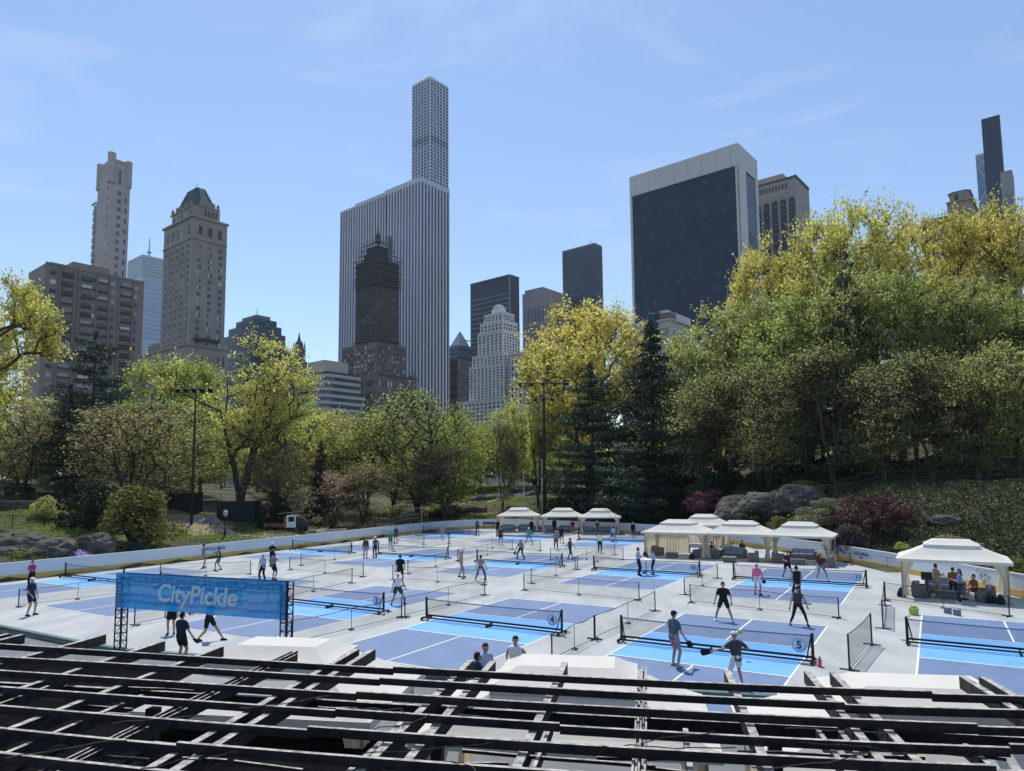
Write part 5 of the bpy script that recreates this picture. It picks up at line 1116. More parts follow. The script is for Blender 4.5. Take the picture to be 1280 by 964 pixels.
def deciduous(seed, H=16.0, W=10.0, base=0.25, ncl=230, per=75, lsize=0.28, sig=0.75, trunk_r=0.28, shell=0.5, gap=0.0, twigs=5, twl=0.9, top=0.55, multi=1, tip=0.018, lean=0.0, weep=0.0, fork=0.35):
    r = np.random.default_rng(seed); nz3 = Noise3(r, 2.6/W*1.6); zc = H*(base+(1-base)*top*0.9); pts = []
    while len(pts) < ncl:
        q = r.uniform(-1, 1, 3)
        rad = np.linalg.norm(q)
        if rad > 1 or r.uniform() > (shell+(1-shell)*rad**1.5): continue
        up = H-zc; dn = zc-H*base; z = zc+(q[2]*up if q[2] > 0 else q[2]*dn); wf = 1.0 if q[2] > 0 else (1.0-0.25*abs(q[2]))
        p = np.array([q[0]*W/2*wf+lean*z/H, q[1]*W/2*wf, z])
        p *= np.array([1+0.16*math.sin(3*math.atan2(q[1], q[0])+seed), 1+0.14*math.sin(2*math.atan2(q[1], q[0])+seed*2), 1])
        if nz3(p[None])[0] < gap: continue
        pts.append(p)
    pts = np.array(pts); nodes = []; par = []
    for m_ in range(multi):
        ang = 6.28*m_/multi+r.uniform(0, 1); sp = 0.0 if multi == 1 else W*0.16; k = 7; th = H*(fork+0.25*(multi > 1)); prev = -1
        for i in range(k+1):
            f_ = i/k; p = np.array([math.cos(ang)*sp*f_**1.2+r.normal()*0.06*H/16+lean*th*f_/H, math.sin(ang)*sp*f_**1.2+r.normal()*0.06*H/16, th*f_-0.3*(i == 0)])
            nodes.append(p); par.append(prev); prev = len(nodes)-1
        # main leader continues
        for i in range(1, 5):
            f_ = i/5; p = nodes[prev]+np.array([r.normal()*0.35, r.normal()*0.35, (H*0.88-th)/5]); nodes.append(p); par.append(prev); prev = len(nodes)-1
    NA = np.zeros((len(nodes)+len(pts)*4+5, 3)); NA[:len(nodes)] = nodes; nn = len(nodes); low = H*min(base, 0.2)
    start = 2
    order = np.argsort(np.hypot(pts[:, 0], pts[:, 1])*1.2+np.abs(pts[:, 2]-H*0.5)*0.3)
    ends = []
    for i in order:
        p = pts[i]; D = p-NA[:nn]; hd = np.hypot(D[:, 0], D[:, 1]); dz = D[:, 2]; d_ = np.linalg.norm(D, axis=1)
        cost = d_+np.maximum(0, 0.45*hd-dz)*1.6+np.where(NA[:nn, 2] < low, 6, 0); j = int(np.argmin(cost)); a = NA[j]
        mid = (a+p)/2+np.array([0, 0, -0.05*d_[j]])+r.normal(size=3)*0.07*d_[j]; mid[:2] += (p-a)[:2]*0.10
        prev = j; K = 3 if d_[j] > 1.2 else 2
        for q in range(1, K+1):
            t = q/K; b_ = (1-t)**2*a+2*t*(1-t)*mid+t*t*p; NA[nn] = b_; par.append(prev); prev = nn; nn += 1
        ends.append(nn-1)
    NA = NA[:nn]; par = np.array(par); cnt = np.zeros(nn)
    for e in ends: cnt[e] += 1
    for i in range(nn-1, -1, -1):
        if par[i] >= 0: cnt[par[i]] += cnt[i]
    cnt = np.maximum(cnt, 0.6); rad = tip+(trunk_r-tip)*(cnt/max(cnt.max(), 1))**0.52
    e = np.where(par >= 0)[0]; r1 = rad[e]; r0 = np.minimum(rad[par[e]], r1*1.35)
    V, Fq = tubes(NA[par[e]], NA[e], r0, r1, 5)
    tw = max(7, twigs+2); twl_ = max(twl, sig*1.7); kk = r.uniform(0.7, 1.3, len(pts)); c = np.repeat(pts, tw, 0); dv = r.normal(size=c.shape); dv[:, 2] = np.abs(dv[:, 2])*0.7-weep-0.1; dv /= np.linalg.norm(dv, axis=1)[:, None]; outw = c-np.array([0, 0, H*0.4]); outw /= np.linalg.norm(outw, axis=1)[:, None]+1e-6
    dv = (dv+outw*0.45)*(twl_*np.repeat(kk, tw)*r.uniform(0.55, 1.15, len(c)))[:, None]; V2, F2 = tubes(c-dv*0.1, c+dv, np.full(len(c), tip*0.8), np.full(len(c), tip*0.25), 3); V = np.concatenate([V, V2]); Fq = np.concatenate([Fq, F2+len(V)-len(V2)])
    trunk = np_mesh('trunk', V, Fq, BARK, True)
    n = len(pts)*per; ti = r.integers(0, tw, n)+np.repeat(np.arange(len(pts))*tw, per); tt = r.uniform(0.15, 1.08, n)**0.8
    C = c[ti]+dv[ti]*tt[:, None]+r.normal(size=(n, 3))*sig*0.20
    if weep: C[:, 2] -= weep*r.uniform(0, 1, n)
    V, Fq = leaves(C, lsize, r); crown = np_mesh('crown', V, Fq, LF['green'])
    return dict(trunk=trunk, crown=crown, H=H, W=W)
def conifer(seed, H=20.0, W=9.0, layers=22, per=7, base=0.08, lsize=0.3, ln=150, droop=0.25, pw=0.85, irr=0.25, upc=0.0, flat=0.10):
    r = np.random.default_rng(seed); P0, P1, R0, R1, C = [], [], [], [], []
    for i in range(10): z0, z1 = H*i/10-0.3*(i == 0), H*(i+1)/10; P0.append((0, 0, z0)); P1.append((0, 0, z1)); R0.append(0.3*(1-i/10)+0.03); R1.append(0.3*(1-(i+1)/10)+0.03)
    for l in range(layers):
        f_ = l/(layers-1); z = H*(base+(0.97-base)*f_); Lr = W/2*(1-f_)**pw*(1+0.2*math.sin(l*2.1+seed))+0.35
        if f_ < 0.12: Lr *= 0.8
        for k in range(per):
            a = r.uniform(0, 6.28); L_ = Lr*(1+irr*r.uniform(-1.6, 0.7)); a0 = np.array([0, 0, z+r.normal()*0.25]); dirv = np.array([math.cos(a), math.sin(a), 0]); rise = upc-droop*r.uniform(0.3, 1.3)
            m1 = a0+dirv*L_*0.5+np.array([0, 0, rise*L_*0.35]); e1 = a0+dirv*L_+np.array([0, 0, rise*L_+0.12*L_])
            P0 += [a0, m1]; P1 += [m1, e1]; R0 += [0.06, 0.035]; R1 += [0.035, 0.012]
            n = max(6, int(ln*(0.03+0.97*L_/(W/2)))); t = r.uniform(0.12, 1.05, n)**0.75; side = np.array([-dirv[1], dirv[0], 0]); wd = (0.10+0.24*np.sin(np.minimum(t, 1)*math.pi*0.85))*L_
            base_ = np.where((t < 0.5)[:, None], a0+(m1-a0)*(t/0.5)[:, None], m1+(e1-m1)*((t-0.5)/0.5)[:, None])
            C.append(base_+side*(r.uniform(-1, 1, n)*wd)[:, None]+np.stack([r.normal(size=n)*0.08, r.normal(size=n)*0.08, r.normal(size=n)*flat*(0.6+L_*0.25)-0.03*L_], 1))
    V, Fq = tubes(P0, P1, R0, R1, 5); trunk = np_mesh('trunk', V, Fq, BARK, True); C = np.concatenate(C); V, Fq = leaves(C, lsize, r, 0.4); crown = np_mesh('crown', V, Fq, LF['pine']); return dict(trunk=trunk, crown=crown, H=H, W=W)
def bush(seed, H=3.0, W=4.0, n=6500, lsize=0.16, cone=0.0, lumps=26, shell=0.55):
    r = np.random.default_rng(seed); cs = []
    while len(cs) < lumps:
        q = r.uniform(-1, 1, 3); q[2] = abs(q[2]); rad = np.linalg.norm(q)
        if rad > 1 or rad < 0.35: continue
        z = q[2]*H*0.82+0.1*H; wf = 1-cone*z/H; cs.append((q[0]*W*0.42*wf, q[1]*W*0.42*wf, z))
    cs = np.array(cs); per = n//lumps; c = np.repeat(cs, per, 0); g = r.normal(size=(len(c), 3)); g /= np.linalg.norm(g, axis=1)[:, None]; g *= (r.uniform(shell, 1, len(c))**0.6)[:, None]; rs = np.repeat(r.uniform(0.14, 0.26, lumps)*W*0.8, per)[:, None]
    C = c+g*rs*np.array([1, 1, 0.75]); C[:, 2] = np.abs(C[:, 2]); V, Fq = leaves(C, lsize, r, 0.6); crown = np_mesh('foliage', V, Fq, LF['dark'])
    k = len(cs); V, Fq = tubes(np.zeros((k, 3))+np.array([0, 0, -0.2]), cs, np.full(k, 0.05), np.full(k, 0.012), 4); return dict(trunk=np_mesh('stem', V, Fq, BARK), crown=crown, H=H, W=W)

PR = {}
PR['broad1'] = deciduous(11, 18, 12, 0.28, 330, 84, 0.25, 0.80, 0.34, gap=-0.05, lean=0.3)
PR['broad2'] = deciduous(23, 18, 12, 0.25, 300, 84, 0.25, 0.82, 0.34, gap=-0.02, fork=0.28)
PR['broad3'] = deciduous(37, 18, 11, 0.30, 280, 80, 0.25, 0.75, 0.30, gap=0.0, multi=2)
PR['elm'] = deciduous(41, 18, 13, 0.30, 280, 60, 0.23, 0.8, 0.40, gap=0.0, fork=0.22, twigs=8, twl=1.2, multi=2)
PR['fine1'] = deciduous(53, 16, 11, 0.10, 260, 38, 0.22, 0.85, 0.22, gap=-0.02, twigs=10, twl=1.5, multi=3, tip=0.022, shell=0.7)
PR['fine2'] = deciduous(59, 16, 10, 0.12, 240, 38, 0.22, 0.85, 0.22, gap=0.0, twigs=11, twl=1.6, multi=2, tip=0.022, shell=0.7)
PR['fine3'] = deciduous(61, 16, 10, 0.16, 260, 52, 0.24, 0.85, 0.24, gap=-0.1, twigs=7, twl=1.3, multi=1, tip=0.02, shell=0.7)
PR['round'] = deciduous(67, 14, 10, 0.12, 280, 75, 0.27, 0.8, 0.24, gap=-0.2, twigs=4, shell=0.6)
PR['full1'] = deciduous(71, 17, 12, 0.08, 260, 75, 0.27, 0.80, 0.26, gap=0.0, twigs=5, shell=0.6, multi=2)
PR['full2'] = deciduous(79, 17, 12, 0.08, 260, 72, 0.27, 0.80, 0.26, gap=0.02, twigs=6, shell=0.6, multi=3)
PR['small'] = deciduous(83, 6, 5.5, 0.12, 140, 46, 0.17, 0.42, 0.12, gap=-0.1, twigs=6, twl=0.6, multi=3, tip=0.012, shell=0.7)
PR['pine1'] = conifer(5, 20, 12, 17, 8, 0.08, 0.34, 260, 0.12, 0.62, 0.3, flat=0.10)
PR['pine2'] = conifer(9, 22, 10.5, 26, 9, 0.04, 0.34, 200, 0.30, 0.72, 0.22, flat=0.15)
PR['pine3'] = conifer(17, 18, 13, 13, 7, 0.10, 0.36, 240, 0.05, 0.50, 0.3, upc=0.05, flat=0.12)
PR['bush1'] = bush(3); PR['bush2'] = bush(8, 3.2, 3.6, 7500, 0.15, 0.45, 34); PR['bush3'] = bush(13, 2.2, 4.2, 6000, 0.17)
seen = {}
def plant(kind, name, label, cat, px, Y, ytop, width, leaf, group, bark=None, ybase=None, rz=None, sink=0.15, x=None):
    """px: pixel column of the stem at depth Y; ytop: pixel row of the top; width: crown width in pixels"""
    p = PR[kind]; x = AT(px, 600, Y)[0] if x is None else x; z0 = Tz(x, Y) if ybase is None else AT(px, ybase, Y)[2]; H_ = AT(px, ytop, Y)[2]-z0
    sz = max(0.15, H_/p['H']); sx = width/880.0*Y/p['W']
    t = thing(name, label, cat, (x, Y, z0-sink), random.uniform(0, 6.28) if rz is None else rz, group); t.scale = (sx, sx, sz)
    for part, nm, m in (('trunk', 'trunk' if p['trunk'].name.startswith('trunk') else 'stem', bark or BARK), ('crown', 'crown' if cat != 'shrub' else 'foliage', LF[leaf])):
        o = link(nm, p[part], t); o.material_slots[0].link = 'OBJECT'; o.material_slots[0].material = m
    return t
TG = 'spring trees around the rink'
def tree(kind, px, Y, ytop, width, leaf, label, name='leafy_tree', **k): return plant(kind, name, label, 'tree', px, Y, ytop, width, leaf, TG, **k)
# --- left
tree('broad3', -24, 60, 345, 150, 'yellow', 'tall yellow leaved tree cut off by the left edge', ybase=640)
tree('broad1', -70, 64, 380, 170, 'yellow', 'yellow leaved tree whose branches reach in from the left edge')
tree('pine3', 112, 86, 412, 118, 'pine', 'dark pine with a broad crown left of the lime green trees', 'pine_tree')
tree('pine1', 82, 78, 478, 84, 'pine', 'dark layered conifer below the broad pine at the left', 'pine_tree')
tree('round', 192, 112, 455, 92, 'lime', 'left of the twin rounded lime green trees')
tree('round', 238, 114, 455, 84, 'lime', 'right of the twin rounded lime green trees')
tree('fine1', 165, 76, 500, 150, 'olive', 'hazy olive budding tree behind the gold green bush', ybase=650)
tree('fine3', 212, 84, 505, 120, 'mid', 'thin green tree beside the brown floodlight pole')
tree('elm', 301, 84, 423, 158, 'yellow', 'large spreading tree with dark forked trunk and pale yellow leaves', ybase=628, rz=0.4)
tree('fine1', 28, 78, 505, 110, 'olive', 'olive green tree under the yellow one at the left edge')
tree('full1', 40, 100, 492, 130, 'mid', 'soft green tree behind the layered conifer at the left')
tree('fine3', 250, 100, 498, 110, 'lime', 'pale lime tree left of the forked elm trunk')
tree('fine2', 345, 96, 500, 110, 'lime', 'lime green thicket tree right of the forked trunk')
tree('small', 415, 86, 590, 72, 'blossom', 'small pinkish budding tree behind the heap of timber')
tree('pine2', 400, 92, 548, 46, 'pine', 'small dark conifer among lime trees left of centre', 'pine_tree')
# --- centre
for px, Y, yt, w_, k, lf, lb in [(372, 108, 500, 95, 'full2', 'lime', 'bright lime tree in front of the curved apartment block'), (415, 104, 518, 105, 'fine3', 'yellow', 'yellowish tree below the curved apartment block'),
    (458, 100, 522, 95, 'fine2', 'lime', 'feathery lime tree left of the tall open tree'), (492, 112, 515, 90, 'full2', 'olive', 'olive tree in front of the spired hotel base'),
    (522, 98, 486, 135, 'fine1', 'green', 'tall open tree with dark forked stems in front of the striped tower'), (560, 108, 520, 90, 'round', 'lime', 'rounded yellow green tree right of the tall open tree'),
    (556, 96, 560, 90, 'fine2', 'brown', 'brown twiggy low tree at the foot of the tall open tree'), (600, 150, 532, 70, 'round', 'green', 'soft green tree below the white stepped tower'),
    (642, 140, 512, 84, 'fine3', 'lime', 'fine lime tree just left of the tall floodlight pole'), (628, 112, 530, 40, 'fine2', 'olive', 'slender olive stemmed tree in front of the stone path'),
    (668, 150, 520, 80, 'full1', 'green', 'green tree behind the tall floodlight pole'), (700, 120, 540, 80, 'fine3', 'lime', 'pale tree between the floodlight pole and layered conifer'),
    (352, 84, 556, 90, 'fine1', 'olive', 'olive thicket right of the forked trunk'), (455, 88, 582, 80, 'fine2', 'olive', 'low olive thicket behind the metal rails')]:
    tree(k, px, Y, yt, w_, lf, lb)
tree('broad1', 738, 112, 388, 178, 'gold', 'broad golden tree with dark branches left of the tall conifer', ybase=636, rz=2.2)
tree('broad3', 672, 114, 440, 62, 'yellow', 'small yellow crown reaching left of the golden tree over the floodlights')
tree('pine1', 742, 98, 452, 130, 'pine', 'dark layered conifer with flat boughs below the golden tree', 'pine_tree', ybase=648)
tree('pine2', 818, 94, 398, 150, 'pine', 'tallest dark conifer in front of the hotel roofline', 'pine_tree', ybase=652)
tree('pine3', 790, 88, 545, 110, 'pine', 'low spreading dark conifer at the foot of the tall one', 'pine_tree')
# --- right
for px, Y, yt, w_, k, lf, lb in [(905, 96, 388, 150, 'full1', 'mid', 'tall soft green tree right of the tallest conifer'), (868, 92, 440, 100, 'fine3', 'green', 'fine green tree touching the tallest conifer'),
    (905, 84, 470, 120, 'fine2', 'mid', 'weeping green tree above the pink shrub'), (985, 96, 302, 110, 'broad3', 'gold', 'golden crown in front of the arched tower'),
    (955, 90, 378, 110, 'full2', 'mid', 'green crown below the golden one at the arched tower'), (1078, 92, 262, 150, 'broad1', 'yellow', 'highest yellow green crown of the right hill'),
    (1030, 94, 300, 96, 'broad2', 'yellow', 'yellow green crown left of the highest one'), (1148, 94, 268, 120, 'broad2', 'gold', 'golden crown under the old stone tower'),
    (1215, 92, 270, 120, 'broad3', 'gold', 'golden crown below the slim black tower'), (1268, 88, 262, 130, 'broad1', 'gold', 'golden crown at the upper right corner of the wood'),
    (1330, 88, 280, 130, 'broad2', 'gold', 'golden tree cut off by the right edge'), (1010, 84, 372, 150, 'full1', 'green', 'green crown in the middle of the right hill'),
    (1065, 80, 345, 130, 'full2', 'mid', 'olive green crown below the small dark pine top'), (1130, 82, 345, 150, 'full1', 'green', 'wide green crown right of the small dark pine top'),
    (1195, 80, 352, 130, 'full2', 'mid', 'green crown below the old stone tower'), (1255, 78, 350, 140, 'full1', 'green', 'dense green crown near the right edge'),
    (1310, 76, 380, 120, 'full2', 'green', 'green tree half out of frame at the right'), (960, 78, 450, 110, 'fine1', 'mid', 'thin green tree left of the bare dark pole'),
    (1040, 74, 440, 120, 'fine2', 'mid', 'soft green tree right of the bare dark pole'), (1105, 71, 455, 110, 'fine1', 'mid', 'thin young tree above the red maple'),
    (1165, 69, 445, 120, 'fine2', 'mid', 'leaning young tree behind the hillside fence'), (1225, 67, 440, 110, 'fine1', 'mid', 'soft green tree left of the thick dark trunk'),
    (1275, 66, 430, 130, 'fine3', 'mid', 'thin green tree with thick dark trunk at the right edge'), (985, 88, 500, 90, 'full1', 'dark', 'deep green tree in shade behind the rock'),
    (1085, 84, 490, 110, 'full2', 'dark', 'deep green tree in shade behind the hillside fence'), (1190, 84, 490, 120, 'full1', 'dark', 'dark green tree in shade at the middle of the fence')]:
    tree(k, px, Y, yt, w_, lf, lb)
tree('pine1', 1072, 78, 312, 84, 'pine', 'small dark pine top inside the yellow green crowns', 'pine_tree')
# --- shrubs
SG = 'shrubs around the rink'
def shrub(kind, px, Y, ytop, width, leaf, label, name='shrub', **k): return plant(kind, name, label, 'shrub', px, Y, ytop, width, leaf, SG, **k)
shrub('bush1', 116, 62, 596, 78, 'dark', 'large dark green bush left of the gold green one')
shrub('bush2', 171, 58.5, 597, 112, 'bushgold', 'large conical gold green bush behind the left boards')
shrub('bush3', 60, 66, 620, 44, 'mid', 'small round hedge bush beside the iron fence')
shrub('bush1', 345, 78, 612, 44, 'dark', 'dark pointed bush right of the green container')
for px, Y, yt, w_, lf, lb in [(775, 90, 606, 90, 'dark', 'dark bush behind the right back gazebo'), (720, 96, 612, 70, 'dark', 'dark bush behind the middle back gazebo'), (828, 86, 606, 90, 'dark', 'dark bush left of the pink shrub'),
    (560, 101, 632, 60, 'dark', 'dark low bush behind the back boards bench'), (640, 101, 632, 40, 'dark', 'dark low bush left of the flagpoles'), (860, 90, 560, 90, 'dark', 'dark evergreen mass above the pink shrub'), (915, 84, 566, 90, 'dark', 'dark evergreen bush above the rock'),
    (890, 88, 590, 80, 'green', 'green bush between the evergreens and the rock'), (960, 80, 578, 70, 'dark', 'dark bush on top of the rock'), (800, 92, 572, 90, 'dark', 'dark bush beneath the tallest conifer'),
    (500, 100, 630, 90, 'olive', 'olive bush above the metal rails'), (1010, 72, 600, 70, 'bushgold', 'light green bush above the gazebo row')]:
    shrub('bush1' if w_ > 70 else 'bush3', px, Y, yt, w_, lf, lb)
for px, Y, yt, w_, k, lf, lb, nm in [(886, 82, 612, 56, 'small', 'pink', 'pink flowering shrub above the white gazebos', 'flowering_shrub'), (1085, 57, 618, 88, 'small', 'red', 'dark red maple shrub on the shady slope', 'red_maple'),
    (745, 92, 620, 34, 'small', 'pink', 'faint pink twiggy shrub in the shade of the conifers', 'flowering_shrub'), (1026, 62, 620, 70, 'bush1', 'sage', 'pale sage green shrub right of the rock', 'shrub'), (1056, 54, 655, 60, 'bush3', 'purple', 'dull purple low shrub behind the last gazebo of the row', 'shrub'),
    (1122, 51, 676, 24, 'bush3', 'lime', 'small bright yellow green shrub behind the boards', 'shrub'), (1104, 51, 682, 42, 'bush1', 'dark', 'small dark rounded bush behind the boards', 'shrub'), (1185, 46, 668, 80, 'bush3', 'brown', 'brown green low shrub behind the single gazebo', 'shrub'),
    (975, 66, 645, 46, 'bush3', 'bushgold', 'green shrub at the foot of the rock', 'shrub'), (940, 70, 632, 44, 'bush1', 'dark', 'dark hollow bush in the middle of the rock', 'shrub')]:
    plant(k, nm, lb, 'shrub', px, Y, yt, w_, lf, SG, ybase={886: 655, 745: 650, 1085: 682}.get(px))
for i, (px, Y, yt, w_, lf, lb) in enumerate([(45, 51, 680, 42, 'sage', 'grey green clump behind the left boards'), (72, 52, 682, 36, 'green', 'green clump right of the flat rock'), (28, 50, 686, 30, 'green', 'small green clump in front of the flat rock'),
    (322, 66, 672, 22, 'lime', 'small bright clump beside the lamp post'), (1250, 40, 696, 70, 'bushgold', 'green clump on the sunny slope at the right edge'), (1215, 44, 700, 50, 'ivy', 'ivy clump behind the single gazebo roof'),
    (95, 54, 676, 30, 'green', 'green clump beside the lilac flowers')]):
    shrub('bush3', px, Y, yt, w_, lf, lb)

# --- far wood
r = np.random.default_rng(99); C, P0, P1, R0, R1 = [], [], [], [], []
for i in range(120):
    Y = r.uniform(128, 235); px = r.uniform(-260, 1540); x = (px-640)/F*Y; z0 = Tz(x, Y); hh = r.uniform(11, 17)+max(0, (x-20)*0.05); w_ = r.uniform(4, 6.5)
    k = 26; q = r.normal(size=(k, 3)); q /= np.linalg.norm(q, axis=1)[:, None]; q *= (r.uniform(0.3, 1, k)**0.5)[:, None]; cs = np.array([x, Y, z0+hh*0.6])+q*np.array([w_, w_, hh*0.4])
    g = r.normal(size=(k*52, 3))*1.0; C.append(np.repeat(cs, 52, 0)+g)
    P0.append((x, Y, z0-0.5)); P1.append((x, Y, z0+hh*0.5)); R0.append(0.3); R1.append(0.15)
    for j in range(0, k, 2): P0.append((x, Y, z0+hh*0.3)); P1.append(tuple(cs[j])); R0.append(0.13); R1.append(0.03)
C = np.concatenate(C); V, Fq = leaves(C, 0.55, r); V2, F2 = tubes(P0, P1, R0, R1, 4); mi = np.concatenate([np.zeros(len(Fq), np.int32), np.ones(len(F2), np.int32)])
o = link('far_wood', np_mesh('far_wood', np.concatenate([V, V2]), np.concatenate([Fq, F2+len(V)]), [LF['lime'], BARK], mi=mi)); stuff(o, 'hazy lime green wood filling the park behind the rink', 'wood')
# --- ground cover
def cover(name, label, cat, n, region, size, leaf, up=0.08, seed=1, clump=0.0):
    r = np.random.default_rng(seed); P = []
    while len(P) < n:
        m = 4000; u_ = r.uniform(size=m); v_ = r.uniform(size=m); px = region[0]+(region[1]-region[0])*u_; Y = region[2]+(region[3]-region[2])*v_; x = (px-640)/F*Y; Q = np.stack([x, Y], 1); d = dist(Q); ok = (d > 0.7) & ~inside(Q)
        if clump: nn_ = Noise3(np.random.default_rng(5), 0.5); ok &= nn_(np.column_stack([Q, np.zeros(m)])) > clump
        P += Q[ok].tolist()
    P = np.array(P[:n]); z = np.concatenate([T(P[i:i+4000]) for i in range(0, n, 4000)]); C = np.column_stack([P, z+up*r.uniform(0.2, 1.6, n)]); V, Fq = leaves(C, size, r, 0.5, 0.0)
    return stuff(link(name, np_mesh(name, V, Fq, LF[leaf])), label, cat)
cover('grass', 'sunny green grass and plants behind the left boards', 'grass', 42000, (-60, 480, 44, 88), 0.16, 'grass', 0.1, 1, -0.12)
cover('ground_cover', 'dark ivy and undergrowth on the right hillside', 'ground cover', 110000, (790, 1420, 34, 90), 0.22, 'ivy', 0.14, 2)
cover('lawn', 'green lawn rising behind the back gazebos', 'lawn', 40000, (520, 760, 92, 165), 0.26, 'grass', 0.12, 3, -0.15)
cover('undergrowth', 'low brownish undergrowth along the edge of the central trees', 'ground cover', 16000, (300, 640, 84, 120), 0.24, 'brown', 0.2, 4, 0.0)
r = np.random.default_rng(4); P = []
for (px, Y, w_) in [(98, 54, 2.2), (112, 54.5, 2.0), (125, 56, 1.6), (90, 53, 1.2), (103, 52.6, 1.2)]:
    x = (px-640)/F*Y; P.append(np.array([x, Y])+r.normal(size=(1500, 2))*np.array([w_*0.42, 0.4]))
P = np.concatenate(P); V, Fq = leaves(np.column_stack([P, T(P)+r.uniform(0.1, 0.42, len(P))]), 0.1, r, 0.9); stuff(link('flower_bed', np_mesh('flower_bed', V, Fq, LF['lilac'])), 'cushion of lilac flowers beside the flat rock', 'flowers')

# --- rocks
ROCK = mat('rock_grey', (0.125, 0.115, 0.095), 0.9, 0.3, 0.9, bump=1.0, col2=(0.045, 0.043, 0.036), detail=13, bdist=0.3)
from mathutils import noise as mn
def rock(px, Y, py, w_, dpt, h_, label, seed, rz=0.0):
    x, _, z = AT(px, py, Y); bm = bmesh.new(); bmesh.ops.create_icosphere(bm, subdivisions=5, radius=1)
    for v in bm.verts:
        n_ = v.co.normalized(); d_ = 1+0.22*mn.noise(n_*1.4+Vector((seed, 0, 0)))+0.07*mn.noise(n_*3.5+Vector((0, seed, 0)))+0.05*mn.noise(n_*9); q = abs(mn.noise(Vector((n_.x*2, n_.y*2, n_.z*7+seed))))
        d_ -= 0.12*max(0, 0.15-q)/0.15; v.co = Vector((n_.x*w_/2*d_, n_.y*dpt/2*d_, max(-0.3, n_.z)*h_*d_))
    me = bpy.data.meshes.new('rock'); bm.to_mesh(me); bm.free(); me.materials.append(ROCK); me.polygons.foreach_set('use_smooth', [True]*len(me.polygons)); o = link('rock', me, None, (x, Y, min(z, Tz(x, Y)+0.5)), rz); return tag(o, label, 'rock', 'grey rocks around the rink')
rock(35, 52, 690, 6.5, 3.5, 1.3, 'flat grey rock with planters behind the left boards', 1)
rock(10, 50.5, 698, 4.0, 2.5, 0.9, 'lower grey rock at the left edge', 2)
rock(118, 54, 685, 3.2, 2.2, 1.1, 'dark rock between the lilac flowers and gold green bush', 3)
rock(925, 74, 652, 6.0, 5, 2.6, 'tall rounded rock left part of the outcrop above the gazebos', 4, 0.3)
rock(962, 72, 642, 7.0, 5, 2.3, 'sloping rock right part of the outcrop above the gazebos', 5, -0.2)
rock(1000, 70, 632, 6.0, 5, 2.0, 'low mossy end of the rock outcrop', 6)
rock(620, 128, 628, 10, 6, 1.6, 'long pale rock ledge on the lawn behind the gazebos', 7, 0.2)
rock(660, 136, 618, 12, 6, 1.6, 'upper pale rock ledge left of the floodlight pole', 8, 0.2)
rock(590, 112, 640, 5, 3, 1.2, 'dark rock at the left of the lawn behind the boards', 9)
rock(30, 84, 612, 9, 4, 1.2, 'broad bare rock beyond the iron fence at the left', 10)
rock(60, 92, 604, 10, 4, 1.0, 'pale bare rock near the parked cars', 11)
rock(8, 80, 608, 2.0, 1.6, 0.9, 'round boulder at the left edge beyond the fence', 12)
rock(430, 86, 664, 3.0, 1.6, 0.6, 'pale rock lying beside the timber heap', 13)
rock(1180, 55, 653, 2.4, 2.0, 0.6, 'half hidden rock on the shady slope', 14)
# dirt path
def strip(pts, name, m, label, wid=1.6):
    P = smooth_poly([Vector(((px-640)/F*Y, Y)) for px, Y in pts], 3); mb = MB(); L_, R_ = [], []
    for i, p in enumerate(P):
        a, b_ = P[max(0, i-1)], P[min(len(P)-1, i+1)]; d_ = (b_-a).normalized(); n_ = Vector((-d_.y, d_.x))
        for s_, arr in ((-1, L_), (1, R_)):
            q = p+n_*wid*s_; arr.append(q)
    K = 5; rows = [[L_[i].lerp(R_[i], k/K) for k in range(K+1)] for i in range(len(P))]; flat = np.array([[q.x, q.y] for rw in rows for q in rw]); z = T(flat)+0.07
    mb.add([(flat[i][0], flat[i][1], z[i]) for i in range(len(flat))], [(i*(K+1)+k, i*(K+1)+k+1, (i+1)*(K+1)+k+1, (i+1)*(K+1)+k) for i in range(len(P)-1) for k in range(K)])
    return structure(mb.build(name, m), label, 'path')
DIRT = mat('dirt', (0.33, 0.26, 0.19), 0.95, 0.2, 0.6, col2=(0.24, 0.19, 0.14), detail=9)
strip([(225, 84), (240, 78), (262, 72), (300, 70), (345, 72), (400, 76), (460, 86)], 'dirt_path', DIRT, 'pale dirt path winding behind the left boards', 2.6)
strip([(-60, 96), (20, 94), (90, 92), (140, 98)], 'dirt_path', DIRT, 'bare earth track beyond the fence at the left', 4.0)
strip([(560, 118), (610, 124), (660, 134), (700, 142)], 'path', mat('path_grey', (0.36, 0.33, 0.31), 0.9, 0.15, 0.8), 'pale path climbing the lawn behind the gazebos', 1.6)

# ------------------------------------------------------------------ things beyond the boards
def gz(px, Y): x = (px-640)/F*Y; return x, Y, Tz(x, Y)
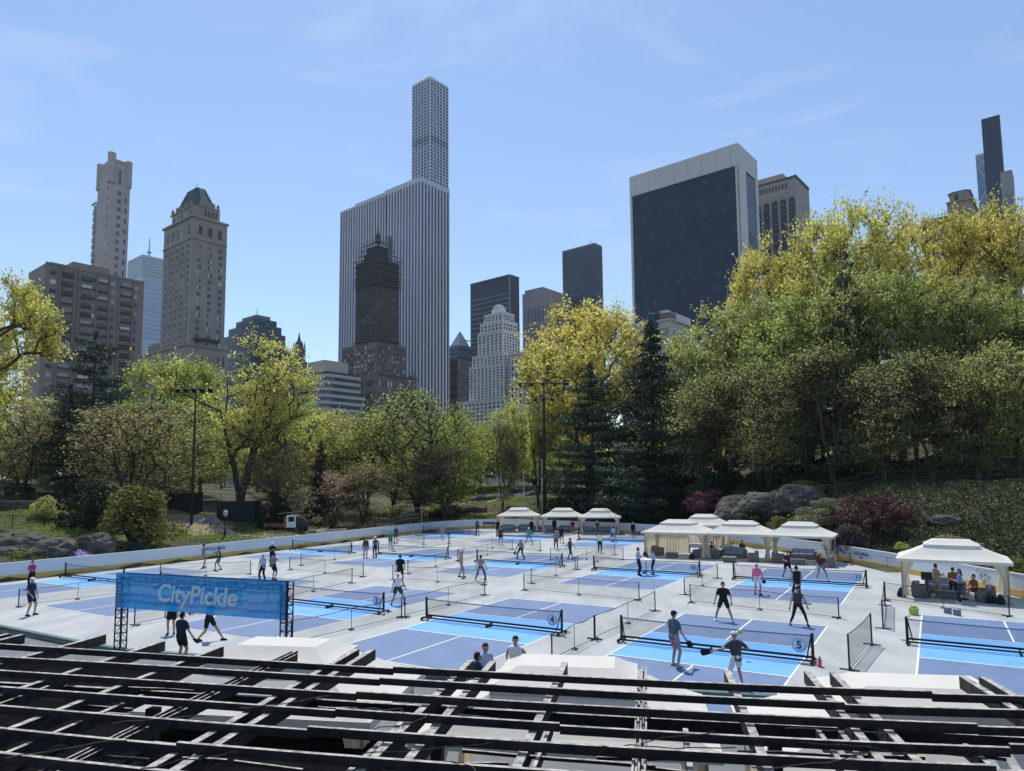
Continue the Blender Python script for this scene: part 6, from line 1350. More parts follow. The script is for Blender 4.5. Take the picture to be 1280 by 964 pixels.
# iron fence and stone wall at the left
def fence(pts, label, h=1.3, step=0.16, name='iron_fence', m=BLACK, rail=2):
    P = [Vector(gz(*p)) for p in pts]; t = thing(name, label, 'fence', P[0]); o = P[0]; mp_ = MB(); mr = MB()
    for a, b_ in zip(P[:-1], P[1:]):
        n = max(1, int((b_-a).length/2.2))
        for i in range(n+1):
            q = a.lerp(b_, i/n)-o; m_ = MB(); m_.tube((q.x, q.y, q.z-0.1), (q.x, q.y, q.z+h+0.08), 0.035, 0.035, 6); m_.build('post', m, t)
        for k in range(rail): z = 0.15+(h-0.2)*k/(rail-1); mr.tube((a-o)+Vector((0, 0, z)), (b_-o)+Vector((0, 0, z)), 0.02, 0.02, 5)
        n = max(1, int((b_-a).length/step))
        for i in range(n): q = a.lerp(b_, i/n)-o; mp_.tube((q.x, q.y, q.z+0.05), (q.x, q.y, q.z+h), 0.009, 0.009, 4, cap=False)
    mr.build('rail', m, t); mp_.build('pickets', m, t); return t
fence([(-60, 60), (20, 60.5), (60, 62), (84, 63)], 'black iron fence with thin pickets at the left')
fence([(1040, 69), (1100, 67.5), (1180, 66), (1260, 64.5), (1340, 63)], 'brown hillside fence among the trees at the right', 1.3, 0.3, 'hillside_fence', mat('fence_brown', (0.12, 0.095, 0.075), 0.8), 3)
fence([(160, 92), (230, 96), (300, 100)], 'thin dark fence line behind the green containers', 1.5, 0.3)
x, y, z = gz(8, 70); t = thing('stone_wall', 'low dark stone wall with pale coping behind the iron fence', 'wall', (x, y, z)); m = MB(); m.b2(-6, 4.5, 0, 0.5, -0.6, 0.85); m.build('wall_body', ROCK, t); m = MB(); m.b2(-6.1, 4.6, -0.06, 0.56, 0.85, 0.97); m.build('coping', PAVE, t)
for i, px in enumerate((18, 28, 38, 46)):
    x, y, z = AT(px, 672+0.3*i, 52.4); t = thing('planter', ['leftmost', 'second', 'third', 'rightmost'][i]+' round planter pot on the flat grey rock', 'planter', (x, y, z-0.25), 0, 'planter pots on the flat rock'); m = MB(); m.lathe([(0.16, 0), (0.22, 0.4), (0.25, 0.42), (0.25, 0.48), (0.2, 0.48), (0.19, 0.42)], (0, 0, 0), 14); m.build('pot', mat('pot_brown', (0.09, 0.075, 0.07), 0.8), t, True)
    m = MB(); m.ball((0, 0, 0.5), 0.17, 10, sz=0.5); m.build('soil_plant', LF['ivy'], t)
# containers / sheds
GRN = mat('container_green', (0.022, 0.032, 0.030), 0.7, 0.2, 0.5)
def shed(px, Y, w_, h_, d_, label, rz=0.0, mm=GRN):
    x, y, z = gz(px, Y); t = thing('storage_container', label, 'container', (x, y, z-0.15), rz, 'dark storage containers behind the left boards'); m = MB(); m.b2(-w_/2, w_/2, 0, d_, 0, h_); m.build('body', mm, t); m = MB()
    n = int(w_/0.4)
    for i in range(n): m.b2(-w_/2+w_*(i+0.3)/n, -w_/2+w_*(i+0.6)/n, -0.06, -0.001, 0.08, h_-0.1)
    m.build('ribbing', mm, t); m = MB(); m.b2(-w_/2-0.05, w_/2+0.05, -0.08, d_+0.05, h_, h_+0.08); m.build('roof', mm, t)
shed(296, 80, 4.2, 2.5, 2.4, 'dark green box container right of the dirt path', 0.05); shed(228, 83, 3.2, 2.2, 2.2, 'dark container half hidden by the gold green bush'); shed(322, 82, 1.6, 2.0, 1.6, 'small teal covered stack beside the dark green container', 0.2, mat('tarp_teal', (0.03, 0.09, 0.09), 0.8))
TARP = mat('tarp_grey', (0.18, 0.2, 0.2), 0.8, 0.15, 1.5)
for px, Y, lb, rz_ in [(252, 78, 'left grey tarp covered pile before the containers', 0.3), (268, 77, 'right dark tarp covered pile before the containers', -0.3)]:
    x, y, z = gz(px, Y); t = thing('covered_pile', lb, 'pile', (x, y, z-0.1), rz_, 'covered piles before the containers'); m = MB(); m.add([(-1, -0.8, 0), (1, -0.8, 0), (1, 0.8, 0), (-1, 0.8, 0), (-0.5, -0.1, 0.95), (0.6, 0.0, 0.75)], [(0, 1, 5, 4), (1, 2, 5), (2, 3, 4, 5), (3, 0, 4)]); m.build('tarp', TARP, t); m = MB(); m.tube((-1.05, -0.82, 0.03), (1.05, -0.82, 0.03), 0.06, 0.06, 6); m.build('log', BARK2, t)
# vehicles
def car(px, Y, label, col, rz=0.0, kind='parked_car', s=1.0, gname='cars parked beyond the trees at the left'):
    x, y, z = gz(px, Y); t = thing(kind, label, 'car', (x, y, z+0.02), rz, gname); m = MB()
    prof = [(-2.2, 0.35), (-2.25, 0.75), (-1.6, 0.95), (-0.9, 1.42), (0.7, 1.45), (1.35, 1.0), (2.15, 0.85), (2.25, 0.4)]
    def ring(y_, k): return [(p[0], y_*(0.86 if p[1] > 1.1 else 1.0), p[1]) for p in prof]
    a, b_ = ring(-0.88, 0), ring(0.88, 1); n = len(prof); m.add(a+b_, [(i, (i+1) % n, n+(i+1) % n, n+i) for i in range(n)]+[tuple(range(n))[::-1], tuple(range(n, 2*n))]); m.build('body', col, t)
    for sy in (-1, 1):
        g = MB(); q = [(-1.35, 0.98), (-0.85, 1.36), (0.62, 1.38), (1.1, 1.0)]; g.add([(p[0], sy*(0.89 if p[1] < 1.1 else 0.775), p[1]) for p in q]+[(p[0], sy*(0.85 if p[1] < 1.1 else 0.74), p[1]) for p in q], [(0, 1, 2, 3), (7, 6, 5, 4), (0, 4, 5, 1), (1, 5, 6, 2), (2, 6, 7, 3), (3, 7, 4, 0)]); g.build('side_window', W_GLASS, t)
    for sx in (-1.4, 1.4):
        for sy in (-0.85, 0.85): w_ = MB(); w_.tube((sx, sy-0.1, 0.32), (sx, sy+0.1, 0.32), 0.32, 0.32, 14); wo = w_.build('wheel', WHEEL, t); h = MB(); h.tube((sx, sy-0.11, 0.32), (sx, sy+0.11, 0.32), 0.16, 0.16, 10); h.build('rim', LAMPG, wo)
    for sx, mm in ((2.24, LINE), (-2.26, mat('tail_red', (0.4, 0.02, 0.02), 0.4))):
        for sy in (-0.6, 0.6): h = MB(); h.box((sx, sy, 0.66), (0.06, 0.3, 0.14)); h.build('headlight' if sx > 0 else 'tail_light', mm, t)
PWH = mat('paint_white', (0.7, 0.72, 0.74), 0.3); PSI = mat('paint_silver', (0.4, 0.42, 0.45), 0.3)
car(29, 108, 'white parked car left of the dark tree trunk', PWH, 0.05); car(50, 110, 'silver parked car just right of the dark tree trunk', PSI, 0.05); car(62, 113, 'second white car, rightmost beside the trees', PWH, 0.0)
x, y, z = gz(27, 79); t = thing('utility_cart', 'black roofed utility cart on the bare rock at the left', 'cart', (x, y, z), 0.2); m = MB(); m.b2(-1.3, 1.3, -0.6, 0.6, 0.35, 0.85); m.b2(-1.3, -0.2, -0.6, 0.6, 0.85, 1.1); m.build('body', BLACK, t); m = MB(); m.b2(-1.1, 0.9, -0.62, 0.62, 1.72, 1.8); m.build('roof', BLACK, t)
for sx in (-1, 0.8):
    for sy in (-0.55, 0.55): p = MB(); p.tube((sx, sy, 0.8), (sx, sy, 1.75), 0.03, 0.03, 6); p.build('roof_post', BLACK, t); w_ = MB(); w_.tube((sx, sy-0.1, 0.28), (sx, sy+0.1, 0.28), 0.28, 0.28, 12); w_.build('wheel', WHEEL, t)
x, y, z = gz(369, 74.5); t = thing('work_truck', 'small work truck with white cab, red side and flat bed behind the boards', 'truck', (x, y, z+0.05), 0.05); RED = mat('paint_red', (0.45, 0.07, 0.05), 0.4)
m = MB(); m.b2(-0.6, 0.35, -0.75, 0.75, 0.5, 1.75); m.build('cab', PWH, t); m = MB(); m.b2(-0.85, -0.6, -0.76, 0.76, 0.45, 1.6); m.build('side_panel', RED, t); m = MB(); m.b2(-2.9, -0.85, -0.75, 0.75, 0.55, 0.7); m.b2(-2.9, -0.85, -0.75, -0.7, 0.7, 0.95); m.build('flat_bed', mat('bed_rust', (0.2, 0.08, 0.06), 0.8), t)
m = MB(); m.add([(0.35, -0.72, 0.5), (1.6, -0.72, 0.5), (1.5, -0.72, 1.0), (1.0, -0.72, 1.45), (0.35, -0.72, 1.6), (0.35, 0.72, 0.5), (1.6, 0.72, 0.5), (1.5, 0.72, 1.0), (1.0, 0.72, 1.45), (0.35, 0.72, 1.6)], [(4, 3, 2, 1, 0), (5, 6, 7, 8, 9), (0, 1, 6, 5), (1, 2, 7, 6), (2, 3, 8, 7), (3, 4, 9, 8)]); m.build('bonnet', mat('paint_black', (0.03, 0.03, 0.035), 0.4), t)
m = MB(); m.b2(-0.4, 0.2, -0.77, -0.751, 1.1, 1.6); m.build('side_window', W_GLASS, t); m = MB(); m.beam((-1.6, -0.3, 1.9), (0.9, 0.2, 2.15), 0.5, 0.06); m.build('roof_board', TARP, t)
for sx in (-2.3, 0.9):
    for sy in (-0.72, 0.72): w_ = MB(); w_.tube((sx, sy-0.12, 0.36), (sx, sy+0.12, 0.36), 0.36, 0.36, 14); w_.build('wheel', WHEEL, t)
x, y, z = gz(412, 78); t = thing('timber_heap', 'heap of pale logs and boards behind the boards right of the truck', 'timber', (x, y, z), 0); LG = mat('log_pale', (0.38, 0.33, 0.28), 0.9, 0.3, 2)
for i in range(16): m = MB(); a = random.uniform(-0.4, 0.4); cx_, cy_, cz_ = random.uniform(-1.7, 1.7), random.uniform(-0.6, 0.6), 0.12+0.3*random.random(); l_ = random.uniform(0.5, 1.1); m.tube((cx_-l_*math.cos(a), cy_-l_*math.sin(a), cz_), (cx_+l_*math.cos(a), cy_+l_*math.sin(a), cz_+random.uniform(-0.1, 0.15)), 0.11, 0.09, 7); m.build('log', LG, t)
x, y, z = gz(498, 90); t = thing('metal_rails', 'thin grey metal frame of rails behind the far left boards', 'frame', (x, y, z), 0.05); 
for (a, b_) in (((-2.8, 0, 0), (-2.8, 0, 2.0)), ((-2.8, 0, 2.0), (2.9, 0.3, 2.0)), ((2.9, 0.3, 0), (2.9, 0.3, 2.0)), ((-1.8, -0.2, 0.2), (2.6, -0.2, 0.9)), ((-1.8, -0.2, 0.6), (2.6, -0.2, 1.3)), ((0.3, 0, 0.9), (1.0, 0, 2.3))): m = MB(); m.tube(a, b_, 0.045, 0.045, 6); m.build('rail', mat('pipe_grey', (0.3, 0.3, 0.31), 0.5), t)
x, y, z = gz(172, 55.6); t = thing('utility_box', 'dark square box at the foot of the gold green bush', 'box', (x, y, z-0.1), 0); m = MB(); m.b2(-0.55, 0.55, 0, 0.6, 0, 1.05); m.build('cabinet', GRN, t); m = MB(); m.b2(-0.6, 0.6, -0.04, 0.64, 1.05, 1.12); m.build('lid', GRN, t)
# ------------------------------------------------------------------ people
SKIN = mat('skin', (0.42, 0.26, 0.19), 0.6, 0.06, 5); SKIN2 = mat('skin_dark', (0.22, 0.13, 0.09), 0.6, 0.06, 5)
def cl(name, c): return mat('cloth_'+name, c, 0.9, 0.10, 6, bump=0.3)
CLO = dict(navy=cl('navy', (0.018, 0.026, 0.055)), black=cl('black', (0.014, 0.014, 0.018)), grey=cl('grey', (0.22, 0.23, 0.26)), dgrey=cl('dark_grey', (0.055, 0.06, 0.07)), white=cl('white', (0.72, 0.72, 0.72)), teal=cl('teal', (0.035, 0.17, 0.19)),
 dteal=cl('dull_teal', (0.07, 0.13, 0.17)), pink=cl('pink', (0.65, 0.16, 0.32)), magenta=cl('magenta', (0.45, 0.04, 0.16)), maroon=cl('maroon', (0.11, 0.018, 0.028)), lblue=cl('light_blue', (0.36, 0.46, 0.58)), green=cl('green', (0.04, 0.20, 0.13)),
 rose=cl('dusty_rose', (0.33, 0.23, 0.25)), tan=cl('tan', (0.36, 0.28, 0.22)), orange=cl('orange', (0.24, 0.095, 0.04)), blue=cl('blue', (0.10, 0.22, 0.44)), cyan=cl('cyan', (0.03, 0.32, 0.42)), red=cl('red', (0.42, 0.03, 0.03)), brown=cl('brown', (0.12, 0.06, 0.04)))
HAIR = dict(dark=mat('hair_dark', (0.012, 0.010, 0.009), 0.6), brown=mat('hair_brown', (0.07, 0.045, 0.03), 0.6), blond=mat('hair_blond', (0.3, 0.22, 0.12), 0.6), grey=mat('hair_grey', (0.35, 0.34, 0.33), 0.6))
EYE = mat('eye_dark', (0.01, 0.01, 0.01), 0.3)
def cap_mb(mb, p0, p1, r0, r1, n=10):
    p0, p1 = Vector(p0), Vector(p1); d = p1-p0; L_ = d.length
    q = (d if L_ > 1e-5 else Vector((0, 0, 1))).to_track_quat('Z', 'Y'); pr = [(-math.cos(math.pi/2*j/3)*r0, math.sin(math.pi/2*j/3)*r0) for j in range(4)]+[(L_+math.sin(math.pi/2*j/3)*r1, math.cos(math.pi/2*j/3)*r1) for j in range(4)]
    vs = []
    for z, rr in pr:
        for i in range(n): a = 2*math.pi*i/n; vs.append(p0+q@Vector((math.cos(a)*max(rr, 1e-4), math.sin(a)*max(rr, 1e-4), z)))
    k = len(pr); mb.add(vs, [(j*n+i, j*n+(i+1) % n, (j+1)*n+(i+1) % n, (j+1)*n+i) for j in range(k-1) for i in range(n)]+[tuple(range(n))[::-1], tuple(range((k-1)*n, k*n))])
def chain(mb, pts, rs):
    for a, b, r0, r1 in zip(pts[:-1], pts[1:], rs[:-1], rs[1:]): cap_mb(mb, a, b, r0, r1)
WS = bpy.data.scenes.new('workshop')
def fuse(mb, voxel, extra=None):
    me = mb.mesh('tmp', SKIN); o = bpy.data.objects.new('tmp', me); WS.collection.objects.link(o); md = o.modifiers.new('r', 'REMESH'); md.mode = 'VOXEL'; md.voxel_size = voxel; md.use_smooth_shade = True
    sm = o.modifiers.new('s', 'SMOOTH'); sm.factor = 0.5; sm.iterations = 3
    vl = WS.view_layers[0]; vl.update(); out = bpy.data.meshes.new_from_object(o.evaluated_get(vl.depsgraph)); bpy.data.objects.remove(o)
    if extra and extra.v:
        bm = bmesh.new(); bm.from_mesh(out); m2 = extra.mesh('x', [SKIN, EYE]); bm.from_mesh(m2); bm.to_mesh(out); bm.free(); bpy.data.meshes.remove(m2)
    out.materials.clear(); out.materials.append(SKIN)
    if extra: out.materials.append(EYE)
    out.polygons.foreach_set('use_smooth', [True]*len(out.polygons)); return out
def ik(a, c, l1, l2, pole):
    a, c = Vector(a), Vector(c); d = c-a; L_ = min(d.length, (l1+l2)*0.999); dn = d.normalized(); c = a+dn*L_; x = (l1*l1-l2*l2+L_*L_)/(2*L_); h_ = math.sqrt(max(0, l1*l1-x*x)); p = Vector(pole); p = (p-dn*p.dot(dn)).normalized(); return a+dn*x+p*h_, c
POSE = {  # pelvis height, lean forward, feet (x,y), hands (x,y,z)
 'stand': (0.94, 0.02, ((-0.11, 0.0), (0.12, 0.04)), ((-0.27, 0.05, 0.80), (0.27, 0.06, 0.80)), 0),
 'idle': (0.93, 0.03, ((-0.16, 0.06), (0.17, -0.04)), ((-0.28, 0.10, 0.82), (0.24, 0.22, 0.92)), 0),
 'ready': (0.84, 0.16, ((-0.30, 0.05), (0.30, -0.05)), ((-0.12, 0.48, 1.00), (0.22, 0.50, 1.05)), 0),
 'wide': (0.86, 0.10, ((-0.36, 0.02), (0.34, 0.0)), ((-0.34, 0.20, 0.86), (0.36, 0.12, 0.80)), 0),
 'walk': (0.92, 0.05, ((-0.09, 0.30), (0.09, -0.30)), ((-0.27, -0.20, 0.88), (0.27, 0.28, 0.95)), 0),
 'stride': (0.84, 0.16, ((-0.12, 0.50), (0.12, -0.42)), ((-0.30, -0.2, 1.0), (0.28, 0.42, 1.05)), 0),
 'swing': (0.88, 0.10, ((-0.26, 0.15), (0.24, -0.14)), ((-0.40, 0.18, 1.12), (0.62, 0.12, 1.12)), 0),
 'overhead': (0.93, 0.0, ((-0.18, 0.12), (0.18, -0.1)), ((-0.30, 0.30, 1.55), (0.18, 0.12, 1.93)), 0),
 'armsup': (0.93, 0.0, ((-0.10, -0.22), (0.12, 0.18)), ((-0.12, 0.16, 1.92), (0.24, 0.10, 1.94)), 0),
 'chest': (0.94, 0.02, ((-0.14, 0.03), (0.13, -0.02)), ((-0.06, 0.30, 1.20), (0.08, 0.30, 1.18)), 0),
 'hip': (0.94, 0.0, ((-0.13, 0.02), (0.13, 0.0)), ((-0.22, 0.02, 1.0), (0.24, 0.02, 1.0)), 0),
 'bend': (0.80, 0.55, ((-0.25, 0.0), (0.25, 0.02)), ((-0.15, 0.60, 0.62), (0.18, 0.62, 0.60)), 0),
 'sit': (0.48, 0.05, ((-0.14, 0.50), (0.14, 0.46)), ((-0.14, 0.35, 0.66), (0.16, 0.35, 0.66)), 1)}
BODY = {}
def body(pose, top, legs, hair, detail):
    key = (pose, top, legs, hair, detail)
    if key in BODY: return BODY[key]
    ph, lean, feet, hands, sit = POSE[pose]; vx = 0.016 if detail else 0.022; pel = Vector((0, -0.02-lean*0.25, ph)); up = Vector((0, math.sin(lean*1.1), math.cos(lean*1.1)))
    wst = pel+up*0.16; chs = pel+up*0.36; nk = pel+up*0.53+Vector((0, 0.0, 0)); hup = (up+Vector((0, 0, 1.2))).normalized(); hd = nk+hup*0.15+Vector((0, 0.02, 0)); X = Vector((1, 0, 0))
    B = MB(); S = MB(); Pn = MB(); Sh = MB(); Hh = MB(); ex = MB(); fem = top in ('tank', 'crop')
    # torso
    for M_, g in ((B, 0), (S, 0.014)):
        for sx in (-1, 1): chain(M_, [pel+X*0.065*sx+up*0.02, wst+X*0.055*sx, chs+X*0.085*sx, nk+X*0.10*sx-up*0.06], [0.105+g, 0.092+g, 0.105+g, 0.07+g])
        chain(M_, [nk-X*0.165-up*0.075, nk-up*0.04, nk+X*0.165-up*0.075], [0.05+g, 0.06+g, 0.05+g])
    chain(B, [nk-up*0.06, nk+hup*0.06], [0.058, 0.052])
    # head
    fw = Vector((0, 1, 0)); cap_mb(B, hd+hup*0.01-fw*0.012, hd+hup*0.045-fw*0.015, 0.086, 0.088); cap_mb(B, hd-hup*0.055+fw*0.018, hd+fw*0.01, 0.052, 0.072); cap_mb(B, hd+fw*0.082-hup*0.005, hd+fw*0.105-hup*0.028, 0.012, 0.016); cap_mb(B, hd+fw*0.06-hup*0.075, hd+fw*0.065-hup*0.072, 0.026, 0.026)
    for sx in (-1, 1): cap_mb(B, hd+X*0.083*sx-hup*0.01, hd+X*0.088*sx+hup*0.02, 0.017, 0.019); ex.ball(hd+X*0.032*sx+fw*0.082+hup*0.008, 0.010, 6, 1)
    ex.tube(hd-X*0.022+fw*0.088-hup*0.052, hd+X*0.022+fw*0.088-hup*0.052, 0.005, 0.005, 5, 1)
    # arms
    sleeve = {'tee': 0.62, 'tank': 0.0, 'long': 1.6}[top]
    for i, sx in enumerate((-1, 1)):
        sh = nk+X*0.185*sx-up*0.075; el, wr = ik(sh, Vector(hands[i]), 0.29, 0.26, (0.5*sx, -0.7, -0.35)); chain(B, [sh, el, wr], [0.050, 0.038, 0.027]); dr = (wr-el).normalized(); pm = wr+dr*0.07; side = dr.cross(Vector((0, 0, 1)))
        if side.length < 0.1: side = X.copy()
        side.normalize(); nrm_ = side.cross(dr).normalized(); chain(B, [wr, wr+dr*0.04, pm], [0.026, 0.034, 0.032])
        for q in range(4):
            o_ = side*(-0.027+0.018*q); l_ = (0.060, 0.072, 0.068, 0.052)[q]; k1 = pm+o_+dr*0.022; k2 = k1+dr*l_*0.5-nrm_*0.012; k3 = k2+dr*l_*0.3-nrm_*0.030; ex.tube(pm+o_*0.9, k1, 0.011, 0.010, 6); ex.tube(k1, k2, 0.010, 0.009, 6); ex.tube(k2, k3, 0.009, 0.006, 6)
        t0 = wr+dr*0.03+side*0.025*(-sx); t1 = t0+side*0.03*(-sx)+dr*0.025; t2 = t1+dr*0.028-nrm_*0.012; ex.tube(t0, t1, 0.013, 0.011, 6); ex.tube(t1, t2, 0.011, 0.008, 6)
        if sleeve:
            if sleeve < 1: chain(S, [sh, sh.lerp(el, sleeve)], [0.066, 0.060])
            else: chain(S, [sh, el, el.lerp(wr, 0.9)], [0.064, 0.052, 0.040])
    # legs
    lg = {'shorts': 0.62, 'pants': 9, 'skirt': 0.5, 'leggings': 8}[legs]
    chain(Pn, [pel-X*0.07+up*0.05, pel+X*0.07+up*0.05], [0.118, 0.118])
    for i, sx in enumerate((-1, 1)):
        hp = pel+X*0.088*sx-Vector((0, 0, 0.02)); an = Vector((feet[i][0], feet[i][1], 0.085)); kn, an2 = ik(hp, an, 0.44, 0.43, (0.12*sx, 1, 0.1)); an = an2; chain(B, [hp, kn, kn.lerp(an, 0.35)-fw*0.01, an], [0.088, 0.056, 0.054, 0.036])
        chain(B, [an, Vector((an.x+0.015*sx, an.y+0.13, 0.035))], [0.036, 0.030]); chain(Sh, [Vector((an.x, an.y-0.045, 0.042)), Vector((an.x+0.012*sx, an.y+0.06, 0.045)), Vector((an.x+0.025*sx, an.y+0.17, 0.036))], [0.044, 0.048, 0.036])
        if lg < 1: chain(Pn, [hp+up*0.04, hp.lerp(kn, lg)], [0.112, 0.088 if legs == 'shorts' else 0.12])
        elif lg == 9: chain(Pn, [hp+up*0.04, kn, an+Vector((0, 0, 0.03))], [0.108, 0.072, 0.056])
        else: chain(Pn, [hp+up*0.04, kn, kn.lerp(an, 0.35), an+Vector((0, 0, 0.05))], [0.100, 0.064, 0.060, 0.042])
    # hair / cap
    cap_mb(Hh, hd+hup*0.035-fw*0.028, hd+hup*0.055-fw*0.018, 0.092, 0.090)
    if hair == 'long': chain(Hh, [hd+hup*0.03-fw*0.05, hd-hup*0.10-fw*0.075, nk-up*0.06-fw*0.11], [0.085, 0.07, 0.035])
    elif hair == 'tail': chain(Hh, [hd+hup*0.04-fw*0.09, hd-hup*0.04-fw*0.15, hd-hup*0.16-fw*0.14], [0.035, 0.034, 0.015])
    elif hair in ('short',): chain(Hh, [hd+hup*0.0-fw*0.05, hd-hup*0.03-fw*0.055], [0.075, 0.058])
    r_ = dict(body=fuse(B, vx, ex), shirt=fuse(S, vx), legwear=fuse(Pn, vx), shoes=fuse(Sh, 0.014), hair=fuse(Hh, vx), hand=(Vector(hands[1]), pel), hd=hd, hup=hup)
    if hair == 'cap':
        c = MB(); bs = hd+hup*0.045; pr = [(0.098, 0.0), (0.096, 0.03), (0.078, 0.065), (0.04, 0.085), (0.004, 0.09)]; c.lathe(pr, (bs.x, bs.y-0.014, bs.z), 14); vs = []
        for k in range(9): a = math.pi*(0.12+0.76*k/8); vs += [(bs.x+math.cos(a)*0.094, bs.y-0.014+math.sin(a)*0.094, bs.z+0.012), (bs.x+math.cos(a)*0.10, bs.y-0.005+math.sin(a)*0.175, bs.z-0.004)]
        c.add(vs, [(2*k, 2*k+2, 2*k+3, 2*k+1) for k in range(8)]); c.add([(v[0], v[1], v[2]+0.006) for v in vs], [(2*k, 2*k+1, 2*k+3, 2*k+2) for k in range(8)]); r_['cap'] = c.mesh('cap', CLO['white'], True)
    # true hand position for the paddle
    sh = nk+X*0.185-up*0.075; el, wr = ik(sh, Vector(hands[1]), 0.29, 0.26, (0.5, -0.7, -0.35)); dr = (wr-el).normalized(); r_['grip'] = (wr+dr*0.08, dr)
    BODY[key] = r_; return r_
def person(px, py, face, pose, top, tc, legs, lc, hair, hc, label, h=1.75, cap=None, shoes='white', skin=SKIN, paddle=None, z=0.0, xy=None, grp='people on the courts', mir=1):
    """face: heading in degrees, 0 = away from the camera, 90 = to the right"""
    x, y = xy if xy else G(px, py, z); det = y < 34; d = body(pose, top, legs, 'cap' if cap else hair, det); t = thing('person', label, 'person', (x, y, z), -R(face), grp); s_ = h/1.745; t.scale = (s_*mir, s_, s_)
    def pt(nm, me, m):
        o = link(nm, me, t); o.material_slots[0].link = 'OBJECT'; o.material_slots[0].material = m; return o
    pt('body', d['body'], skin); pt('shirt', d['shirt'], CLO[tc]); pt({'shorts': 'shorts', 'pants': 'trousers', 'skirt': 'skirt', 'leggings': 'leggings'}[legs], d['legwear'], CLO[lc]); pt('shoes', d['shoes'], CLO[shoes]); pt('hair', d['hair'], HAIR[hc])
    if cap: pt('cap', d['cap'], CLO[cap])
    if paddle:
        gp, dr = d['grip']; gp = Vector((gp.x*mir, gp.y, gp.z)); dr = Vector((dr.x*mir, dr.y, dr.z)); cf, sf = math.cos(-R(face)), math.sin(-R(face)); W_ = lambda v: Vector((x+(v.x*cf-v.y*sf)*s_, y+(v.x*sf+v.y*cf)*s_, z+v.z*s_)); p = W_(gp); ax = (W_(gp+dr)-W_(gp)).normalized()
        pdl = thing('pickleball_paddle', paddle, 'paddle', p, 0, 'paddles held by players'); u = ax; v = u.cross(Vector((0.3, 0.9, 0.2))).normalized(); n_ = u.cross(v)
        m = MB(); m.tube(-u*0.05, u*0.09, 0.016, 0.016, 8); m.build('grip', BLACK, pdl); m = MB(); out = [(-0.03, 0.08), (-0.085, 0.12), (-0.098, 0.2), (-0.095, 0.33), (-0.07, 0.365), (0.07, 0.365), (0.095, 0.33), (0.098, 0.2), (0.085, 0.12), (0.03, 0.08)]
        k = len(out); m.add([v*a+u*b_+n_*0.008 for a, b_ in out]+[v*a+u*b_-n_*0.008 for a, b_ in out], [tuple(range(k)), tuple(range(2*k-1, k-1, -1))]+[(i, k+i, k+(i+1) % k, (i+1) % k) for i in range(k)]); m.build('blade', CLO['black'], pdl)
    return t
P = person
P(38, 769.5, 95, 'idle', 'tee', 'navy', 'shorts', 'navy', 'short', 'grey', 'man in white cap, navy tee and shorts standing at the far left', 1.80, cap='white', shoes='navy')
P(39, 736, 180, 'chest', 'tee', 'magenta', 'pants', 'black', 'short', 'dark', 'woman in magenta top behind the man in the white cap', 1.68, shoes='black')
P(214, 793, 170, 'stand', 'tank', 'black', 'skirt', 'black', 'tail', 'dark', 'woman in black skirt whose upper body is behind the blue banner', 1.66, shoes='navy')
P(226, 830, 20, 'idle', 'tee', 'navy', 'shorts', 'black', 'short', 'dark', 'man in navy tee seen from behind with a paddle below the banner', 1.76, shoes='black', paddle='dark round paddle held by the man in navy below the banner')
P(262, 801, 100, 'stride', 'tee', 'navy', 'shorts', 'black', 'short', 'dark', 'striding player in black shorts half hidden by the banner', 1.76, shoes='black')
P(254, 710, 60, 'idle', 'tee', 'grey', 'shorts', 'grey', 'short', 'dark', 'man in grey shirt, grey shorts and black cap by the left boards', 1.78, cap='black', shoes='grey')
P(273, 713, -100, 'swing', 'tank', 'black', 'shorts', 'teal', 'tail', 'dark', 'woman in black tank and teal shorts beside the man in grey', 1.68, shoes='black', paddle='dark paddle held out by the woman in teal shorts')
P(328, 727, -60, 'idle', 'tee', 'lblue', 'pants', 'black', 'short', 'grey', 'man in white cap, light blue shirt and black trousers above the banner', 1.76, cap='white', shoes='black', paddle='dark paddle held low by the man in light blue above the banner')
P(342, 725, 30, 'swing', 'tee', 'grey', 'shorts', 'black', 'short', 'dark', 'man in grey shirt and black shorts above the banner right end', 1.80, shoes='black')
P(340, 707, 150, 'chest', 'tee', 'black', 'pants', 'black', 'short', 'dark', 'person in white cap and black clothes behind the man in grey', 1.74, cap='white', shoes='black')
P(457, 697, 180, 'stand', 'long', 'dgrey', 'pants', 'rose', 'long', 'brown', 'person in dark jacket and pale rose trousers by the far left net', 1.66, shoes='black')
P(469, 696.5, 200, 'hip', 'tee', 'dteal', 'pants', 'black', 'short', 'grey', 'person in white hat, blue grey shirt and black trousers by the far left net', 1.70, cap='white', shoes='black')
P(488, 686, 160, 'walk', 'tee', 'green', 'leggings', 'teal', 'short', 'dark', 'player dressed all in teal green at the far left', 1.64, shoes='black')
P(495, 679, 200, 'idle', 'tee', 'dgrey', 'shorts', 'dgrey', 'short', 'dark', 'player in dark grey behind the one in teal green', 1.75, shoes='black')
P(500, 731, 0, 'idle', 'tee', 'black', 'shorts', 'black', 'short', 'brown', 'man in black tee and shorts behind the woman in a white tank', 1.82, shoes='white')
P(497, 756, 150, 'wide', 'tank', 'white', 'skirt', 'dgrey', 'tail', 'brown', 'woman in white visor, white tank and grey skirt right of the number 3 sign', 1.70, cap='white', shoes='black')
P(553, 675, 180, 'stand', 'tee', 'rose', 'shorts', 'rose', 'short', 'dark', 'player in rose shirt at the far left net of the back row', 1.66)
P(596.5, 668, 160, 'idle', 'tee', 'green', 'shorts', 'black', 'short', 'grey', 'player in green shirt in front of the back boards', 1.85, shoes='white')
P(622, 669, 190, 'stand', 'tee', 'black', 'pants', 'black', 'short', 'dark', 'person in black left of the leftmost back gazebo', 1.80, shoes='black')
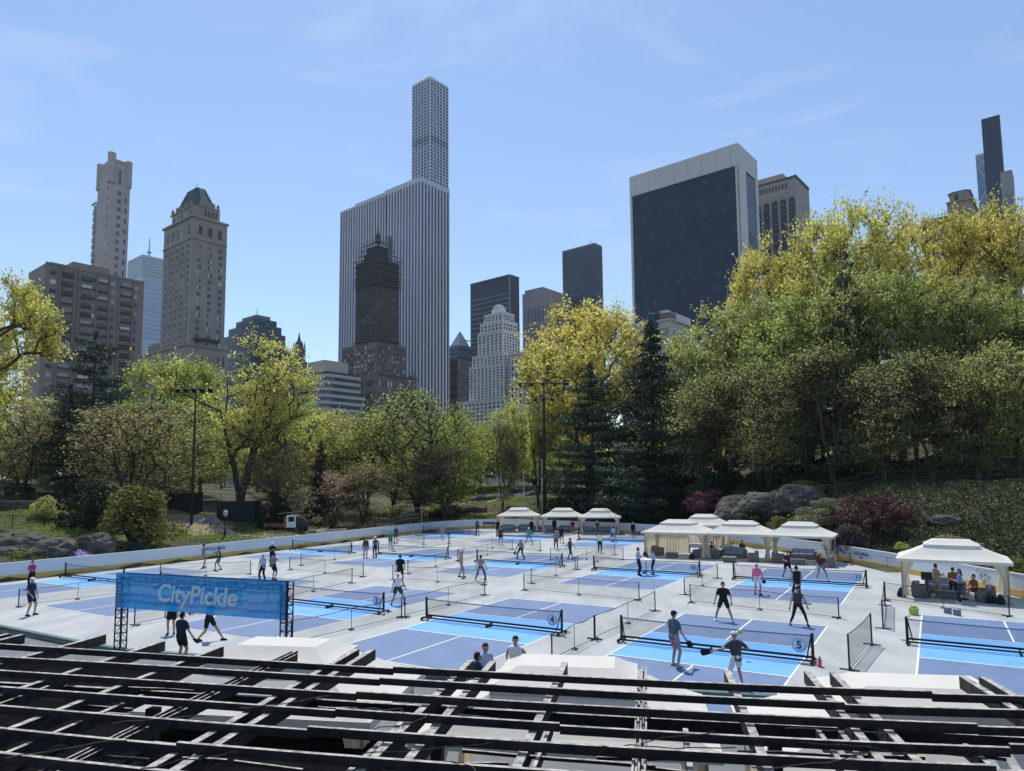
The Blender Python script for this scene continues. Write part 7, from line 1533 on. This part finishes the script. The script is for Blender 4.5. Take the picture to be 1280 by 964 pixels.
P(626, 681, 180, 'idle', 'tee', 'dgrey', 'shorts', 'black', 'short', 'dark', 'player in dark grey shirt before the leftmost back gazebo', 1.74, shoes='black')
P(577, 721.5, 100, 'armsup', 'tank', 'tan', 'leggings', 'rose', 'tail', 'blond', 'woman in rosy leggings raising both arms', 1.66, shoes='dgrey')
P(601, 727, 10, 'wide', 'tank', 'rose', 'leggings', 'black', 'short', 'dark', 'woman in rose tank and black leggings seen from behind in the middle', 1.70, shoes='white')
P(651, 699, -150, 'wide', 'long', 'grey', 'pants', 'black', 'long', 'grey', 'player with long grey hair and wide black trousers in the middle', 1.66, shoes='black', paddle='dark paddle held by the player with long grey hair')
P(661, 680.5, 170, 'wide', 'tee', 'cyan', 'shorts', 'grey', 'short', 'grey', 'player in bright cyan shirt before the back gazebos', 1.72, cap='white', shoes='black')
P(664.5, 668, 180, 'stand', 'long', 'black', 'pants', 'black', 'short', 'dark', 'person in black at the right post of the leftmost back gazebo', 1.72, shoes='black')
P(695, 687.5, 170, 'walk', 'tee', 'grey', 'leggings', 'black', 'short', 'grey', 'player in pale grey shirt and black leggings in the middle distance', 1.72, shoes='white')
P(702, 679, 20, 'idle', 'tee', 'black', 'shorts', 'black', 'short', 'dark', 'player in black just behind the one in pale grey', 1.70, shoes='black')
P(713, 699, 60, 'walk', 'tank', 'dgrey', 'leggings', 'navy', 'short', 'dark', 'woman in dark top and navy leggings walking in the middle distance', 1.70, shoes='navy')
P(693, 666, 180, 'stand', 'long', 'black', 'pants', 'black', 'long', 'dark', 'person in black at the left of the middle back gazebo', 1.74, shoes='black')
P(716, 668, 180, 'stand', 'tee', 'black', 'shorts', 'red', 'long', 'dark', 'person in black top and red shorts under the middle back gazebo', 1.66)
P(747, 670, 190, 'idle', 'tee', 'dgrey', 'pants', 'dgrey', 'short', 'grey', 'person in grey under the right back gazebo', 1.76, shoes='black')
P(767, 678, -30, 'wide', 'tee', 'lblue', 'shorts', 'dgrey', 'short', 'dark', 'player in light blue shirt before the right back gazebo', 1.72)
P(750, 691, 180, 'stand', 'tee', 'white', 'pants', 'black', 'short', 'dark', 'player in white shirt and black trousers before the right back gazebo', 1.74, shoes='black')
P(791.5, 672, 180, 'stand', 'long', 'black', 'pants', 'black', 'long', 'blond', 'blond person in black standing right of the back gazebos', 1.68, shoes='black')
P(798.5, 719.5, 80, 'chest', 'tee', 'lblue', 'pants', 'black', 'short', 'dark', 'man in light blue shirt and black trousers left of the white high table', 1.82, shoes='black')
P(817, 718.5, -90, 'chest', 'long', 'lblue', 'leggings', 'black', 'short', 'dark', 'woman in light blue shirt and black leggings right of the white high table', 1.62, cap='navy', shoes='black')
P(947, 744, 40, 'idle', 'long', 'pink', 'shorts', 'white', 'short', 'blond', 'woman in pink top and white shorts at the number 11 court net', 1.70, cap='white', shoes='black', paddle='dark paddle raised by the woman in pink')
P(905, 776.5, 200, 'wide', 'tee', 'black', 'shorts', 'black', 'short', 'dark', 'man in black tee and shorts at the far line of the number 5 court', 1.78, shoes='white')
P(985, 722, 175, 'stride', 'tee', 'maroon', 'shorts', 'black', 'short', 'dark', 'man in maroon shirt and black shorts before the last gazebo of the row', 1.78, shoes='black', paddle='dark paddle of the man in maroon and black')
P(1027, 725.5, 180, 'wide', 'tee', 'maroon', 'shorts', 'grey', 'short', 'dark', 'player in maroon shirt and grey shorts beside the number 11 sign', 1.70)
P(997, 752, 0, 'idle', 'tank', 'black', 'leggings', 'black', 'short', 'dark', 'player in black behind the woman holding her arms together', 1.80, shoes='black')
P(998.5, 782, 190, 'wide', 'tank', 'dgrey', 'leggings', 'black', 'tail', 'dark', 'woman in dark grey tank and black leggings at the number 5 court far line', 1.70, cap='black', shoes='black')
P(844, 834, 60, 'idle', 'tee', 'dteal', 'shorts', 'rose', 'short', 'dark', 'man in black cap, dull teal shirt and rose shorts at the number 5 court net', 1.84, cap='black', shoes='tan', paddle='dark paddle held down by the man in the dull teal shirt')
P(921, 860, -10, 'swing', 'tee', 'dgrey', 'shorts', 'white', 'short', 'blond', 'person in white cap, charcoal tee and white shorts nearest the camera', 1.70, cap='white', shoes='white', paddle='black paddle of the white capped player nearest the camera', mir=-1)
xx, yy = G(644, 796, 1.76); P(0, 0, 200, 'hip', 'tank', 'white', 'shorts', 'grey', 'short', 'dark', 'man in white tank top and sunglasses left of the middle near gazebo roof', 1.78, xy=(xx, yy))
xx, yy = G(607, 805, 1.72); P(0, 0, 140, 'stand', 'tee', 'lblue', 'shorts', 'grey', 'short', 'dark', 'dark haired person in pale shirt between the two rafter ends', 1.74, xy=(xx, yy), skin=SKIN)
xx, yy = G(597, 817, 1.66); P(0, 0, 60, 'stand', 'tee', 'navy', 'shorts', 'black', 'short', 'dark', 'bearded man in navy behind the left rafter end of the pair', 1.70, xy=(xx, yy), skin=SKIN2)
P(1172, 747, 90, 'chest', 'tee', 'tan', 'pants', 'tan', 'short', 'dark', 'person in tan clothes looking down under the single gazebo', 1.72)
P(1201, 755, -60, 'chest', 'tee', 'blue', 'pants', 'navy', 'long', 'brown', 'woman in blue shirt and dark jeans before the single gazebo', 1.70)
P(1193, 749, 20, 'chest', 'tee', 'orange', 'pants', 'black', 'short', 'brown', 'person in orange shirt behind the woman in blue', 1.60, shoes='black')
P(1219, 750, -90, 'sit', 'tee', 'orange', 'shorts', 'brown', 'short', 'dark', 'person in rusty orange seated at the right under the single gazebo', 1.74, shoes='black')
P(890, 697, 90, 'sit', 'long', 'black', 'pants', 'black', 'short', 'dark', 'seated person in black at the left under the middle right gazebo', 1.74, shoes='black', z=0.0)
P(928, 695, 180, 'sit', 'long', 'dgrey', 'pants', 'black', 'short', 'dark', 'seated person in dark grey in the middle right gazebo sofa', 1.74, shoes='black')
for px_, py_, c_, lb in [(24, 598, 'black', 'left of two distant walkers near the parked cars'), (31, 598, 'dgrey', 'right of two distant walkers near the parked cars')]:
    Yq = 104; xq = (px_-640)/F*Yq; P(0, 0, 90, 'walk', 'tee', c_, 'pants', 'black', 'short', 'dark', lb, 1.72, xy=(xq, Yq), z=Tz(xq, Yq), shoes='black', grp='distant walkers')

bpy.data.scenes.remove(WS)
